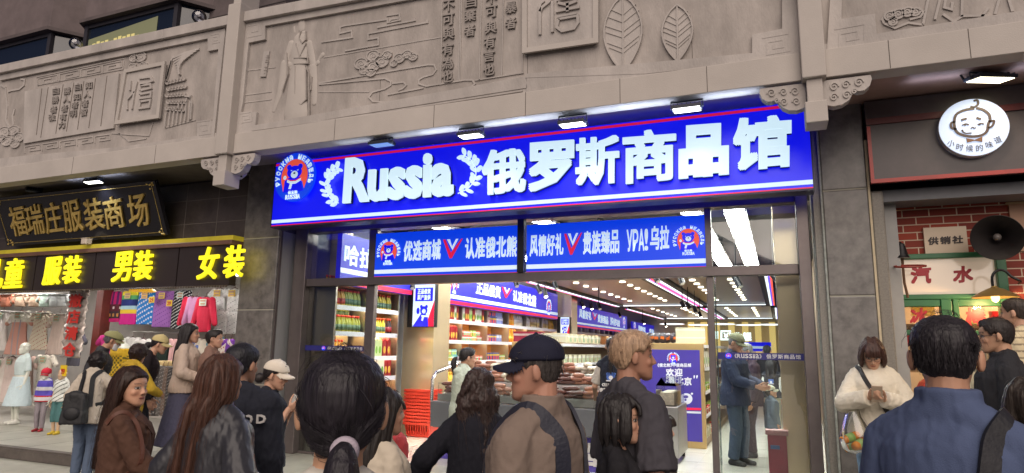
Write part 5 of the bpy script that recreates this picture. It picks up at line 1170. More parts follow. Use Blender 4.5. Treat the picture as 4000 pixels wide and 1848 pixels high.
PR = dict(green=proto('bottle', (.30, .34, .03), (.55, .03, .02), (.08, .16, .08)), amber=proto('bottle', (.62, .33, .02), (.6, .04, .02), (.45, .05, .03)), yellow=proto('bottle', (.62, .52, .04), (.6, .05, .02), (.10, .2, .12)), dark=proto('bottle', (.03, .015, .015), (.5, .03, .02), (.3, .02, .03)),
    red=proto('carton', (.30, .015, .025), (.6, .15, .1), (.65, .4, .05), .29, .05), white=proto('carton', (.70, .68, .6), (.8, .8, .8), (.15, .4, .05), .29, .05), green_c=proto('carton', (.5, .62, .3), (.75, .75, .75), (.2, .45, .05), .29, .05),
    orange=proto('bottle', (.75, .26, .02), (.7, .3, .05), (.8, .4, .05), .30, .04), clear=proto('bottle', (.60, .62, .58), (.8, .8, .78), (.75, .75, .7), .32, .04), clear_red=proto('bottle', (.5, .45, .36), (.6, .02, .02), (.55, .45, .2), .32, .04), blue=proto('box', (.06, .08, .30), (.7, .5, .05), (.6, .05, .05), .16, .05), lilac=proto('box', (.35, .38, .6), (.7, .7, .75), (.2, .25, .6), .16, .05),
    teal=proto('box', (.12, .40, .45), (.65, .7, .7), (.5, .6, .1), .11, .05), lime=proto('box', (.30, .5, .10), (.7, .7, .6), (.7, .3, .1), .11, .05), pink=proto('box', (.62, .12, .10), (.75, .7, .65), (.15, .45, .25), .10, .05), gold=proto('bottle', (.70, .42, .04), (.75, .55, .1), (.6, .35, .03), .24, .05), cream=proto('box', (.66, .62, .42), (.7, .7, .6), (.4, .5, .3), .15, .05),
    black=proto('can', (.025, .022, .022), (.35, .25, .1), (.45, .18, .06), .16, .055), maroon=proto('box', (.32, .03, .06), (.6, .5, .45), (.6, .5, .4), .17, .05))
DESC = dict(green='small green juice bottle with red cap', amber='small amber juice bottle with red cap', yellow='small yellow juice bottle with red cap', dark='small dark cola bottle with red cap', red='red juice carton with screw cap', white='white juice carton with screw cap', green_c='pale green juice carton', orange='tall orange drink bottle', clear='tall clear bottle with white cap', clear_red='tall brown bottle with red cap', blue='dark blue snack box', lilac='lilac snack box',
    teal='teal snack box', lime='lime green snack box', pink='red and white snack box', gold='golden oil bottle', cream='cream coloured snack box', black='black food tin with orange label', maroon='maroon gift box')
CATS = dict(red='carton', white='carton', green_c='carton', blue='box', lilac='box', teal='box', lime='box', pink='box', cream='box', maroon='box', black='can')
NGOOD = [0]
def goods(kinds, y0, y1, z, where, x=XS-.09, step=None, dup_x=0):
    ks = []
    for k, n in kinds: ks += [k]*n
    n = len(ks); dy = (y1-y0)/n
    for i, k in enumerate(ks):
        c = CATS.get(k, 'bottle'); o = bpy.data.objects.new({'carton': 'juice_carton', 'box': 'snack_box', 'can': 'food_tin', 'bottle': 'drink_bottle'}[c], PR[k]); C.objects.link(o)
        o.location = (x+random.uniform(-.012, .012), y0+(i+.5)*dy, z+.001); o.rotation_euler[2] = random.uniform(-.08, .08); tag(o, DESC[k]+' '+where, c, '%s %s' % (k, where)); NGOOD[0] += 1
d1 = 'behind left glass pane'; d2 = 'beside near steel column'
z5, z4, z3, z2 = zA[5], zA[4], zA[3], zA[2]
goods([('amber', 4), ('green', 8)], yA0+.08, yAm-.05, z5, 'front row, top board '+d1); goods([('amber', 9)], yA0+.08, yAm-.2, z5+.20, 'raised back row, top board '+d1, XS-.26)
goods([('green', 5), ('yellow', 5)], yAm+.06, yA1-.12, z5, 'front row, top board '+d2); goods([('amber', 6)], yAm+.06, yA1-.4, z5+.20, 'raised back row, top board '+d2, XS-.26)
goods([('green', 12)], yA0+.08, yAm-.05, z4, 'on the second board '+d1); goods([('yellow', 8), ('dark', 3)], yAm+.06, yA1-.08, z4, 'on the second board '+d2); goods([('amber', 7)], yAm+.06, yA1-.4, z4+.20, 'raised back row, second board '+d2, XS-.26); goods([('green', 9)], yA0+.1, yAm-.1, z4+.2, 'raised back row, second board '+d1, XS-.26)
goods([('amber', 4)], yA0+.05, yA0+.35, z3, 'on the third board '+d1); goods([('red', 1), ('white', 1), ('green_c', 2), ('red', 2)], yAm+.08, yA1-.12, z3, 'on the third board '+d2)
goods([('red', 3), ('white', 3), ('red', 2)], yAm+.06, yA1-.1, z2, 'on the fourth board '+d2)
for q_ in (XS-.09, XS-.25):
    NM = 'front' if q_ > XS-.2 else 'back'
bayn = ['first', 'second', 'third', 'fourth', 'fifth', 'sixth']
z5, z4, z3, z2 = zB[5], zB[4], zB[3], zB[2]
wb = lambda i, s: 'on %s board, %s bay past near steel column' % (s, bayn[i])
L_ = lambda i, f0=.08, f1=.92: (yB[i]+(yB[i+1]-yB[i])*f0, yB[i]+(yB[i+1]-yB[i])*f1)
goods([('white', 1), ('red', 1), ('white', 1), ('red', 1), ('white', 1), ('red', 3), ('white', 1), ('red', 1)], *L_(0), z5, wb(0, 'top')); goods([('red', 1), ('white', 1), ('red', 6)], *L_(0), z4, wb(0, 'second'))
goods([('white', 1), ('red', 2), ('green_c', 2), ('red', 1), ('white', 4), ('red', 1)], *L_(1), z5, wb(1, 'top')); goods([('pink', 4), ('lime', 2), ('pink', 2)], *L_(1, .05, .85), z4, wb(1, 'second')); goods([('pink', 4), ('lime', 2), ('pink', 2)], *L_(1, .05, .8), z4+.105, 'stacked high on second board, second bay past near steel column', XS-.11)
goods([('maroon', 1), ('blue', 3), ('lilac', 3)], *L_(2, .08, .8), z5, wb(2, 'top')); goods([('maroon', 1), ('blue', 3), ('lilac', 3)], *L_(2, .08, .8), z5+.165, 'stacked high on top board, third bay past near steel column', XS-.11)
goods([('maroon', 1), ('blue', 3), ('lilac', 2)], *L_(2, .05, .75), z4, wb(2, 'second')); goods([('orange', 4), ('clear', 6)], *L_(3), z5, wb(3, 'top')); goods([('orange', 4), ('gold', 3)], *L_(3), z4, wb(3, 'second'))
goods([('clear', 3), ('clear_red', 6)], *L_(4), z5, wb(4, 'top')); goods([('clear_red', 4), ('gold', 3)], *L_(5), z5, wb(5, 'top'))
goods([('teal', 4), ('lime', 4), ('teal', 2)], *L_(0, .02), z3, wb(0, 'third')); goods([('teal', 4), ('lime', 4), ('teal', 2)], *L_(0, .02), z3+.115, 'stacked high on third board, first bay past near steel column', XS-.11)
goods([('gold', 9)], *L_(0, .02), z2, wb(0, 'fourth')); goods([('pink', 5)], *L_(1), z3, wb(1, 'third')); goods([('blue', 5), ('lime', 2)], *L_(2), z3, wb(2, 'third')); goods([('cream', 5), ('gold', 2)], *L_(2), z2, wb(2, 'fourth')); goods([('pink', 5)], *L_(1), z2, wb(1, 'fourth'))
goods([('cream', 6), ('clear', 4)], yC0+.2, yC1-.2, zB[5], 'on the top board of the far shelf')
# ---------------------------------------------------------------- steel columns, screen, baskets
def column_clad(lab, x0, x1, y0, y1): t = tag((lambda q: q.build('steel_column', STEEL, None, .01))(MB().box(x0, x1, y0, y1, 0, 3.4)), lab, 'column', 'mirror steel columns'); return t
cx0, cx1 = atY(1566, 1500, 9.45)[0], atY(1688, 1500, 9.45)[0]
column_clad('mirror steel column with a bear screen between the drink shelves', cx0, cx1, 9.45, 10.0)
column_clad('second mirror steel column, between two blue light boxes', -5.75, -5.30, yB[-1]+.05, yB[-1]+.6)
column_clad('mirror steel column behind the right glass pane', atY(3040, 1300, 7.75)[0], atY(3165, 1300, 7.75)[0], 7.75, 8.3)
column_clad('narrow mirror steel column behind the left glass pane', atY(1256, 1300, 7.8)[0], atY(1312, 1300, 7.8)[0], 7.8, 8.1)
def screen(lab, x0, x1, z0, z1, Y):
    t = thing('display_screen', lab, 'screen', ((x0+x1)/2, Y, z0), 'bear picture screens'); w, h = x1-x0, z1-z0
    q = MB(); q.box(x0-.10, x1+.01, Y, Y+.10, z0-.01, z1+.01); q.build('casing', BLACK, t)
    P = lambda a, b: (x0+w*a, z0+h*b)
    def po(nm, m, polys, k):
        q = MB()
        for p in polys: q.prism([P(*c) for c in p], Y-.002-k*.002, Y-.0002 if k == 0 else Y-.0021-(k-1)*.002)
        q.build(nm, m, t)
    el = lambda a, b, rx, ry, n=20: [(a+rx*math.cos(i*6.2832/n), b+ry*math.sin(i*6.2832/n)) for i in range(n)]
    po('white_picture', emis('screen_white', (.72, .84, .95), .85), [[(0, 0), (1, 0), (1, 1), (0, 1)]], 0)
    po('red_corner', SR, [[(.62, .0), (1, .0), (1, .62), (.80, .30)]], 1)
    po('blue_figure', SB, [[(.02, .0), (.75, .0), (.72, .22), (.6, .30), (.4, .30)], el(.52, .38, .17, .10), el(.40, .47, .06, .04), el(.64, .47, .06, .04), el(.25, .37, .07, .08), [(.10, .60), (.92, .60), (.92, .92), (.10, .92)]], 2)
    po('white_marks', SW2, [el(.53, .36, .085, .055), [(.42, .27), (.72, .26), (.72, .22), (.42, .23)], [(.45, .23), (.55, .22), (.5, .13), (.42, .14)]], 3)
    q = MB(); put_row(q, '正品俄货', *[(P(a, b)[0], Y-.0065, P(a, b)[1]) for a, b in ((.2, .89), (.82, .89), (.82, .77), (.2, .77))], F_, .002, .03, .06); put_row(q, '原产直供', *[(P(a, b)[0], Y-.0065, P(a, b)[1]) for a, b in ((.2, .75), (.82, .75), (.82, .63), (.2, .63))], F_, .002, .03, .06); q.build('lettering', SW2, t)
s0 = atY(1617, 1112, 9.3); s1 = atY(1694, 1276, 9.3); screen('bright bear picture screen on the near steel column', s0[0], s1[0], s1[2], s0[2]+.0, 9.3)
s0 = atY(2194, 1240, yB[-1]); s1 = atY(2228, 1312, yB[-1]); screen('small far bear picture screen on the second steel column', s0[0], s1[0], s1[2], s0[2], yB[-1]-.1)
RED = mat('red_basket_plastic', (.62, .045, .025), .4); bx, by = atZ(1655, 1700, 0)[:2]
def basket(z, lab):
    q = MB(); a, c, h = .24, .17, .22
    q.hull8([(-a*.8, -c*.8, 0), (a*.8, -c*.8, 0), (a*.8, c*.8, 0), (-a*.8, c*.8, 0)], [(-a, -c, h), (a, -c, h), (a, c, h), (-a, c, h)])
    q.box(-a-.015, a+.015, -c-.015, c+.015, h-.03, h+.004)
    for i in range(9): q.box(-a*.8+i*.045, -a*.8+i*.045+.012, -c-.004, -c*.80, .04, h-.05)
    return q
bm = basket(0, '').mesh(); bm.materials.append(RED)
for i in range(11):
    o = bpy.data.objects.new('shopping_basket', bm); C.objects.link(o); o.location = (bx+.02, by-.10, .002+i*.052); tag(o, 'red plastic shopping basket nested in the stack beside the steel column', 'basket', 'stacked red shopping baskets')
# ---------------------------------------------------------------- sausage counter
CG = mat('counter_grey', (.11, .115, .125), .4, var=.08); PUR = mat('purple_panel', (.075, .055, .30), .4)
ct = thing('display_counter', 'long chilled counter heaped with sausages, purple base panel with white lettering', 'counter', (-3.1, 8.3, 0))
c0, c1 = atY(1712, 1700, 7.8)[0], -1.95
q = MB(); q.box(c0, c1, 7.8, 9.0, .0, .40); q.build('base', PUR, ct)
q = MB(); q.hull8([(c0-.03, 7.62, .42), (c1+.05, 7.62, .42), (c1+.05, 9.05, .42), (c0-.03, 9.05, .42)], [(c0-.02, 7.58, .74), (c1+.05, 7.58, .74), (c1+.05, 9.05, .74), (c0-.02, 9.05, .74)]); q.box(c0-.04, c1, 7.70, 9.02, .40, .42); q.build('bumper', CG, ct, .02)
q = MB(); put_row(q, '俄罗斯商品馆', (c0+.15, 7.799, .33), (c1-.10, 7.799, .33), (c1-.10, 7.799, .06), (c0+.15, 7.799, .06), F_, .004, .045, .06); q.build('lettering', mat('white_vinyl', (.62, .62, .62), .5), ct)
q = MB()
for j, (y, z) in enumerate(((7.72, .80), (8.10, .95), (8.5, 1.06))): q.hull8([(c0+.02, y, z-.03), (c1, y, z-.03), (c1, y+.38, z+.05), (c0+.02, y+.38, z+.05)], [(c0+.02, y, z), (c1, y, z), (c1, y+.38, z+.08), (c0+.02, y+.38, z+.08)]); q.box(c0+.02, c1, y-.012, y, z-.05, z+.03)
q.build('tray', mat('steel_tray', (.55, .55, .52), .3, metal=.6), ct)
q = MB(); q.tube([(c0-.02, 7.62, .74), (c0-.02, 7.63, 1.02), (c0-.02, 7.72, 1.10), (c0-.02, 8.5, 1.22), (c0-.02, 9.0, 1.22), (c0-.02, 9.0, .74)], .022, 8); q.build('chrome_rail', mat('chrome_rail', (.7, .7, .7), .2, metal=.9), ct, smooth=True)
q = MB(); q.box(c0+.05, c1, 7.66, 7.668, .741, .98); q.build('front_glass', GL, ct)
def sausage_mesh(col, L, r, bend, m2):
    q = MB(); q.tube([(L*(t-.5), bend*math.sin(t*math.pi), r+.004*0) for t in np.linspace(0, 1, 7)], [r*.35, r*.9, r, r, r, r*.9, r*.35], 9); me = q.mesh(True); me.materials.append(mat('sausage_%02x%02x' % (int(col[0]*255), int(col[1]*255)), col, .3, var=.2, vs=40)); return me
SM = [(sausage_mesh((.13, .035, .022), .20, .028, .03, 0), 'dark red sausage'), (sausage_mesh((.09, .03, .02), .22, .026, .01, 0), 'dark brown smoked sausage'), (sausage_mesh((.34, .15, .09), .16, .030, .0, 0), 'pale red sausage'), (sausage_mesh((.62, .55, .42), .17, .034, .0, 0), 'cream wrapped sausage')]
random.seed(5)
for j, (y, z, nm) in enumerate(((7.76, .82, 'front'), (8.14, .97, 'middle'), (8.54, 1.09, 'rear'))):
    n = 26
    for i in range(n):
        x = c0+.12+(c1-c0-.2)*i/n; k = (i//4+j) % 4
        for l in range(2 if i % 3 else 3):
            o = bpy.data.objects.new('sausage', SM[k][0]); C.objects.link(o); o.location = (x+random.uniform(-.02, .02), y+.08+random.uniform(-.03, .1), z+.012+l*.046); o.rotation_euler[2] = random.uniform(-.3, .3)+(1.2 if k == 3 else .25)
            tag(o, '%s heaped in the %s tray of the counter' % (SM[k][1], nm), 'sausage', '%ss in the %s tray' % (SM[k][1], nm))
# ---------------------------------------------------------------- shelving islands with poster ends
GOLDF = mat('gilt_frame', (.50, .34, .14), .38, metal=.4)
def island(lab, x0, x1, y0, y1, ztop, poster):
    t = thing('shelf_island', lab, 'shelf', ((x0+x1)/2, (y0+y1)/2, 0), 'shelf islands with purple poster ends')
    q = MB(); q.box(x0, x1, y0, y0+.08, 0, ztop); q.build('frame', GOLDF, t, .01); q = MB(); q.box(x0+.055, x1-.055, y0-.004, y0-.0005, .10, ztop-.10); pp = q.build('poster', mat('purple_poster', (.06, .04, .26), .35, emit=(.03, .02, .18), es=.35), t)
    q = MB(); q.box(x0+.03, x1-.03, y0+.08, y1, 0, .1)
    for z in (.1, .45, .8, 1.15, ztop-.05): q.box(x0, x1, y0+.08, y1, z, z+.03)
    q.build('board', mat('island_board', (.30, .22, .14), .5), t); q = MB(); q.box((x0+x1)/2-.02, (x0+x1)/2+.02, y0+.08, y1, .13, ztop); q.build('spine', mat('island_board', (.3, .22, .14)), t)
    q = MB()
    for z in (.45, .8, 1.15, ztop-.05): q.box(x1, x1+.006, y0+.08, y1, z-.015, z+.035)
    q.build('price_rail', SHW, t)
    return t, pp
ix0, ix1 = atY(2548, 1400, 10.3)[0], atY(2752, 1500, 10.3)[0]; iz = atY(2650, 1341, 10.3)[2]
isl, pp = island('right shelf island with the purple welcome poster and cream boxes on top', ix0-.25, ix1, 10.3, 16, iz, 1)
q = MB(); PQ_ = lambda pts: [atY(a, b, 10.296) for a, b in pts]
j2 = lambda L: zz(L, 2.974, 2200, 1180)
put_row(q, '《俄北熊》中俄商品城', *PQ_(j2([(1095, 712), (1488, 712), (1488, 755), (1095, 755)])), F_, .003, .03, .08); put_row(q, '欢迎', *PQ_(j2([(1190, 770), (1390, 772), (1390, 862), (1190, 862)])), F_, .003, .035, .06); put_row(q, '来到北京', *PQ_(j2([(1130, 868), (1495, 872), (1495, 970), (1125, 962)])), F_, .003, .035, .06); put(q, '"', PQ_(j2([(1515, 852), (1565, 852), (1560, 888), (1512, 888)])), F_, .003)
def pel(q, cx, cy, rx, ry, Y, yb): q.prism([(p[0], p[2]) for p in [atY(cx+rx*math.cos(t), cy+ry*math.sin(t), 10.296) for t in np.linspace(0, 6.283, 24, endpoint=False)]], Y, yb)
pel(q, 2680, 1558, 25, 22, 10.293, 10.2958); pel(q, 2655, 1536, 4, 4, 10.293, 10.2958); pel(q, 2703, 1538, 4.5, 4, 10.293, 10.2958); q.prism([(p[0], p[2]) for p in PQ_([(2560, 1602), (2738, 1608), (2738, 1616), (2655, 1613), (2640, 1634), (2632, 1612), (2560, 1610)])], 10.293, 10.2958); q.build('lettering', mat('poster_white', (.7, .7, .72), .5, emit=(.5, .55, .6), es=.35), pp)
q = MB(); pel(q, 2679, 1550, 10, 6, 10.290, 10.2928); pel(q, 2678, 1562, 4, 5, 10.290, 10.2928); q.build('bear_nose', PUR, pp); q = MB(); q.prism([(p[0], p[2]) for p in PQ_([(2560, 1590), (2738, 1594), (2738, 1603), (2560, 1599)])], 10.292, 10.2958); q.build('red_scarf', SR, pp)
emblem(pp, atY(2630, 1400, 10.296), (.10, 0, 0), (0, 0, .10), F_, disc=False, blue=PUR, d=.002)
for i in range(7):
    for l in range(2): o = bpy.data.objects.new('cream_pack', PR['cream']); C.objects.link(o); o.location = (atY(2650, 1300, 10.5)[0]+i*.062, 10.48, iz+.004+l*.122); o.rotation_euler[2] = math.pi/2; o.scale = (.72, .55, .8); tag(o, 'cream pack stacked on the right shelf island', 'box', 'cream packs on the right island')
for i in range(5): 
    q = MB(); q.sph((0, 0, .08), (.085, .05, .085), 10, 8); q.m = 1; q.box(-.06, .06, -.052, .052, .06, .10); me = q.mesh(); me.materials.append(mat('snack_bag_dark', (.05, .04, .05), .3)); me.materials.append(mat('snack_bag_orange', (.7, .16, .02), .35)); o = bpy.data.objects.new('snack_bag', me); C.objects.link(o); o.location = (atY(2545, 1330, 10.5)[0]+i*.085, 10.48+(i % 2)*.04, iz+.004); o.rotation_euler = (.1, .2*(i % 3-1), .3*i); tag(o, 'dark snack bag with orange band lying beside the cream packs', 'bag', 'snack bags on the right island')
for l, z in enumerate((.13, .48, .83, 1.18)):
    for i in range(8):
        k = ['cream', 'pink', 'lime', 'white'][(l+i//3) % 4]; o = bpy.data.objects.new('snack_box', PR[k]); C.objects.link(o); o.location = (ix1-.06, 10.5+i*.3, z+.003); tag(o, DESC[k]+' on the side shelves of the right island', 'box', k+' goods on the right island')
lx0, lx1 = atY(1998, 1400, 10.2)[0], atY(2236, 1400, 10.2)[0]; lz = atY(2100, 1336, 10.2)[2]
isl2, pp2 = island('left shelf island with a plain purple poster end behind the capped man', lx0, lx1-.25, 10.2, 17, lz, 0)
for l, (z, k) in enumerate(((lz, 'cream'), (1.18, 'cream'), (.83, 'black'), (.97, 'black'), (.48, 'black'))):
    for i in range(10): o = bpy.data.objects.new('food_tin' if k == 'black' else 'snack_box', PR[k]); C.objects.link(o); o.location = (lx1-.32, 10.4+i*.28, z+.003 if l != 3 else .83+.165); o.scale = (1.1, 1.5, 1.) if k == 'cream' else (1.2, 1.2, 1.); tag(o, DESC[k]+(' on top of' if l == 0 else ' on the side shelves of')+' the left island', CATS[k], k+(' goods on top of' if l == 0 else ' goods in')+' the left island')
for i in range(9): k = ['maroon', 'cream'][i > 4]; o = bpy.data.objects.new('gift_box', PR[k]); C.objects.link(o); o.location = (lx0+.06+i*.10, 10.34, lz+.003); o.rotation_euler[2] = math.pi/2; tag(o, DESC[k]+' on the front edge of the left island', 'box', k+' boxes on the front of the left island')
# small steel freezer, red cabinet, cash desk
fr = thing('glass_freezer', 'small steel freezer with a glass top in the shop doorway', 'freezer', (-1.35, 9.0, 0)); f0, f1 = atY(2562, 1600, 8.75)[0], atY(2642, 1600, 8.75)[0]
zt_ = atY(2600, 1588, 8.75)[2]; q = MB(); q.box(f0, f1+.02, 8.75, 9.6, .08, zt_); q.build('steel_body', mat('brushed_steel', (.45, .45, .43), .3, metal=.9, var=.1), fr, .01); q = MB(); q.box(f0, f1, 8.78, 9.55, zt_, zt_+.26); q.hull8([(f0, 8.78, zt_+.26), (f1, 8.78, zt_+.26), (f1, 9.55, zt_+.26), (f0, 9.55, zt_+.26)], [(f0+.05, 8.9, zt_+.36), (f1-.05, 8.9, zt_+.36), (f1-.05, 9.5, zt_+.36), (f0+.05, 9.5, zt_+.36)]); q.build('glass_top', GL, fr)
q = MB(); q.box(f0+.04, f1-.04, 8.85, 9.5, zt_+.01, zt_+.17); q.build('food_tray', mat('pale_food', (.6, .5, .4), .6, var=.3, vs=30), fr); q = MB()
for x in (f0+.03, f1-.03): q.box(x-.02, x+.02, 8.8, 8.84, 0, .08); q.box(x-.02, x+.02, 9.5, 9.54, 0, .08)
q.build('foot', BLACK, fr)
rc = thing('red_cabinet', 'dark red metal cabinet with a blue slot behind the right glass pane', 'cabinet', (-.2, 8.0, 0)); a0 = atY(2998, 1700, 7.62)[0]; a1 = atY(3072, 1700, 7.62)[0]; zr = atY(3030, 1700, 7.62)[2]
RD = mat('dark_red_paint', (.30, .02, .045), .4, var=.1); q = MB(); q.box(a0, a1, 7.62, 7.74, 0, zr); q.build('body', RD, rc, .006); q = MB(); q.box(a0-.02, a1+.02, 7.60, 7.745, zr, zr+.05); q.build('lid', mat('worn_red_lid', (.45, .20, .20), .5, var=.3, vs=30), rc, .006); pz = atY(3028, 1747, 7.62); q = MB(); q.box(pz[0]-.045, pz[0]+.045, 7.612, 7.6199, pz[2]-.02, pz[2]+.02); q.build('slot', mat('slot_blue', (.05, .12, .3), .4), rc)
cd = thing('cash_desk', 'far cash desk with a blue and white front and glowing pay sign above', 'counter', (-1.8, 28, 0)); YK = 28.
q = MB(); k0, k1 = atY(2700, 1400, YK)[0], atY(3010, 1400, YK)[0]; q.box(k0, k1, YK, YK+.6, 0, 1.0); q.build('desk', mat('desk_wood', (.3, .18, .09), .4), cd)
k2, k3 = atY(2880, 1340, YK)[0], atY(3012, 1340, YK)[0]; za_, zb2 = atY(2950, 1372, YK)[2], atY(2950, 1337, YK)[2]; q = MB(); q.box(k2, k3, YK-.1, YK, za_, zb2); q.build('blue_board', SB, cd); q = MB(); q.box(k2, k3, YK-.105, YK-.1002, za_+.10, za_+.2); q.build('white_stripe', SW2, cd)
q = MB(); g4 = lambda a, b, c, d: [atY(a, b, YK), atY(c, b, YK), atY(c, d, YK), atY(a, d, YK)]
put(q, '收', g4(2868, 1298, 2898, 1332), F_, .02, .05); put(q, '银', g4(2902, 1298, 2936, 1332), F_, .02, .05); q.build('lettering', emis('pay_sign_glow', (.85, 1., .98), 1.8), cd)
q = MB(); g5 = [(p[0], p[2]) for p in g4(2818, 1294, 2852, 1326)]; q.ribbon(g5, .07, YK-.03, YK, closed=True); put(q, '￥', g4(2826, 1300, 2846, 1322), F_, .02, .05); g5 = [(p[0], p[2]) for p in g4(2778, 1294, 2806, 1324)]; q.prism(g5, YK-.03, YK); q.build('glow_plate', emis('pay_sign_glow', (.85, 1., .98), 1.8), cd)
for i, px in enumerate((2700, 2750, 2800, 2858, 2912, 2962, 3018)): p = atY(px, 1310, 31.8); q = MB(); q.box(p[0]-.13, p[0]+.13, 31.7, 31.99, 1.2, 2.75); tag(q.build('wall_slat', emis('slat_light', (.85, .62, .2), .8)), 'glowing yellow upright slat on the back wall of the shop', 'wall light', 'glowing slats on the back wall')
# ================================================================ the brick snack shop on the right
YR2 = 6.82; rs = thing('snack_shop', 'red brick snack shop front with green window frames right of the granite pillar', 'shop building', (2.4, 7.4, 0))
xs0 = xr1+.02; zb0 = (A(3395, 702, YR2)[2]+A(4000, 665, YR2)[2])/2
q = MB(); q.box(xs0, 5.2, YR2, YR2+.2, zb0, 3.86); q.build('fascia_board', mat('brown_black_fascia', (.055, .042, .045), .35, var=.2), rs)
q = MB(); q.box(xs0-.0, 5.2, YR2-.03, YR2-.0005, zb0-.035, zb0+.002); q.box(xs0, xs0+.03, YR2-.03, YR2-.0005, zb0+.0025, 3.6); q.build('red_border', mat('red_border', (.36, .022, .015), .35, var=.2, vs=2), rs)
q = MB(); q.box(xs0, 5.2, YR2-.02, YR2-.0005, 3.62, 3.68); q.build('red_tube', mat('dark_red_tube', (.10, .012, .012), .4), rs)
YB2 = 7.45; zband = A(3800, 760, 7.2)[2]
q = MB(); q.box(xr1+.14, 5.2, 7.05, 7.4, zband-.05, zb0-.056); q.build('shutter_box', mat('grey_shutter', (.16, .17, .19), .45, var=.1), rs)
q = MB(); q.box(xr1+.14, xr1+.27, 7.2, 7.5, 0, zband-.051); q.build('side_post', mat('grey_post', (.34, .34, .33), .6, var=.1, vs=4), rs)
def brick_mat():
    m = mat('red_brick', (.3, .05, .03), .8); nt = m.node_tree; b = nt.nodes['Principled BSDF']; tc = nt.nodes.new('ShaderNodeTexCoord'); mp = nt.nodes.new('ShaderNodeMapping'); mp.inputs['Rotation'].default_value = (math.pi/2, 0, 0)
    nt.links.new(tc.outputs['Object'], mp.inputs[0]); br = nt.nodes.new('ShaderNodeTexBrick'); nt.links.new(mp.outputs[0], br.inputs['Vector'])
    br.inputs['Color1'].default_value = (.34, .055, .03, 1); br.inputs['Color2'].default_value = (.20, .035, .025, 1); br.inputs['Mortar'].default_value = (.62, .48, .36, 1); br.inputs['Scale'].default_value = 1.; br.inputs['Brick Width'].default_value = .235; br.inputs['Row Height'].default_value = .078; br.inputs['Mortar Size'].default_value = .006; br.inputs['Mortar Smooth'].default_value = .2
    nt.links.new(br.outputs['Color'], b.inputs['Base Color']); bp = nt.nodes.new('ShaderNodeBump'); bp.inputs['Strength'].default_value = .6; bp.inputs['Distance'].default_value = .02; bp.invert = True; nt.links.new(br.outputs['Fac'], bp.inputs['Height']); nt.links.new(bp.outputs[0], b.inputs['Normal']); return m
BR = brick_mat()
xw0, xw1 = A(3500, 1100, YB2)[0], A(3908, 1100, YB2)[0]; zw1 = A(3700, 1002, YB2)[2]
q = MB(); q.box(xr1+.27, 6.2, YB2, YB2+.2, zw1+.02, zband+.1); q.box(xw1+.02, 6.2, YB2, YB2+.2, 1.0, zw1+.02); q.build('brick_wall', BR, rs)
GR = mat('green_paint', (.025, .14, .055), .4, var=.1)
zm1, zm0 = A(3700, 1150, YB2)[2], A(3700, 1170, YB2)[2]; zlow = A(3700, 1290, YB2)[2]; xm0, xm1 = A(3672, 1200, YB2)[0], A(3718, 1200, YB2)[0]
wn = MB()
wn.box(xw0-.05, xw1+.05, YB2-.05, YB2+.06, zw1-.02, zw1+.03); wn.box(xw1-.03, xw1+.05, YB2-.05, YB2+.06, 1.0, zw1-.0205); wn.box(xw0-.05, xw1-.0305, YB2-.05, YB2+.06, zm0, zm1); wn.box(xm0, xm0+.09, YB2-.05, YB2+.06, 1.0, zm0-.0005); wn.box(xm0+.10, xm1+.05, YB2-.05, YB2+.06, 1.0, zm0-.0005); wn.box(xw0-.05, xm0-.0005, YB2-.04, YB2+.05, zm0-.07, zm0-.0005); wn.box(xm1+.0505, xw1-.031, YB2-.04, YB2+.05, zm0-.07, zm0-.0005); wn.box(xw0-.05, xm0-.0005, YB2-.05, YB2+.06, zlow-.05, zlow); wn.box(xm1+.0505, xw1-.031, YB2-.05, YB2+.06, zlow-.05, zlow)
wo = wn.build('window_frame', GR, rs, .006)
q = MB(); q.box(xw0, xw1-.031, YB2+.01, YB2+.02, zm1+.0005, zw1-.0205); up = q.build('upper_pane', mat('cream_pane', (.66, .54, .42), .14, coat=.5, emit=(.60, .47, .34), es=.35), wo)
REDL = mat('red_vinyl', (.42, .01, .02), .4)
v5 = lambda L: zz(L, 1.831, 3100, 600); s5 = lambda L, Y: [A(x, y, Y) for x, y in v5(L)]
q = MB(); put(q, '汽', s5([(836, 812), (985, 800), (985, 928), (836, 935)], YB2+.009), F_, .004, .04); put(q, '水', s5([(1140, 808), (1285, 800), (1285, 918), (1140, 928)], YB2+.009), F_, .004, .04); q.build('lettering', REDL, up)
q = MB(); q.box(xw0, xw1-.031, YB2+.01, YB2+.016, zlow, zm0-.0705); lo_ = q.build('lower_pane', GL, wo)
q = MB(); put(q, '冰', s5([(838, 1108), (965, 1098), (950, 1215), (828, 1228)], YB2+.005), F_, .004, .04); put(q, '棒', s5([(1228, 1102), (1372, 1096), (1380, 1232), (1228, 1238)], YB2+.005), F_, .004, .04); q.build('lettering', REDL, lo_)
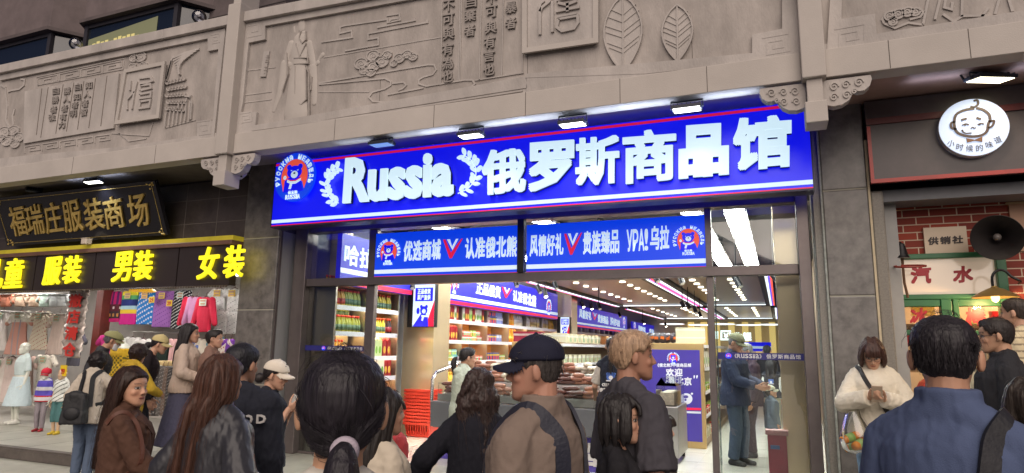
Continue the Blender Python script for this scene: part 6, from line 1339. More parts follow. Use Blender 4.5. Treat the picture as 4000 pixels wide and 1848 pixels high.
# goods glowing behind the panes
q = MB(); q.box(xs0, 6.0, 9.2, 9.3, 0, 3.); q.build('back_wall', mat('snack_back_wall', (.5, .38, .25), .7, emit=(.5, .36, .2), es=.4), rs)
q = MB(); q.box(xr1+.14, 6.2, YB2+.2, 9.3, 2.9, 3.0); q.build('ceiling', mat('snack_ceiling', (.45, .4, .35), .7), rs)
cols = [((.62, .03, .03), 'red'), ((.75, .55, .1), 'yellow'), ((.35, .6, .25), 'green'), ((.7, .65, .6), 'white'), ((.6, .15, .05), 'orange')]
random.seed(11)
for i in range(46):
    c, n_ = cols[random.choice([0, 1, 1, 2, 3, 3, 3, 4])]; x = random.uniform(xw0+.1, 4.6); y = random.uniform(7.9, 8.6); z = random.uniform(.9, 2.2); w, h = random.uniform(.08, .22), random.uniform(.08, .2)
    q = MB(); q.box(-w/2, w/2, -.06, .06, 0, h); q.box(-w/2*.8, w/2*.8, -.064, -.0605, h*.3, h*.75)
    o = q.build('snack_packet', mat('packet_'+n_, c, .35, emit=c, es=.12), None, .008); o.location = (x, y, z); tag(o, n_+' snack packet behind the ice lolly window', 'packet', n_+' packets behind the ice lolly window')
for k, (z, y) in enumerate(((.88, 8.3), (1.3, 8.4), (1.75, 8.5))): q = MB(); q.box(xw0, 5.0, 7.8, y+.3, z-.04, z); tag(q.build('snack_shelf', mat('snack_shelf_wood', (.4, .25, .12), .5)), 'wooden snack shelf behind the ice lolly window', 'shelf', 'snack shelves')
gc = thing('goods_crate', 'open white crate of bagged snacks below the ice lolly window', 'crate', (2.6, 7.3, 0))
p0, p1 = A(3590, 1560, 7.2), A(3880, 1640, 7.2); q = MB(); q.box(p0[0], p1[0]+.4, 7.1, 7.4, 0, 1.0); q.build('crate_body', mat('white_crate', (.66, .58, .46), .6), gc, .01); q = MB()
q.box(p0[0]-.01, p1[0]+.41, 7.085, 7.0995, .93, 1.01)
for z in (.12, .32, .52, .72): q.box(p0[0]-.004, p1[0]+.404, 7.092, 7.0998, z, z+.10)
q.build('crate_rim', mat('worn_crate_rim', (.52, .44, .32), .6, var=.25, vs=12), gc, .004)
random.seed(31); pk = [MB() for _ in range(4)]
for i in range(70):
    m = pk[i % 4]; c = Vector((p0[0]+.05+random.uniform(0, 1.45), 7.24+random.uniform(-.11, .12), 1.02+random.uniform(0, .20))); R = Matrix.Rotation(random.uniform(0, 6.28), 3, 'Z') @ Matrix.Rotation(random.uniform(-.9, .9), 3, 'X'); w, h, d = random.uniform(.035, .06), random.uniform(.05, .085), .018
    m.hull8([c+R @ Vector(v) for v in ((-w, -.004, -h), (w, -.004, -h), (w, .004, -h), (-w, .004, -h))], [c+R @ Vector(v) for v in ((-w, -d, 0), (w, -d, 0), (w, d, 0), (-w, d, 0))]); m.hull8([c+R @ Vector(v) for v in ((-w, -d, .0001), (w, -d, .0001), (w, d, .0001), (-w, d, .0001))], [c+R @ Vector(v) for v in ((-w, -.004, h), (w, -.004, h), (w, .004, h), (-w, .004, h))])
for m, c in zip(pk, ((.62, .30, .08), (.55, .06, .04), (.66, .55, .36), (.5, .42, .05))): m.build('bagged_snack', mat('snack_foil_%d' % int(c[1]*99), c, .28, var=.3, vs=14), gc)
pl_ = thing('ceiling_lamp', 'warm square ceiling lamp inside the brick snack shop', 'lamp', (3.2, 8.3, 2.86)); q = MB(); q.box(2.4, 4.0, 7.9, 8.7, 2.85, 2.89); q.build('diffuser', emis('warm_panel', (1, .66, .36), 40.), pl_)
# plaque, round sign, horn, lamps
t = thing('wall_plaque', 'cream plaque with three black characters on the red brick wall', 'sign', A(3690, 940, 7.43)); c4 = s5([(926, 533), (1232, 520), (1250, 708), (942, 720)], 7.42); x0, x1 = (c4[0][0]+c4[3][0])/2, (c4[1][0]+c4[2][0])/2
q = MB(); q.box(x0, x1, 7.41, 7.4499, c4[2][2], c4[0][2]); q.build('board', mat('cream_board', (.66, .54, .40), .5), t); q = MB(); put_row(q, '供销社', *s5([(955, 600), (1218, 585), (1218, 640), (955, 655)], 7.409), F_, .004, .03, .12); q.build('lettering', mat('ink_black', (.03, .02, .02), .5), t)
t = thing('poster_board', 'faded orange board on the brick wall at the right edge', 'sign', A(3960, 850, 7.43)); c4 = s5([(1520, 365), (1700, 345), (1720, 690), (1545, 700)], 7.42); q = MB(); q.box(c4[0][0]+.02, c4[1][0]+.2, 7.42, 7.4499, c4[3][2], c4[0][2]); q.build('board', mat('orange_board', (.45, .25, .15), .5), t); q = MB(); q.box(c4[0][0], c4[1][0]+.22, 7.41, 7.445, c4[0][2], c4[0][2]+.02); q.build('edge', mat('orange_edge', (.5, .35, .2), .5), t)
rsn = thing('round_sign', 'round glowing white sign with a drawn smiling bald face and bow tie', 'sign', A(3803, 495, 6.76)); cc = A(3803, 497, 6.74); rr = abs(A(3803, 385, 6.74)[2]-cc[2])*.985
q = MB(); q.cyl(cc+np.array([0, 0, 0]), cc+np.array([0, .075, 0]), rr, n=64); q.m = 1; q.cyl(cc+np.array([0, .003, 0]), cc+np.array([0, .07, 0]), rr*1.012, n=64); q.build('disc', [emis('round_sign_glow', (.62, .74, .98), .72), mat('sign_rim', (.6, .6, .62), .4)], rsn)
DK = mat('drawn_brown_line', (.06, .035, .03), .5); w3 = lambda L: [(p[0], p[2]) for p in [A(3000+x/1.919, y/1.919, 6.74) for x, y in L]]
q = MB(); yf = 6.73; yb3 = 6.7395
hd_ = [(1545, 815), (1470, 828), (1410, 860), (1395, 915), (1400, 965), (1425, 1000), (1480, 1020), (1540, 1025), (1600, 1015), (1640, 985), (1650, 930), (1662, 905), (1655, 860), (1610, 825), (1560, 812)]
sm = lambda L, n=30: [(p[0], p[1]) for p in smoothpts([(a, b, 0) for a, b in L], n)]
for L, w in ((sm(hd_, 40), .022), (sm([(1540, 758), (1568, 755), (1572, 785), (1545, 805), (1515, 802)]), .018), (sm([(1400, 915), (1372, 925), (1375, 960), (1412, 972)]), .018), (sm([(1655, 915), (1692, 908), (1680, 945), (1650, 962)]), .018), ([(1448, 902), (1488, 890)], .018), ([(1560, 885), (1596, 895)], .018), (sm([(1455, 940), (1480, 930), (1505, 938)]), .010), (sm([(1570, 935), (1595, 927), (1618, 932)]), .010), (sm([(1520, 965), (1530, 955), (1545, 962), (1558, 958)]), .008), (sm([(1455, 985), (1480, 1000), (1525, 998)]), .010), ([(1450, 975), (1462, 985)], .010)): q.ribbon(w3(L), w, yf, yb3)
for L in ([(1468, 935), (1482, 932), (1484, 942), (1470, 944)], [(1575, 932), (1590, 929), (1592, 939), (1578, 941)]): q.prism(w3(L), yf, yb3)
q.build('face_drawing', DK, rsn); q = MB(); q.prism(w3([(1485, 1038), (1548, 1050), (1605, 1025), (1605, 1065), (1550, 1056), (1492, 1070)]), yf, yb3); q.build('bow_tie', mat('bow_tie_brown', (.16, .07, .03), .5), rsn)
q = MB()
for ch, cx, cy, a in (('小', 1372, 1075, 12), ('时', 1438, 1102, 8), ('候', 1510, 1112, 2), ('的', 1585, 1108, -6), ('味', 1658, 1085, -14), ('道', 1722, 1048, -24)):
    s_ = 27; ca, sa = math.cos(math.radians(a)), math.sin(math.radians(a)); qd = [(cx+(dx*ca-dy*sa)*s_, cy+(dx*sa+dy*ca)*s_*.9) for dx, dy in ((-1, -1), (1, -1), (1, 1), (-1, 1))]; put(q, ch, [A(3000+x/1.919, y/1.919, 6.738) for x, y in qd], F_, .004)
q.build('lettering', mat('sign_grey_letter', (.08, .07, .08), .5), rsn)
hn = thing('horn_speaker', 'large black horn loudspeaker on the brick wall', 'loudspeaker', A(3895, 928, 7.3)); hc = A(3896, 928, 7.02); ax = np.array([-.25, -.95, -.16]); ax /= np.linalg.norm(ax); hr = .205
prof = [(.03, -.42), (.05, -.30), (.09, -.16), (.16, -.05), (hr*.97, .0), (hr, .012), (hr*.985, .014), (.17, -.04), (.08, -.15), (.03, -.25), (.022, -.26)]
q = MB(); zc_ = Vector(ax); a1 = zc_.orthogonal().normalized(); b1 = zc_.cross(a1); n = 40
vs = [tuple(Vector(hc)+zc_*h+(a1*math.cos(2*math.pi*i/n)+b1*math.sin(2*math.pi*i/n))*r for i in range(n)) for r, h in prof]; q.add([p for row in vs for p in row], [(j*n+i, j*n+(i+1) % n, (j+1)*n+(i+1) % n, (j+1)*n+i) for j in range(len(prof)-1) for i in range(n)]); q.build('horn', mat('horn_black', (.022, .018, .018), .5, var=.2), hn, smooth=True)
q = MB(); q.sph(Vector(hc)-zc_*.13, .035, 12, 8); q.build('driver_tip', mat('horn_grey', (.16, .14, .13), .4), hn, smooth=True); q = MB(); q.tube([Vector(hc)-zc_*.40, Vector(hc)-zc_*.43+Vector((0, .1, 0))], .04, 10); q.build('mount', BLACK, hn)
gl_ = thing('gooseneck_lamp', 'black gooseneck wall lamp with a brass shade and glowing bulb', 'lamp', A(3888, 1150, 7.2)); Yl = 7.15; LP_ = lambda x, y: Vector(A(x, y, Yl))
q = MB(); q.tube([Vector(p) for p in smoothpts([LP_(3878, 1118), LP_(3876, 1080), LP_(3895, 1057), LP_(3925, 1058), LP_(3950, 1080), LP_(3985, 1098), LP_(4010, 1098)+Vector((0, .2, 0))], 20)], .012, 8); q.build('neck', BLACK, gl_, smooth=True)
lc = LP_(3888, 1160); q = MB(); q.lathe([(.02, .10), (.03, .085), (.07, .07), (.14, .03), (.185, -.0), (.18, -.006), (.13, .02), (.06, .058), (.02, .07)], lc, 32); q.build('shade', mat('brass_shade', (.42, .28, .10), .35, metal=.7), gl_, smooth=True); q = MB(); q.sph(lc+Vector((0, 0, -.005)), (.034, .034, .042), 14, 10); q.build('bulb', emis('bulb_amber', (1., .62, .2), 5.), gl_, smooth=True); bl_ = bpy.data.lights.new('bulb_light', 'POINT'); bl_.energy = 14; bl_.color = (1, .62, .28); bl_.shadow_soft_size = .03; bo_ = bpy.data.objects.new('bulb_light', bl_); C.objects.link(bo_); bo_.parent = gl_; bo_.location = lc+Vector((0, 0, -.07))-Vector(gl_.location)
t = thing('small_lamp', 'small black cone lamp at the left end of the brick wall', 'lamp', A(3525, 985, 7.3)); pc = A(3522, 985, 7.25); q = MB(); q.lathe([(.015, .09), (.03, .08), (.055, -.03), (.07, -.06), (.05, -.055)], pc, 20); q.build('shade', BLACK, t, smooth=True); q = MB(); q.tube([pc+np.array([0, 0, .09]), pc+np.array([0, .08, .11]), pc+np.array([0, .2, .09])], .01, 6); q.build('arm', BLACK, t); q = MB(); q.tube([pc+np.array([0, 0, -.06]), pc+np.array([.0, 0, -.3]), pc+np.array([.02, 0, -.45])], .012, 6); q.build('hanging_rope', mat('rope_brown', (.12, .06, .03), .8), t)
t = MB(); hp_ = A(3555, 1040, 7.15); t.tube([hp_+np.array([.13*math.cos(a), .10*math.sin(a), .02*math.sin(a)]) for a in np.linspace(0, 6.3, 24)], .010, 6); tag(t.build('wire_hoop', mat('hoop_red', (.25, .03, .02), .5)), 'dark red wire hoop hanging below the small cone lamp', 'hoop')
# ================================================================ clothes and dummies in the left shop
def garment(px, py, wpx, hpx, Y, kind, col, label, paint=None, group=None, neck=.35, hanger=True, tagc=None, name=None, sleeves=.28):
    """a hung garment: puffed front and back, sleeves, folds; px, py is the top centre"""
    c = A(px, py, Y); w = abs(A(px+wpx/2, py, Y)[0]-A(px-wpx/2, py, Y)[0])*.5; h = c[2]-A(px, py+hpx, Y)[2]; q = MB()
    if kind == 'top': prof = [(0, neck*.5), (.05, .62), (.10, .72), (.3, .62), (.6, .62), (1, .66)]
    elif kind == 'dress': prof = [(0, neck*.5), (.05, .62), (.12, .66), (.36, .56), (.5, .62), (.75, .8), (1, .95)]
    elif kind == 'trousers': prof = [(0, .6), (.3, .66), (.5, .62), (1, .5)]
    else: prof = [(0, .95), (.5, 1.), (1, 1.)]
    L = [(0, 0, -t*h, w*np.interp(t, [a for a, _ in prof], [b for _, b in prof]), .035+.02*math.sin(t*3)) for t in np.linspace(0, 1, 12)][::-1]
    loft(q, L, 24, e=.8)
    if kind in ('top', 'dress') and sleeves:
        for s in (-1, 1): cap(q, (s*w*.58, 0, -.045), (s*w*.98, 0, -h*sleeves), .055, .05)
    me = folds(fuse(q, .011, 2), .0055, 55, int(px)+3, (1, 1, .15), .2); v = getv(me); v[:, 1] *= .85; setv(me, v)
    t = thing(name or {'top': 'shirt', 'dress': 'dress', 'trousers': 'trousers'}.get(kind, 'cloth_length'), label, {'top': 'shirt', 'dress': 'dress', 'trousers': 'trousers'}.get(kind, 'clothing'), c, group)
    if paint: cc = paint(v, np.tile(np.array(col, float), (len(v), 1)), h, w); setcol(me, cc); link('cloth', me, vcol_mat('printed_cloth', .85, .3, 300, .25), t, True)
    else: link('cloth', me, mat('cloth_%02x%02x%02x' % tuple(int(255*x) for x in col), col, .85, var=.1, vs=6, bump=.25, bs=300), t, True)
    if hanger: q = MB(); q.tube([(-w*.5, -.0, -.03), (0, 0, .02), (w*.5, 0, -.03)], .010, 6); q.tube([(0, 0, .02), (0, .0, .07), (.02, 0, .09)], .004, 5); link('hanger', q.mesh(), mat('hanger_dark', (.1, .05, .04), .4), t, True)
    if tagc: q = MB(); q.box(-.075, .075, -.064, -.060, -.14, -.03); q.m = 1; q.box(-.06, .06, -.0655, -.0641, -.075, -.045); q.box(-.05, .05, -.0655, -.0641, -.125, -.095); me2 = q.mesh(); link('price_card', me2, [mat('card_%02x' % int(tagc[1]*255), tagc, .5), mat('card_ink', (.42, .25, .15), .5)], t, True)
    return t
def dots(c2, f, th=.55, seed=0):
    def p(v, c, h, w): m = (np.sin(v[:, 0]*f+seed)*np.sin(v[:, 2]*f*1.1+np.floor(v[:, 0]*f/3.14)*1.57) > th); c[m] = c2; return c
    return p
def bands(L):
    def p(v, c, h, w):
        for a, b, col in L: m = (-v[:, 2]/h >= a) & (-v[:, 2]/h < b); c[m] = col
        return c
    return p
CARD = (.30, .42, .30)
rack = lambda lab, p, q_, Y, grp: tag((lambda m: m.build('clothes_rail', mat('rail_steel', (.45, .43, .4), .3, metal=.8), None, smooth=True))(MB().cyl(A(*p, Y), A(*q_, Y), .013)), lab, 'rail', grp)
rack('steel rail holding the pale shirts at the top left', (-60, 1150), (270, 1146), 7.6, 'clothes rails'); rack('steel rail holding the pale dresses in the middle row', (-60, 1212), (262, 1226), 7.9, 'clothes rails'); rack('steel rail above the crates on the right wall', (520, 1296), (730, 1300), 8.6, 'clothes rails')
for i, (x, col, nm) in enumerate(((-20, (.62, .20, .12), 'coral'), (30, (.62, .22, .13), 'coral'), (85, (.6, .42, .3), 'peach'), (140, (.58, .40, .28), 'peach'), (180, (.52, .66, .58), 'mint'), (220, (.62, .66, .66), 'white'), (250, (.64, .66, .66), 'white'))): garment(x, 1150, 62, 48, 7.65, 'top', col, nm+' shirt cut off by the sign, top left rail', group=nm+' shirts on the top left rail', hanger=False, sleeves=.6)
flo = dots((.35, .07, .05), 75, .72)
for x, y, w, h, k, col, lab, pt in ((15, 1215, 70, 155, 'dress', (.66, .62, .58), 'white dress with pink hem at the left edge', None), (84, 1216, 96, 170, 'dress', (.55, .29, .23), 'salmon pink pinafore dress with white shoulders and grey straps', lambda v, c, h, w: (c.__setitem__(-v[:, 2]/h < .26, (.66, .64, .55)), c.__setitem__((np.abs(np.abs(v[:, 0])-w*.22) < w*.05) & (-v[:, 2]/h > .2), (.32, .31, .33)), c)[-1]),
    (165, 1218, 88, 150, 'dress', (.64, .58, .45), 'cream dress printed with red berries', flo), (235, 1226, 80, 160, 'dress', (.64, .52, .45), 'pale pink dress beside the foil banner', None), (112, 1392, 78, 150, 'dress', (.58, .40, .34), 'dusty pink dress behind the dummy in blue', None), (182, 1386, 84, 130, 'top', (.60, .56, .48), 'cream top with dark motif behind the child dummies', dots((.12, .10, .10), 40, .9))):
    garment(x, y, w, h, 7.95 if y < 1300 else 7.7, k, col, lab, pt, tagc=CARD, name='dress' if k == 'dress' else 'shirt')
ck = lambda v, c, h, w: (c.__setitem__((np.sin(v[:, 0]*55) > .2) & (-v[:, 2]/h < .42), (.10, .02, .12)), c.__setitem__((-v[:, 2]/h > .42) & (-v[:, 2]/h < .66), (.10, .02, .03)), c.__setitem__((-v[:, 2]/h > .49) & (-v[:, 2]/h < .58) & (np.sin(v[:, 0]*42) > .5), (.7, .66, .6)), c.__setitem__((-v[:, 2]/h > .66) & (-v[:, 2]/h < .88), (.05, .03, .04)), c.__setitem__((-v[:, 2]/h > .72) & (-v[:, 2]/h < .82) & (np.sin(v[:, 0]*70) > 0), (.5, .25, .06)), c)[-1]
W8 = 8.5
OT = (.62, .48, .16)
garment(432, 1140, 92, 118, W8, 'cloth', (.55, .02, .16), 'magenta and maroon patterned cloth with a row of white horses', ck, hanger=False, tagc=OT, name='patterned_cloth')
garment(512, 1138, 64, 130, W8, 'cloth', (.55, .02, .22), 'magenta swim shorts with yellow top and drips', bands([(0, .12, (.75, .6, .03)), (.12, .25, (.1, .35, .12)), (.25, .45, (.02, .03, .16)), (.45, .55, (.35, .55, .65)), (.55, .68, (.72, .5, .04))]), hanger=False, tagc=OT, name='swim_shorts')
garment(578, 1138, 66, 130, W8, 'cloth', (.02, .19, .55), 'bright blue cloth printed with white and red birds', dots((.75, .7, .68), 60, .5), hanger=False, tagc=(.75, .45, .05), name='patterned_cloth')
garment(645, 1138, 74, 140, W8, 'cloth', (.32, .13, .42), 'purple cloth with dark sprigs and a yellow price card', dots((.12, .03, .18), 70, .8), hanger=False, tagc=(.75, .50, .05), name='patterned_cloth')
garment(716, 1135, 72, 150, W8, 'cloth', (.012, .012, .016), 'black cloth with white hearts', dots((.7, .7, .7), 95, .45), hanger=False, tagc=(.5, .6, .55), name='patterned_cloth')
for x, col, lab in ((752, (.52, .012, .05), 'crimson shirt hanging second behind the front one'), (770, (.42, .20, .36), 'mauve shirt between two crimson shirts'), (806, (.56, .012, .05), 'crimson long sleeved shirt in front with a white card')): garment(x, 1160+(x > 800)*2, 84, 135, W8-.5+(806-x)*.004, 'top', col, lab, tagc=(.5, .58, .5) if x > 800 else None, sleeves=.75)
wd = dots((.12, .14, .16), 70, .88)
for x, y, lab in ((860, 1128, 'white sprigged blouse, upper left of the four on the right wall'), (918, 1128, 'white sprigged blouse, upper right of the four on the right wall'), (868, 1215, 'white lace blouse, lower left of the four on the right wall'), (915, 1215, 'white lace blouse, lower right of the four on the right wall')): garment(x, y, 76, 90, 8.55, 'top', (.72, .72, .70), lab, wd, tagc=(.55, .5, .3) if y < 1200 else None)
for x, col, lab, pt in ((560, (.7, .68, .66), 'white top with a dark leaf print under the wall rail', lambda v, c, h, w: (c.__setitem__(((v[:, 0]/w-.1)**2*6+(-v[:, 2]/h-.6)**2*14 < .5) & (np.sin(v[:, 2]*60+v[:, 0]*30) > 0), (.08, .08, .12)), c)[-1]), (640, (.015, .025, .02), 'black green sailor top with white collar', bands([(0, .22, (.68, .68, .65))])), (690, (.6, .35, .35), 'pinkish top beside the sailor top', None), (880, (.55, .5, .45), 'floral vest top behind the two women', flo), (905, (.14, .03, .28), 'purple vest top near the granite pillar', None)): garment(x, 1325, 72, 100, 8.1, 'top', col, lab, pt)
cr = [(585, 'left'), (640, 'right')]
for i, x in enumerate(range(570, 740, 17)): garment(x, 1436, 34, 190, 7.35, 'trousers', ((.05, .045, .045), (.10, .09, .085), (.14, .10, .08))[i % 3], 'patterned %s trousers on the low rack beside the woman in the beige jacket' % ('black', 'grey', 'brown')[i % 3], dots((.28, .27, .26), 60+i*9, .6, i), group='%s trousers on the low rack' % ('black', 'grey', 'brown')[i % 3])
rack('low steel rack rail carrying patterned trousers', (560, 1430), (745, 1436), 7.35, 'clothes rails')
for x in (615, 680): p = A(x, 1420, 7.5); q = MB(); q.box(p[0]-.16, p[0]+.16, 7.45, 7.8, p[2]-.05, p[2]+.04); tag(q.build('straw_box', mat('straw', (.55, .42, .2), .7, var=.2, vs=30), None, .03), 'straw coloured box on top of the trouser rack', 'box', 'straw boxes on the trouser rack')
# dummies
DUM = mat('dummy_white', (.66, .68, .60), .35)
def dummy(lab, foot, headtop, Y, heading, over, skirt=None, skin=DUM, hood=None, hair=None, trousers=None, shoes=None):
    f = A(*foot, Y); H = A(*headtop, Y)[2]-.0; P = person(lab, (f[0], Y, 0), heading, max(H, .6), 'f', shoes=shoes or (.66, .66, .6), top=over, legs=skirt or trousers, vox=.008, hair=None, seed=int(foot[0]), feet=[(-.07, .02, 0), (.07, .0, 0)], hat=hood)
    r = P['root']; r.name = 'mannequin'; r['category'] = 'mannequin'
    for c in r.children:
        if c.name.startswith('body'): c.data.materials.clear(); c.data.materials.append(skin)
    return P

tag(MB().box(A(372, 1200, 8.3)[0], A(398, 1200, 8.3)[0], 8.3, 8.5, 0, 2.9).build('wood_post', mat('dark_red_wood', (.16, .035, .025), .5, var=.2), None, .006), 'dark red wooden post between the foil banner and the patterned cloths', 'post')
for x, y, w, h, col, lab in ((8, 1400, 80, 170, (.60, .55, .50), 'cream dress on the low row at the left edge'), (50, 1395, 76, 180, (.58, .48, .44), 'pale rose dress on the low row behind the dummy'), (300, 1300, 74, 130, (.10, .10, .13), 'dark jacket hanging behind the foil banner'), (420, 1310, 66, 110, (.50, .03, .20), 'magenta top left of the yellow vest dummy'), (520, 1318, 72, 112, (.62, .60, .58), 'white top right of the yellow vest dummy'), (745, 1325, 70, 110, (.08, .12, .32), 'blue top on the lower wall row'), (800, 1325, 70, 110, (.55, .5, .42), 'beige top on the lower wall row'), (850, 1318, 66, 100, (.05, .22, .30), 'teal top on the lower wall row')): garment(x, y, w, h, 8.15, 'dress' if h > 150 else 'top', col, lab, tagc=CARD if h > 150 else None)
random.seed(21)
for i in range(26):
    p = A(random.uniform(-10, 130), 1640, 8.6); z = .0+.045*(i % 7); c = random.choice([(.55, .3, .28), (.6, .58, .5), (.3, .4, .5), (.5, .45, .2)])
    o = MB().box(-.16, .16, -.12, .12, 0, .04).build('folded_garment', mat('fold_%d' % int(c[0]*99), c, .85, bump=.3, bs=40), None, .015); o.location = (-12.4+.36*(i//7), 8.5+random.uniform(-.03, .03), z+.002); o.rotation_euler[2] = random.uniform(-.15, .15); tag(o, 'folded garment in the low stack behind the child dummies', 'clothing', 'folded garments stacked on the floor')
# ================================================================ everyone in the picture
def at_person(px, py_top, D, floor):
    p = atD(px, py_top, D); return (p[0], p[1], floor), p[2]-floor
STREET = GROUND
def strap(P, pts, w, m, name='strap', parent=None, th=.010):
    """a flat band through local points, lying on the body"""
    q = MB(); pts = smoothpts(pts, 24); k = P['k']
    for i in range(len(pts)-1): q.tube([Vector(pts[i])*1., Vector(pts[i+1])], w, 6)
    return q
dummy('white child dummy in a pale blue and pink dress, left edge of the clothes shop', (58, 1652), (68, 1338), 7.45, 268, dict(col=(.55, .66, .66), name='blouse', hem=1.02, sleeve=.45, amp=.003), dict(col=(.52, .64, .68), kind='skirt', flare=.12, hem=.38, f=90))
dummy('child dummy in a red and blue masked hood beside the doll dummy', (150, 1690), (165, 1440), 7.05, 300, dict(col=(.10, .08, .42), name='hooded_jacket', hem=.80, hood=True, paint=lambda v, c: (c.__setitem__(v[:, 2] < v[:, 2].min()+.10, (.45, .02, .03)), c.__setitem__((v[:, 1] > 0) & (np.sin(v[:, 2]*40) > .4), (.6, .6, .6)), c)[-1]), trousers=dict(col=(.25, .22, .24)), shoes=(.32, .02, .03), hood=dict(col=(.45, .02, .04), brim=.03, dn=-.03))
dummy('blond child dummy in a white shirt and teal shorts with yellow shoes', (215, 1700), (218, 1438), 6.95, 290, dict(col=(.66, .68, .64), name='shirt', hem=.84, sleeve=.45, paint=lambda v, c: (c.__setitem__((v[:, 1] > .02) & (np.sin(v[:, 0]*60+v[:, 2]*90) > .75), (.1, .12, .1)), c)[-1]), trousers=dict(col=(.07, .17, .17), hem=.32, flare=.02), shoes=(.62, .45, .04), skin=mat('dummy_skin', (.55, .38, .25), .4))
tp = thing('torso_mannequin', 'headless white torso dummy in a yellow printed vest', 'mannequin', A(470, 1450, 7.9)); q = MB(); z0 = A(470, 1445, 7.9)[2]; x0 = A(470, 1400, 7.9)[0]
loft(q, [(x0, 7.9, z0+z, w, d) for z, w, d in ((0, .17, .11), (.12, .15, .10), (.28, .18, .12), (.38, .19, .10), (.43, .12, .07), (.46, .055, .055), (.54, .05, .05))]); me = fuse(q, .01, 2); link('torso', me, DUM, tp)
q = MB(); loft(q, [(x0, 7.9, z0+z, w, d) for z, w, d in ((-.12, .19, .13), (.0, .185, .125), (.12, .165, .115), (.28, .195, .135), (.34, .20, .12), (.39, .17, .09))]); me = folds(fuse(q, .01, 2), .005, 50, 5); v = getv(me); c = np.tile([.62, .40, .03], (len(v), 1)); m = (v[:, 2] < z0+.24) & (np.sin(v[:, 0]*90)*np.sin(v[:, 2]*80) > .1); c[m] = (.12, .10, .02); setcol(me, c); link('vest', me, vcol_mat('printed_cloth'), tp)
# foil banner, price cards
fb = thing('foil_banner', 'shiny foil banner with a column of red characters at the clothes shop front', 'banner', A(300, 1270, 7.0)); YF = 7.0
g = [A(272, 1136, YF), A(350, 1132, YF), A(315, 1400, YF), A(240, 1395, YF)]; q = MB(); n = 26
for i in range(n+1):
    for j in range(9): u, w = j/8, i/n; p = (g[0]*(1-u)+g[1]*u)*(1-w)+(g[3]*(1-u)+g[2]*u)*w; q.v.append((p[0], p[1]+.02*math.sin(i*2.1+j*1.3)+.012*math.sin(i*.9-j*2.2), p[2]))
for i in range(n):
    for j in range(8): a = i*9+j; q.f.append((a, a+1, a+10, a+9)); q.mi.append(0)
o = q.build('foil', mat('crumpled_foil', (.62, .55, .50), .25, metal=.35, bump=.8, bs=40), fb, smooth=True); sd = o.modifiers.new('s', 'SOLIDIFY'); sd.thickness = .006
q = MB()
for i, ch in enumerate('撤店清仓'):
    w0, w1 = .06+i*.24, .06+i*.24+.20; pt = lambda u, w: (g[0]*(1-u)+g[1]*u)*(1-w)+(g[3]*(1-u)+g[2]*u)*w+np.array([0, -.05, 0]); put(q, ch, [pt(.2, w0), pt(.85, w0), pt(.85, w1), pt(.2, w1)], F_, .004, .04)
q.build('banner_lettering', mat('banner_red', (.55, .04, .03), .5), fb)
pc = thing('price_card', 'yellow price card reading 19 below the foil banner', 'sign', A(247, 1445, 6.9)); p = A(247, 1448, 6.9); q = MB(); q.box(p[0]-.075, p[0]+.075, 6.9, 6.906, p[2]-.085, p[2]+.085); q.build('card', mat('card_yellow', (.78, .55, .02), .5), pc); q = MB(); put_row(q, '19', (p[0]-.045, 6.899, p[2]+.03), (p[0]+.045, 6.899, p[2]+.03), (p[0]+.045, 6.899, p[2]-.055), (p[0]-.045, 6.899, p[2]-.055), F_, .002, .04); q.build('lettering', mat('card_red_ink', (.5, .03, .02), .5), pc)
for (x, y), s in (((590, 1171), '29'), ((659, 1184), '29')):
    t = thing('price_card', 'yellow price card reading 29 pinned on the %s cloth' % ('bright blue' if x < 620 else 'purple'), 'sign', A(x, y, 8.35)); p = A(x, y, 8.35); q = MB(); q.box(p[0]-.07, p[0]+.07, 8.36, 8.366, p[2]-.055, p[2]+.055); q.build('card', mat('card_yellow', (.78, .55, .02), .5), t); q = MB(); put_row(q, s, (p[0]-.045, 8.359, p[2]+.03), (p[0]+.045, 8.359, p[2]+.03), (p[0]+.045, 8.359, p[2]-.04), (p[0]-.045, 8.359, p[2]-.04), F_, .002, .04); q.build('lettering', mat('card_red_ink', (.5, .03, .02)), t)
DKB = (.014, .010, .010); SK1 = (.46, .25, .16); SK2 = (.54, .31, .21); SK3 = (.40, .20, .125)
OFF = {}
def put_person(label, px, ytop, D, floor, heading, sex='f', **k):
    loc, H = at_person(px, ytop, D, floor); return person(label, loc, heading, H, sex, **k)
# --- far left group on the platform
P = put_person('person in a green flat cap and dark grey jacket bending over the clothes rail', 378, 1288, 8.05, 0, 52, 'm', lean=12, nod=18, skin=SK1, hair='short', haircol=(.06, .06, .06), hat=dict(col=(.30, .30, .14), kind='flat', brim=.045), mask=True, top=dict(col=(.045, .045, .05), name='jacket', fit=.04, hem=.72, collar=.05), legs=dict(col=(.04, .04, .05)), seed=11)
PW = put_person('person in a cream quilted jacket and jeans with a black backpack, back turned', 372, 1378, 7.0, 0, 118, 'f', lean=6, nod=10, skin=SK2, hair='perm', haircol=(.010, .006, .006), top=dict(col=(.50, .44, .36), name='jacket', fit=.05, hem=.74, collar=.04, amp=.008), legs=dict(col=(.10, .135, .20), fit=.02), arms=dict(r=dict(to=(.30, .30, 1.05), pole=(1, -.6, -.4)), l=dict(to=(-.22, .12, .92))), shoes=(.03, .03, .03), seed=12)
put_person('person in a mustard yellow jacket with dark curly hair, back to the street', 520, 1346, 7.5, 0, 108, 'f', lean=8, nod=12, skin=SK2, hair='perm', haircol=(.016, .007, .006), top=dict(col=(.50, .33, .035), name='jacket', fit=.04, hem=.75, hood=True), legs=dict(col=(.03, .03, .05)), arms=dict(r=dict(to=(.25, .35, 1.0)), l=dict(to=(-.25, .3, 1.0))), seed=13)
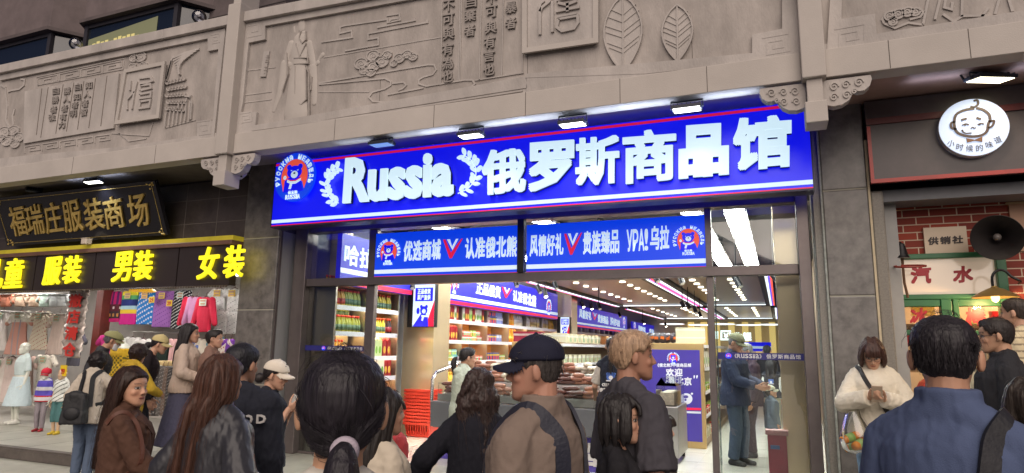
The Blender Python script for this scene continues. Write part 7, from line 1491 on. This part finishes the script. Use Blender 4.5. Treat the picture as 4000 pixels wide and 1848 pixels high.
put_person('person in a straw coloured visor cap and black top looking down at the clothes', 575, 1306, 8.1, 0, 45, 'f', lean=10, nod=14, skin=SK2, hair=dict(kind='bun', n=0), haircol=(.010, .008, .010), hat=dict(col=(.55, .46, .22), brim=.07), top=dict(col=(.02, .015, .018), name='top', hem=.8), legs=dict(col=(.03, .03, .04)), seed=14)
put_person('person with long black hair in a pale beige jacket and long grey skirt', 745, 1270, 8.3, 0, 32, 'f', look=4, skin=SK2, hair=dict(kind='long', length=.30, n=60), haircol=(.010, .008, .009), top=dict(col=(.48, .38, .31), name='jacket', fit=.05, hem=.84, collar=.04), legs=dict(col=(.075, .075, .12), kind='skirt', flare=.17, hem=.20, f=50), shoes=(.45, .36, .27), arms=dict(r=dict(to=(.20, .26, 1.02), pole=(.6, -1, -.3))), seed=15)
PB = put_person('person with short black hair in a long brown coat holding a bag strap', 838, 1290, 8.15, 0, 34, 'f', sw=.15, look=-6, nod=2, skin=(.50, .28, .19), hair=dict(kind='shortlong', lift=.012, n=60), haircol=(.012, .010, .010), over=dict(col=(.215, .125, .095), name='coat', fit=.05, hem=.52, collar=.055, flare=.04, amp=.006), legs=dict(col=(.012, .012, .018)), shoes=(.40, .32, .25), arms=dict(r=dict(to=(.27, .08, .84), fwd=(0, .3, -1), palm=(-1, .2, 0), curl=.8), l=dict(to=(-.2, .2, .98))), old=1, seed=16)
for nm_, c_ in (('brown', 0),): pass
put_person('child in a royal blue shirt stooping beside the low trouser rack', 556, 1560, 7.3, 0, 240, 'm', lean=28, nod=20, skin=SK2, hair=dict(kind='short', n=0), haircol=(.02, .015, .012), top=dict(col=(.03, .07, .55), name='shirt', sleeve=.42, hem=.8), legs=dict(col=(.03, .03, .05)), hat=dict(col=(.04, .09, .60), brim=.03), seed=17)
# --- the street, left
PL = put_person('person with long dark hair in a chocolate brown jacket looking to the right', 520, 1446, 4.05, STREET, 42, 'f', look=-36, vox=.0052, skin=(.56, .31, .20), lips=(.40, .13, .11), hair=dict(kind='long', length=.42, n=900, wave=.004, out=(0, -.03), r=.0012), haircol=(.020, .010, .007), over=dict(col=(.085, .042, .028), name='jacket', fit=.045, hem=.78, collar=.05, amp=.007), top=dict(col=(.25, .33, .45), name='blouse', fit=.02, hem=.80), legs=dict(col=(.03, .03, .04)), arms=dict(r=dict(to=(.20, .34, .96), fwd=(.1, 1, .15), palm=(-.3, 0, 1), curl=.85, pole=(.5, -1, -.4)), l=dict(to=(-.22, .1, .90))), seed=21)
PX = put_person('person with very long brown hair in a black leather jacket, face turned away', 876, 1402, 3.45, STREET, 88, 'f', vox=.0055, sw=.128, skin=SK2, hair=dict(kind='long', length=.52, n=1600, r=.0011, wave=.006, out=(-.05, -.03)), haircol=(.045, .020, .013), over=dict(col=(.030, .030, .036), name='leather_jacket', fit=.06, hem=.80, collar=.05, amp=.005, f=48, rough=.40, spec=.4, bump=.04), legs=dict(col=(.02, .02, .03)), arms=dict(r=dict(to=(.30, .12, .95)), l=dict(to=(-.30, .10, .95))), seed=22)
PG = put_person('person in a black shirt with white letters across the back', 946, 1352, 3.95, STREET, 108, 'm', vox=.006, sw=.19, look=-15, skin=SK1, hair=dict(kind='shortlong', lift=.012, n=120), haircol=(.012, .012, .015), top=dict(col=(.022, .024, .035), name='shirt', fit=.06, hem=.78, collar=.03, amp=.006, shoulder=.02), legs=dict(col=(.03, .03, .04)), seed=23)
PC = put_person('person in a cream cap holding up a white phone beside the granite pillar', 1068, 1411, 5.35, STREET, 28, 'f', vox=.0055, nod=12, skin=SK2, hair=dict(kind='bun', n=40, tie=(0, -.10, .06)), haircol=(.014, .011, .011), hat=dict(col=(.72, .65, .54), brim=.075), top=dict(col=(.02, .022, .03), name='top', fit=.03, sleeve=.42, hem=.8, collar=.03), legs=dict(col=(.03, .035, .05)), arms=dict(r=dict(to=(.06, .17, 1.29), fwd=(-.1, .8, .55), palm=(-.6, .3, .5), curl=.75, pole=(.6, -.5, -1)), l=dict(to=(-.04, .17, 1.27), fwd=(.1, .8, .5), palm=(.6, .3, .5), curl=.75, pole=(-.6, -.5, -1))), seed=24)
# --- foreground
PF = put_person('person near the lens with a black ponytail in a lilac tie, back turned', 1348, 1392, 1.36, STREET, 121, 'f', vox=.0042, skin=(.56, .32, .20), hair=dict(kind='pony', n=2600, length=.30, r=.0008, tie=(.02, -.106, .050)), haircol=(.012, .010, .013), top=dict(col=(.55, .52, .46), name='shirt', fit=.03, hem=.8, collar=.03), legs=dict(col=(.04, .04, .06)), seed=31)
put_person('person in a pale jacket and red bag strap hidden behind the ponytail in front', 1500, 1530, 3.2, STREET, 60, 'f', vox=.007, skin=SK2, hair=dict(kind='long', length=.25, n=60), haircol=(.014, .011, .010), top=dict(col=(.55, .48, .38), name='jacket', fit=.04, hem=.8, collar=.06), legs=dict(col=(.05, .05, .07)), seed=32)
put_person('person in a dark red hooded coat partly hidden behind the ponytail', 1530, 1560, 4.9, STREET, 40, 'f', vox=.008, skin=SK2, hair='bob', haircol=(.014, .011, .010), top=dict(col=(.42, .05, .055), name='coat', fit=.06, hem=.6, hood=True), legs=dict(col=(.04, .04, .05)), seed=33)
PM = put_person('person in a black baseball cap and khaki jacket wearing a black backpack, seen in profile', 2110, 1328, 2.55, STREET, 168, 'm', look=26, vox=.0045, sw=.185, nod=2, skin=(.44, .225, .155), old=1, hair=dict(kind='short', n=200, thick=.004), haircol=(.035, .03, .028), hat=dict(col=(.016, .017, .035), brim=.075), over=dict(col=(.21, .16, .13), name='jacket', fit=.05, hem=.76, collar=.075, amp=.004), top=dict(col=(.02, .02, .03), name='shirt', collar=.05), legs=dict(col=(.04, .04, .05)), seed=34)
PK = put_person('person with long curly brown hair in a black coat walking away', 1862, 1452, 3.95, STREET, 100, 'f', vox=.006, lean=5, skin=SK2, hair=dict(kind='curly', length=.38, n=700, wave=.02, out=(.03, .0)), haircol=(.026, .016, .014), top=dict(col=(.012, .012, .018), name='coat', fit=.05, hem=.55, flare=.06, collar=.04), legs=dict(col=(.02, .02, .03)), arms=dict(l=dict(to=(-.42, -.05, .95), fwd=(-.8, .1, -.6), palm=(.3, 1, 0), curl=.6, pole=(-.3, -1, -.2)), r=dict(to=(.32, -.08, .82))), seed=35)
PD = put_person('person with short bleached hair in a dark grey T-shirt, looking to the right', 2462, 1302, 3.35, STREET, 44, 'm', vox=.005, look=-18, sw=.165, skin=(.40, .205, .135), hair=dict(kind='short', lift=.014, n=2600, r=.0013), haircol=(.25, .165, .105), top=dict(col=(.060, .056, .066), name='shirt', fit=.045, sleeve=.46, hem=.78, collar=.02, amp=.007), legs=dict(col=(.10, .09, .10)), arms=dict(r=dict(to=(.28, .02, .80))), seed=36)
put_person('girl with black bobbed hair in a black top in front of the bleached haired person', 2412, 1550, 3.1, STREET, 15, 'f', vox=.005, look=-6, skin=(.55, .31, .21), hair=dict(kind='bob', n=160), haircol=(.013, .011, .011), top=dict(col=(.018, .017, .02), name='top', fit=.02, sleeve=.4, hem=.8), legs=dict(col=(.04, .04, .05)), seed=37)
PH_ = [p for p in C.objects if p.name.startswith('person')][-1]
put_person('small child with a fringe peeping out behind the dark grey T-shirt', 2572, 1618, 4.2, STREET, -10, 'f', vox=.006, skin=SK2, hair=dict(kind='bob', n=0), haircol=(.02, .014, .012), top=dict(col=(.10, .08, .07), name='top', hem=.8), legs=dict(col=(.1, .1, .12)), seed=38)
PR_ = put_person('person near the lens in a slate blue shirt, back turned, strap over one shoulder', 3680, 1245, 1.98, STREET, 60, 'm', vox=.0045, sw=.165, look=18, tilt=0, skin=(.46, .25, .16), hair=dict(kind='short', n=3500, r=.0009, lift=.004, thick=.008), haircol=(.014, .012, .014), top=dict(col=(.075, .10, .185), name='shirt', fit=.04, hem=.78, collar=.085, neckz=1.46, amp=.0036, shoulder=.004), legs=dict(col=(.03, .03, .05)), seed=41)
# --- right side
PWJ = put_person('person in a white zip jacket and glasses reading a phone against the granite pillar', 3400, 1318, 5.25, 0, 266, 'f', vox=.005, nod=32, skin=(.55, .32, .21), hair=dict(kind='bob', n=120), haircol=(.035, .016, .012), specs=(.05, .04, .04), over=dict(col=(.66, .60, .48), name='jacket', fit=.055, hem=.86, collar=.05, amp=.0065, cuff=.01), legs=dict(col=(.17, .26, .36), fit=.02), arms=dict(r=dict(to=(.05, .30, 1.20), fwd=(-.55, .75, .1), palm=(-.1, -.1, 1), curl=.65, pole=(1, -.3, -.7)), l=dict(to=(-.05, .30, 1.19), fwd=(.55, .75, .1), palm=(.1, -.1, 1), curl=.65, pole=(-1, -.3, -.7))), shoes=(.6, .6, .58), seed=42)
put_person('person in glasses and a dark jacket walking past the snack shop, seen in profile', 3893, 1248, 4.5, 0, 172, 'm', vox=.0055, nod=4, skin=(.52, .30, .19), hair=dict(kind='shortlong', lift=.010, n=120), haircol=(.016, .012, .011), specs=(.05, .05, .06), over=dict(col=(.028, .028, .032), name='jacket', fit=.05, hem=.76, collar=.05), top=dict(col=(.16, .05, .05), name='shirt', hem=.8), legs=dict(col=(.03, .03, .05)), arms=dict(r=dict(to=(.2, .3, 1.0))), seed=43)
put_person('person in a cream striped top with dark hair standing at the snack window', 3965, 1168, 5.3, .16, 150, 'm', vox=.007, skin=SK2, hair=dict(kind='shortlong', n=60), haircol=(.03, .022, .018), top=dict(col=(.62, .52, .34), name='top', fit=.04, paint=lambda v, c: (c.__setitem__(np.sin(v[:, 2]*120) > .75, (.25, .2, .14)), c)[-1]), legs=dict(col=(.05, .05, .06)), seed=44)
put_person('person in a grey coat cut off by the right edge', 4020, 1490, 2.6, STREET, 60, 'f', vox=.007, skin=SK2, hair='bob', haircol=(.02, .015, .012), over=dict(col=(.13, .115, .105), name='coat', fit=.07, hem=.55, shoulder=.03), legs=dict(col=(.04, .04, .05)), seed=45)
put_person('person in a pale raincoat behind the glasses wearer by the snack crates', 3842, 1330, 5.6, 0, 190, 'f', vox=.008, skin=SK2, hair='bob', haircol=(.3, .25, .17), over=dict(col=(.62, .55, .38), name='coat', fit=.08, hem=.45, hood=True), legs=dict(col=(.1, .1, .1)), seed=46)
# --- inside the shop
put_person('girl with a ponytail in a pale green hooded top at the sausage counter', 1822, 1360, 7.1, 0, 42, 'f', vox=.006, nod=6, skin=SK2, hair=dict(kind='pony', length=.22, n=100, tie=(0, -.105, .09)), haircol=(.014, .012, .012), top=dict(col=(.48, .54, .44), name='hooded_top', fit=.07, hem=.76, hood=True), legs=dict(col=(.45, .36, .45), flare=.03), shoes=(.6, .6, .6), seed=51)
PS = put_person('shop worker with a long ponytail in a black vest over a beige shirt, back turned', 2392, 1318, 7.7, 0, 95, 'f', vox=.006, nod=8, skin=SK2, hair=dict(kind='pony', length=.34, n=120, tie=(0, -.105, .10)), haircol=(.014, .012, .012), top=dict(col=(.40, .36, .31), name='shirt', sleeve=.44, hem=.8), over=dict(col=(.018, .02, .03), name='vest', fit=.032, sleeve=.02, hem=.80), legs=dict(col=(.10, .15, .24)), arms=dict(r=dict(to=(.32, .42, 1.04)), l=dict(to=(-.26, .2, .9))), seed=52)
put_person('person in an olive cap and navy jacket behind the right glass pane', 2862, 1302, 8.6, 0, -20, 'm', vox=.006, nod=22, skin=SK1, old=1, hair=dict(kind='short', n=0), haircol=(.12, .12, .12), hat=dict(col=(.20, .20, .12), brim=.07), top=dict(col=(.035, .045, .085), name='jacket', fit=.05, hem=.76, collar=.04), legs=dict(col=(.06, .085, .13), fit=.025), shoes=(.02, .02, .02), arms=dict(r=dict(to=(.14, .34, 1.02), curl=.6), l=dict(to=(-.1, .34, 1.02), curl=.6)), seed=53)
put_person('person with grey hair in a dark purple sweater behind the right glass pane', 2922, 1340, 9.2, 0, 200, 'm', vox=.007, nod=20, skin=SK2, old=1, hair=dict(kind='shortlong', n=60), haircol=(.20, .21, .21), top=dict(col=(.055, .035, .05), name='sweater', fit=.05, hem=.76), legs=dict(col=(.07, .05, .065), fit=.025), shoes=(.04, .04, .05), arms=dict(r=dict(to=(.1, .3, 1.02), curl=.6)), seed=54)
put_person('child in a pale cap and grey blue jacket looking up behind the red cabinet', 3010, 1508, 9.0, 0, 15, 'm', vox=.006, nod=-12, skin=SK2, hair=dict(kind='short', n=0), haircol=(.02, .018, .015), hat=dict(col=(.50, .52, .42), brim=.06), top=dict(col=(.13, .17, .22), name='jacket', fit=.05, hem=.7, collar=.05), legs=dict(col=(.1, .12, .15)), seed=55)
PT = put_person('shop worker with a black vest and white sleeves far inside the shop', 3010, 1405, 11.4, 0, 85, 'f', vox=.008, skin=SK2, hair=dict(kind='long', length=.15, n=0), haircol=(.014, .012, .012), top=dict(col=(.62, .64, .62), name='shirt', fit=.03), over=dict(col=(.02, .022, .03), name='vest', fit=.045, sleeve=.02, hem=.85), legs=dict(col=(.42, .42, .34)), seed=56)
put_person('person in a black top with cropped hair at the far cash desk', 2995, 1350, 13.5, 0, 80, 'm', vox=.008, skin=SK2, hair=dict(kind='short', n=0), haircol=(.03, .03, .03), top=dict(col=(.03, .028, .03), name='top', fit=.05), legs=dict(col=(.05, .05, .06)), seed=57)
put_person('person in a dark top hidden between two islands at the back', 2425, 1312, 11.0, 0, 250, 'f', vox=.008, skin=SK2, hair=dict(kind='bob', n=0), haircol=(.014, .012, .012), top=dict(col=(.05, .06, .12), name='top'), legs=dict(col=(.05, .05, .06)), seed=58)
# ---------------------------------------------------------------- prints and things people carry
def wpt(P, v): m = Matrix.Translation(P['root'].location) @ Matrix.Rotation(P['root'].rotation_euler[2], 4, 'Z'); return m @ Vector(v)
def onback(P, rows, y, name, m, top='shirt', d=.004):
    q = MB(); k = P['k']; s = [c for c in P['root'].children if c.name.startswith(top)][0]; bv = s.data; vv = getv(bv)
    def surf(x, z):
        dd = (vv[:, 0]-x)**2+(vv[:, 2]-z)**2+np.where(vv[:, 1] < 0, 0, 9); i = np.argsort(dd)[:6]; return vv[i, 1].min()
    for txt, z1, z0, x0, x1, f in rows:
        n = len(txt)
        for i, ch in enumerate(txt):
            if ch == ' ': continue
            a, b = x0+(x1-x0)*i/n, x0+(x1-x0)*(i+.86)/n
            yy = min(surf(a, z1), surf(b, z1), surf(a, z0), surf(b, z0), surf((a+b)/2, (z0+z1)/2))-.004
            put(q, ch, [(a, yy, z1), (b, yy, z1), (b, yy, z0), (a, yy, z0)], (0, -1, 0), d, f)
    o = link(name, q.mesh(), m, P['root'], True); return o
PRN = mat('white_print', (.62, .60, .58), .7)
k = PG['k']; onback(PG, [('OF GOD', 1.315*k, 1.265*k, -.14*k, .25*k, .05), ('LOVE', 1.235*k, 1.14*k, -.16*k, .19*k, .06)], 0, 'back_print', PRN)
k = PS['k']; onback(PS, [('《Russia》', 1.13*k, 1.09*k, -.12*k, .12*k, .03), ('俄罗斯国家馆', 1.07*k, 1.02*k, -.15*k, .15*k, .03)], 0, 'back_print', PRN, 'vest')
for PP in (PS, PT):
    k = PP['k']; q = MB(); y = -.165*k
    for a, b, rx, rz in ((0, 1.21, .055, .04), (-.04, 1.245, .018, .018), (.04, 1.245, .018, .018)): q.cyl((a*k, y, b*k), (a*k, y+.03, b*k), rx*k, n=18)
    q.m = 1; q.cyl((0, y-.003, 1.20*k), (0, y, 1.20*k), .026*k, n=16); q.box(-.06*k, .06*k, y-.003, y+.03, 1.155*k, 1.168*k); link('bear_badge', q.mesh(), [mat('badge_blue', (.05, .12, .4), .5), PRN], PP['root'], True)
def phone(P, lab, c, e1, e2, col, sz=(.074, .152)):
    k = P['k']; e1 = Vector(e1).normalized(); e2 = Vector(e2); e2 = (e2-e1*e2.dot(e1)).normalized(); n = e1.cross(e2); c = Vector(c)*k; q = MB(); q.box(-sz[0]/2, sz[0]/2, -sz[1]/2, sz[1]/2, -.004, .004)
    q2 = MB(); q2.box(-sz[0]/2+.006, -sz[0]/2+.03, sz[1]/2-.035, sz[1]/2-.006, .0041, .006); t = thing('phone', lab, 'phone', wpt(P, c))
    R = Matrix((e1, e2, n)).transposed().to_4x4(); R = Matrix.Rotation(P['root'].rotation_euler[2], 4, 'Z') @ R
    for nm, b, m in (('casing', q, mat('phone_%d' % (col[0]*99), col, .25, coat=.5)), ('camera_block', q2, BLACK)): b.v = [tuple(R @ Vector(v)) for v in b.v]; o = b.build(nm, m, t, .002, local=True)
phone(PC, 'white phone held up by the person in the cream cap', (.01, .25, 1.35), (0, .45, .9), (0, 1, -.4), (.70, .70, .66))
phone(PWJ, 'beige phone in the hands of the person in the white jacket', (.0, .385, 1.235), (1, 0, 0), (0, .55, .8), (.50, .38, .27))
# black backpack on the cream jacket, strap and bag of the others
from mathutils.bvhtree import BVHTree
def flatstrap(P, pts, hw, th=.007, off=Vector((0, 0, 0))):
    k = P['k']; nm_ = [ch.name.split('.')[0] for ch in P['root'].children]; gar = [g for g in ('jacket', 'coat', 'leather_jacket', 'shirt') if g in nm_][0]; V, F, n0 = [], [], 0
    for ch in P['root'].children:
        if ch.type == 'MESH' and ch.name.split('.')[0] == gar:
            V += [v.co.copy() for v in ch.data.vertices]; F += [tuple(i+n0 for i in p.vertices) for p in ch.data.polygons]; n0 = len(V)
    tr = BVHTree.FromPolygons(V, F); L = smoothpts(pts, 40); out = []
    for p in L:
        p = Vector(p)*k; c = Vector((0, 0, min(p.z, 1.36*k))); d = (p-c).normalized(); h = tr.ray_cast(c, d, .6)
        out.append(h[0]+d*.006 if h[0] is not None else p)
    for _ in range(4): out = [out[0]]+[out[i-1]*.25+out[i]*.5+out[i+1]*.25 for i in range(1, len(out)-1)]+[out[-1]]
    q = MB(); vs = []
    for i, p in enumerate(out):
        t = (out[min(i+1, len(out)-1)]-out[max(i-1, 0)]).normalized(); c = Vector((0, 0, min(p.z, 1.36*k))); n = (p-c); n = (n-t*n.dot(t)).normalized(); s = t.cross(n)
        for a, b in ((-1, -1), (1, -1), (1, 1), (-1, 1)): vs.append(p+s*hw*k*a+n*th*b-off)
    fs = [(4*i+j, 4*i+(j+1) % 4, 4*i+4+(j+1) % 4, 4*i+4+j) for i in range(len(out)-1) for j in range(4)]+[(3, 2, 1, 0), tuple(len(vs)-4+j for j in range(4))]
    q.add(vs, fs); return q.mesh()
def backpack(P, lab, col, c=(0, -.24, 1.12), s=(.17, .10, .21), straps=True, roughness=.6):
    k = P['k']; m = mat('bag_%d_%d' % (col[0]*999, roughness*9), col, roughness, bump=.3, bs=90); t = thing('backpack', lab, 'backpack', wpt(P, Vector(c)*k)); t.rotation_euler[2] = P['root'].rotation_euler[2]
    q = MB(); q.hull8([(a*s[0]*k, b*s[1]*.9*k, -s[2]*k) for a, b in ((-.95, -1), (.95, -1), (.95, 1), (-.95, 1))], [(a*s[0]*k, b*s[1]*.6*k, s[2]*.85*k) for a, b in ((-.8, -1), (.8, -1), (.8, 1), (-.8, 1))]); q.sph((0, -.01, s[2]*.7*k), (s[0]*.75*k, s[1]*.6*k, s[2]*.3*k)); link('bag', folds(fuse(q, .010, 9), .006, 45, 4), m, t, True)
    q = MB(); q.sph((0, -s[1]*.8*k, -s[2]*.35*k), (s[0]*.7*k, s[1]*.45*k, s[2]*.42*k), 16, 10); link('pocket', fuse(q, .010, 3), m, t, True)
    if straps:
        for sx in (-1, 1):
            pts = [(sx*.12, -.2, .98), (sx*.11, -.19, 1.2), (sx*.10, -.17, 1.34), (sx*.115, -.12, 1.41), (sx*.125, -.01, 1.46), (sx*.135, .13, 1.36), (sx*.15, .165, 1.20), (sx*.19, .06, 1.03), (sx*.17, -.14, 1.0)]
            link('strap', flatstrap(P, pts, .030 if straps is True else straps, off=Vector(c)*k), m, t, True)
    return t
backpack(PW, 'black backpack low on the back of the person in the cream jacket', (.012, .012, .014), (-.04, -.25, .98), (.16, .10, .22))
backpack(PM, 'black backpack on the back of the capped person in the khaki jacket', (.016, .017, .03), (0, -.23, .93), (.14, .09, .18))
def sling(P, lab, pts, col, r=.016, bag=None):
    k = P['k']; t = thing('shoulder_bag', lab, 'bag', P['root'].location); t.rotation_euler[2] = P['root'].rotation_euler[2]; m = mat('sling_%d_%d' % (col[0]*999, col[2]*999), col, .6, bump=.2, bs=80)
    link('strap', flatstrap(P, pts, r), m, t, True)
    if bag: q = MB(); q.sph(Vector(bag[0])*k, [b*k for b in bag[1]], 18, 12); link('bag', folds(fuse(q, .010, 3), .006, 40, 7), m, t, True)
    return t
sling(PR_, 'black bag with a wide strap over the right shoulder of the slate blue shirt', [(.155, .10, 1.25), (.15, .08, 1.42), (.15, -.02, 1.455), (.15, -.13, 1.38), (.15, -.20, 1.2), (.14, -.20, .98)], (.012, .012, .016), .024, ((.12, -.24, .85), (.16, .08, .16)))
sling(PWJ, 'black crossbody bag strap over the white jacket', [(.12, -.15, 1.36), (.13, .0, 1.45), (.10, .13, 1.38), (.0, .20, 1.22), (-.14, .19, 1.02), (-.22, .05, .9)], (.03, .027, .025), .017, ((-.24, .02, .84), (.06, .08, .09)))
sling(PL, 'brown leather shoulder bag on the left of the person in the chocolate jacket', [(.155, -.11, 1.36), (.15, .0, 1.44), (.16, .10, 1.34), (.23, .12, 1.1), (.25, .0, .98)], (.10, .035, .02), .012, ((.26, -.12, .86), (.07, .24, .15)))
# see-through carrier bag with orange drinks
k = PWJ['k']; cb = thing('carrier_bag', 'see-through plastic bag of orange drink bottles hanging from the white jacket sleeve', 'bag', wpt(PWJ, Vector((.17, .16, .86))*k)); bw = Vector(wpt(PWJ, Vector((.17, .16, .86))*k))
q = MB(); q.lathe([(.004, .34), (.03, .26), (.06, .16), (.10, .06), (.115, -.02), (.10, -.09), (.05, -.125)], bw, 18); q.v = [(bw.x+(x-bw.x)*1.1+.006*math.sin(z*90), y+.006*math.sin(z*70+x*50), z) for x, y, z in q.v]
pm = glass_mat('clear_carrier', (.90, .90, .86), .10, .15); q.build('bag_film', pm, cb, smooth=True)
for i, (dx, dz, rz) in enumerate(((-.03, .0, .5), (.03, -.04, .9), (.0, -.07, -.4))):
    t = thing('drink_bottle', 'orange drink bottle lying inside the see-through bag', 'bottle', bw+Vector((dx, 0, dz)), 'bottles in the see-through bag'); t.rotation_euler = (0, 1.25, rz); q = MB(); q.lathe([(.028, -.09), (.032, -.08), (.032, .04), (.012, .08), (.012, .10)], n=14); link('bottle', q.mesh(True), mat('orange_drink', (.70, .25, .03), .25, coat=.4), t, True); q = MB(); q.lathe([(.033, -.05), (.033, .01)], n=14); link('bottle_label', q.mesh(True), mat('drink_label', (.30, .5, .15), .5), t, True)
# leather collar tabs, lapels and buttons
def lapels(P, col, z0=1.10, spread=.055, over='jacket', rough=.7):
    k = P['k']; q = MB(); s = [c for c in P['root'].children if c.name.startswith(over)]
    if not s: return
    vv = getv(s[0].data); sf_ = lambda x, z: vv[np.argsort((vv[:, 0]-x)**2+(vv[:, 2]-z)**2+np.where(vv[:, 1] > 0, 0, 9))[:5], 1].max()
    for sx in (-1, 1):
        pts = [(sx*a*k, b*k) for a, b in ((.055, 1.425), (.115, 1.40), (.10, 1.34), (.03, 1.27), (.018, z0))]
        P3 = [(x, sf_(x, z)+.010, z) for x, z in pts]; q.add(P3+[(x, y-.012, z) for x, y, z in P3], [(0, 1, 2, 3, 4), (9, 8, 7, 6, 5)]+[(i, 5+i, 5+(i+1) % 5, (i+1) % 5) for i in range(5)])
    link('lapel', q.mesh(), mat('lapel_%d_%d' % (col[0]*999, col[2]*999), col, rough), P['root'], True)
    q = MB()
    for i in range(4): z = (z0-.02-i*.085)*k; q.sph((.008, sf_(.0, z)+.004, z), (.009, .004, .009), 10, 6)
    link('button', q.mesh(True), mat('button_dark', (.05, .04, .035), .35), P['root'], True)
lapels(PL, (.075, .036, .024)); lapels(PX, (.028, .028, .034), over='leather', rough=.3); lapels(PB, (.20, .115, .088), over='coat'); lapels(PM, (.15, .115, .09))
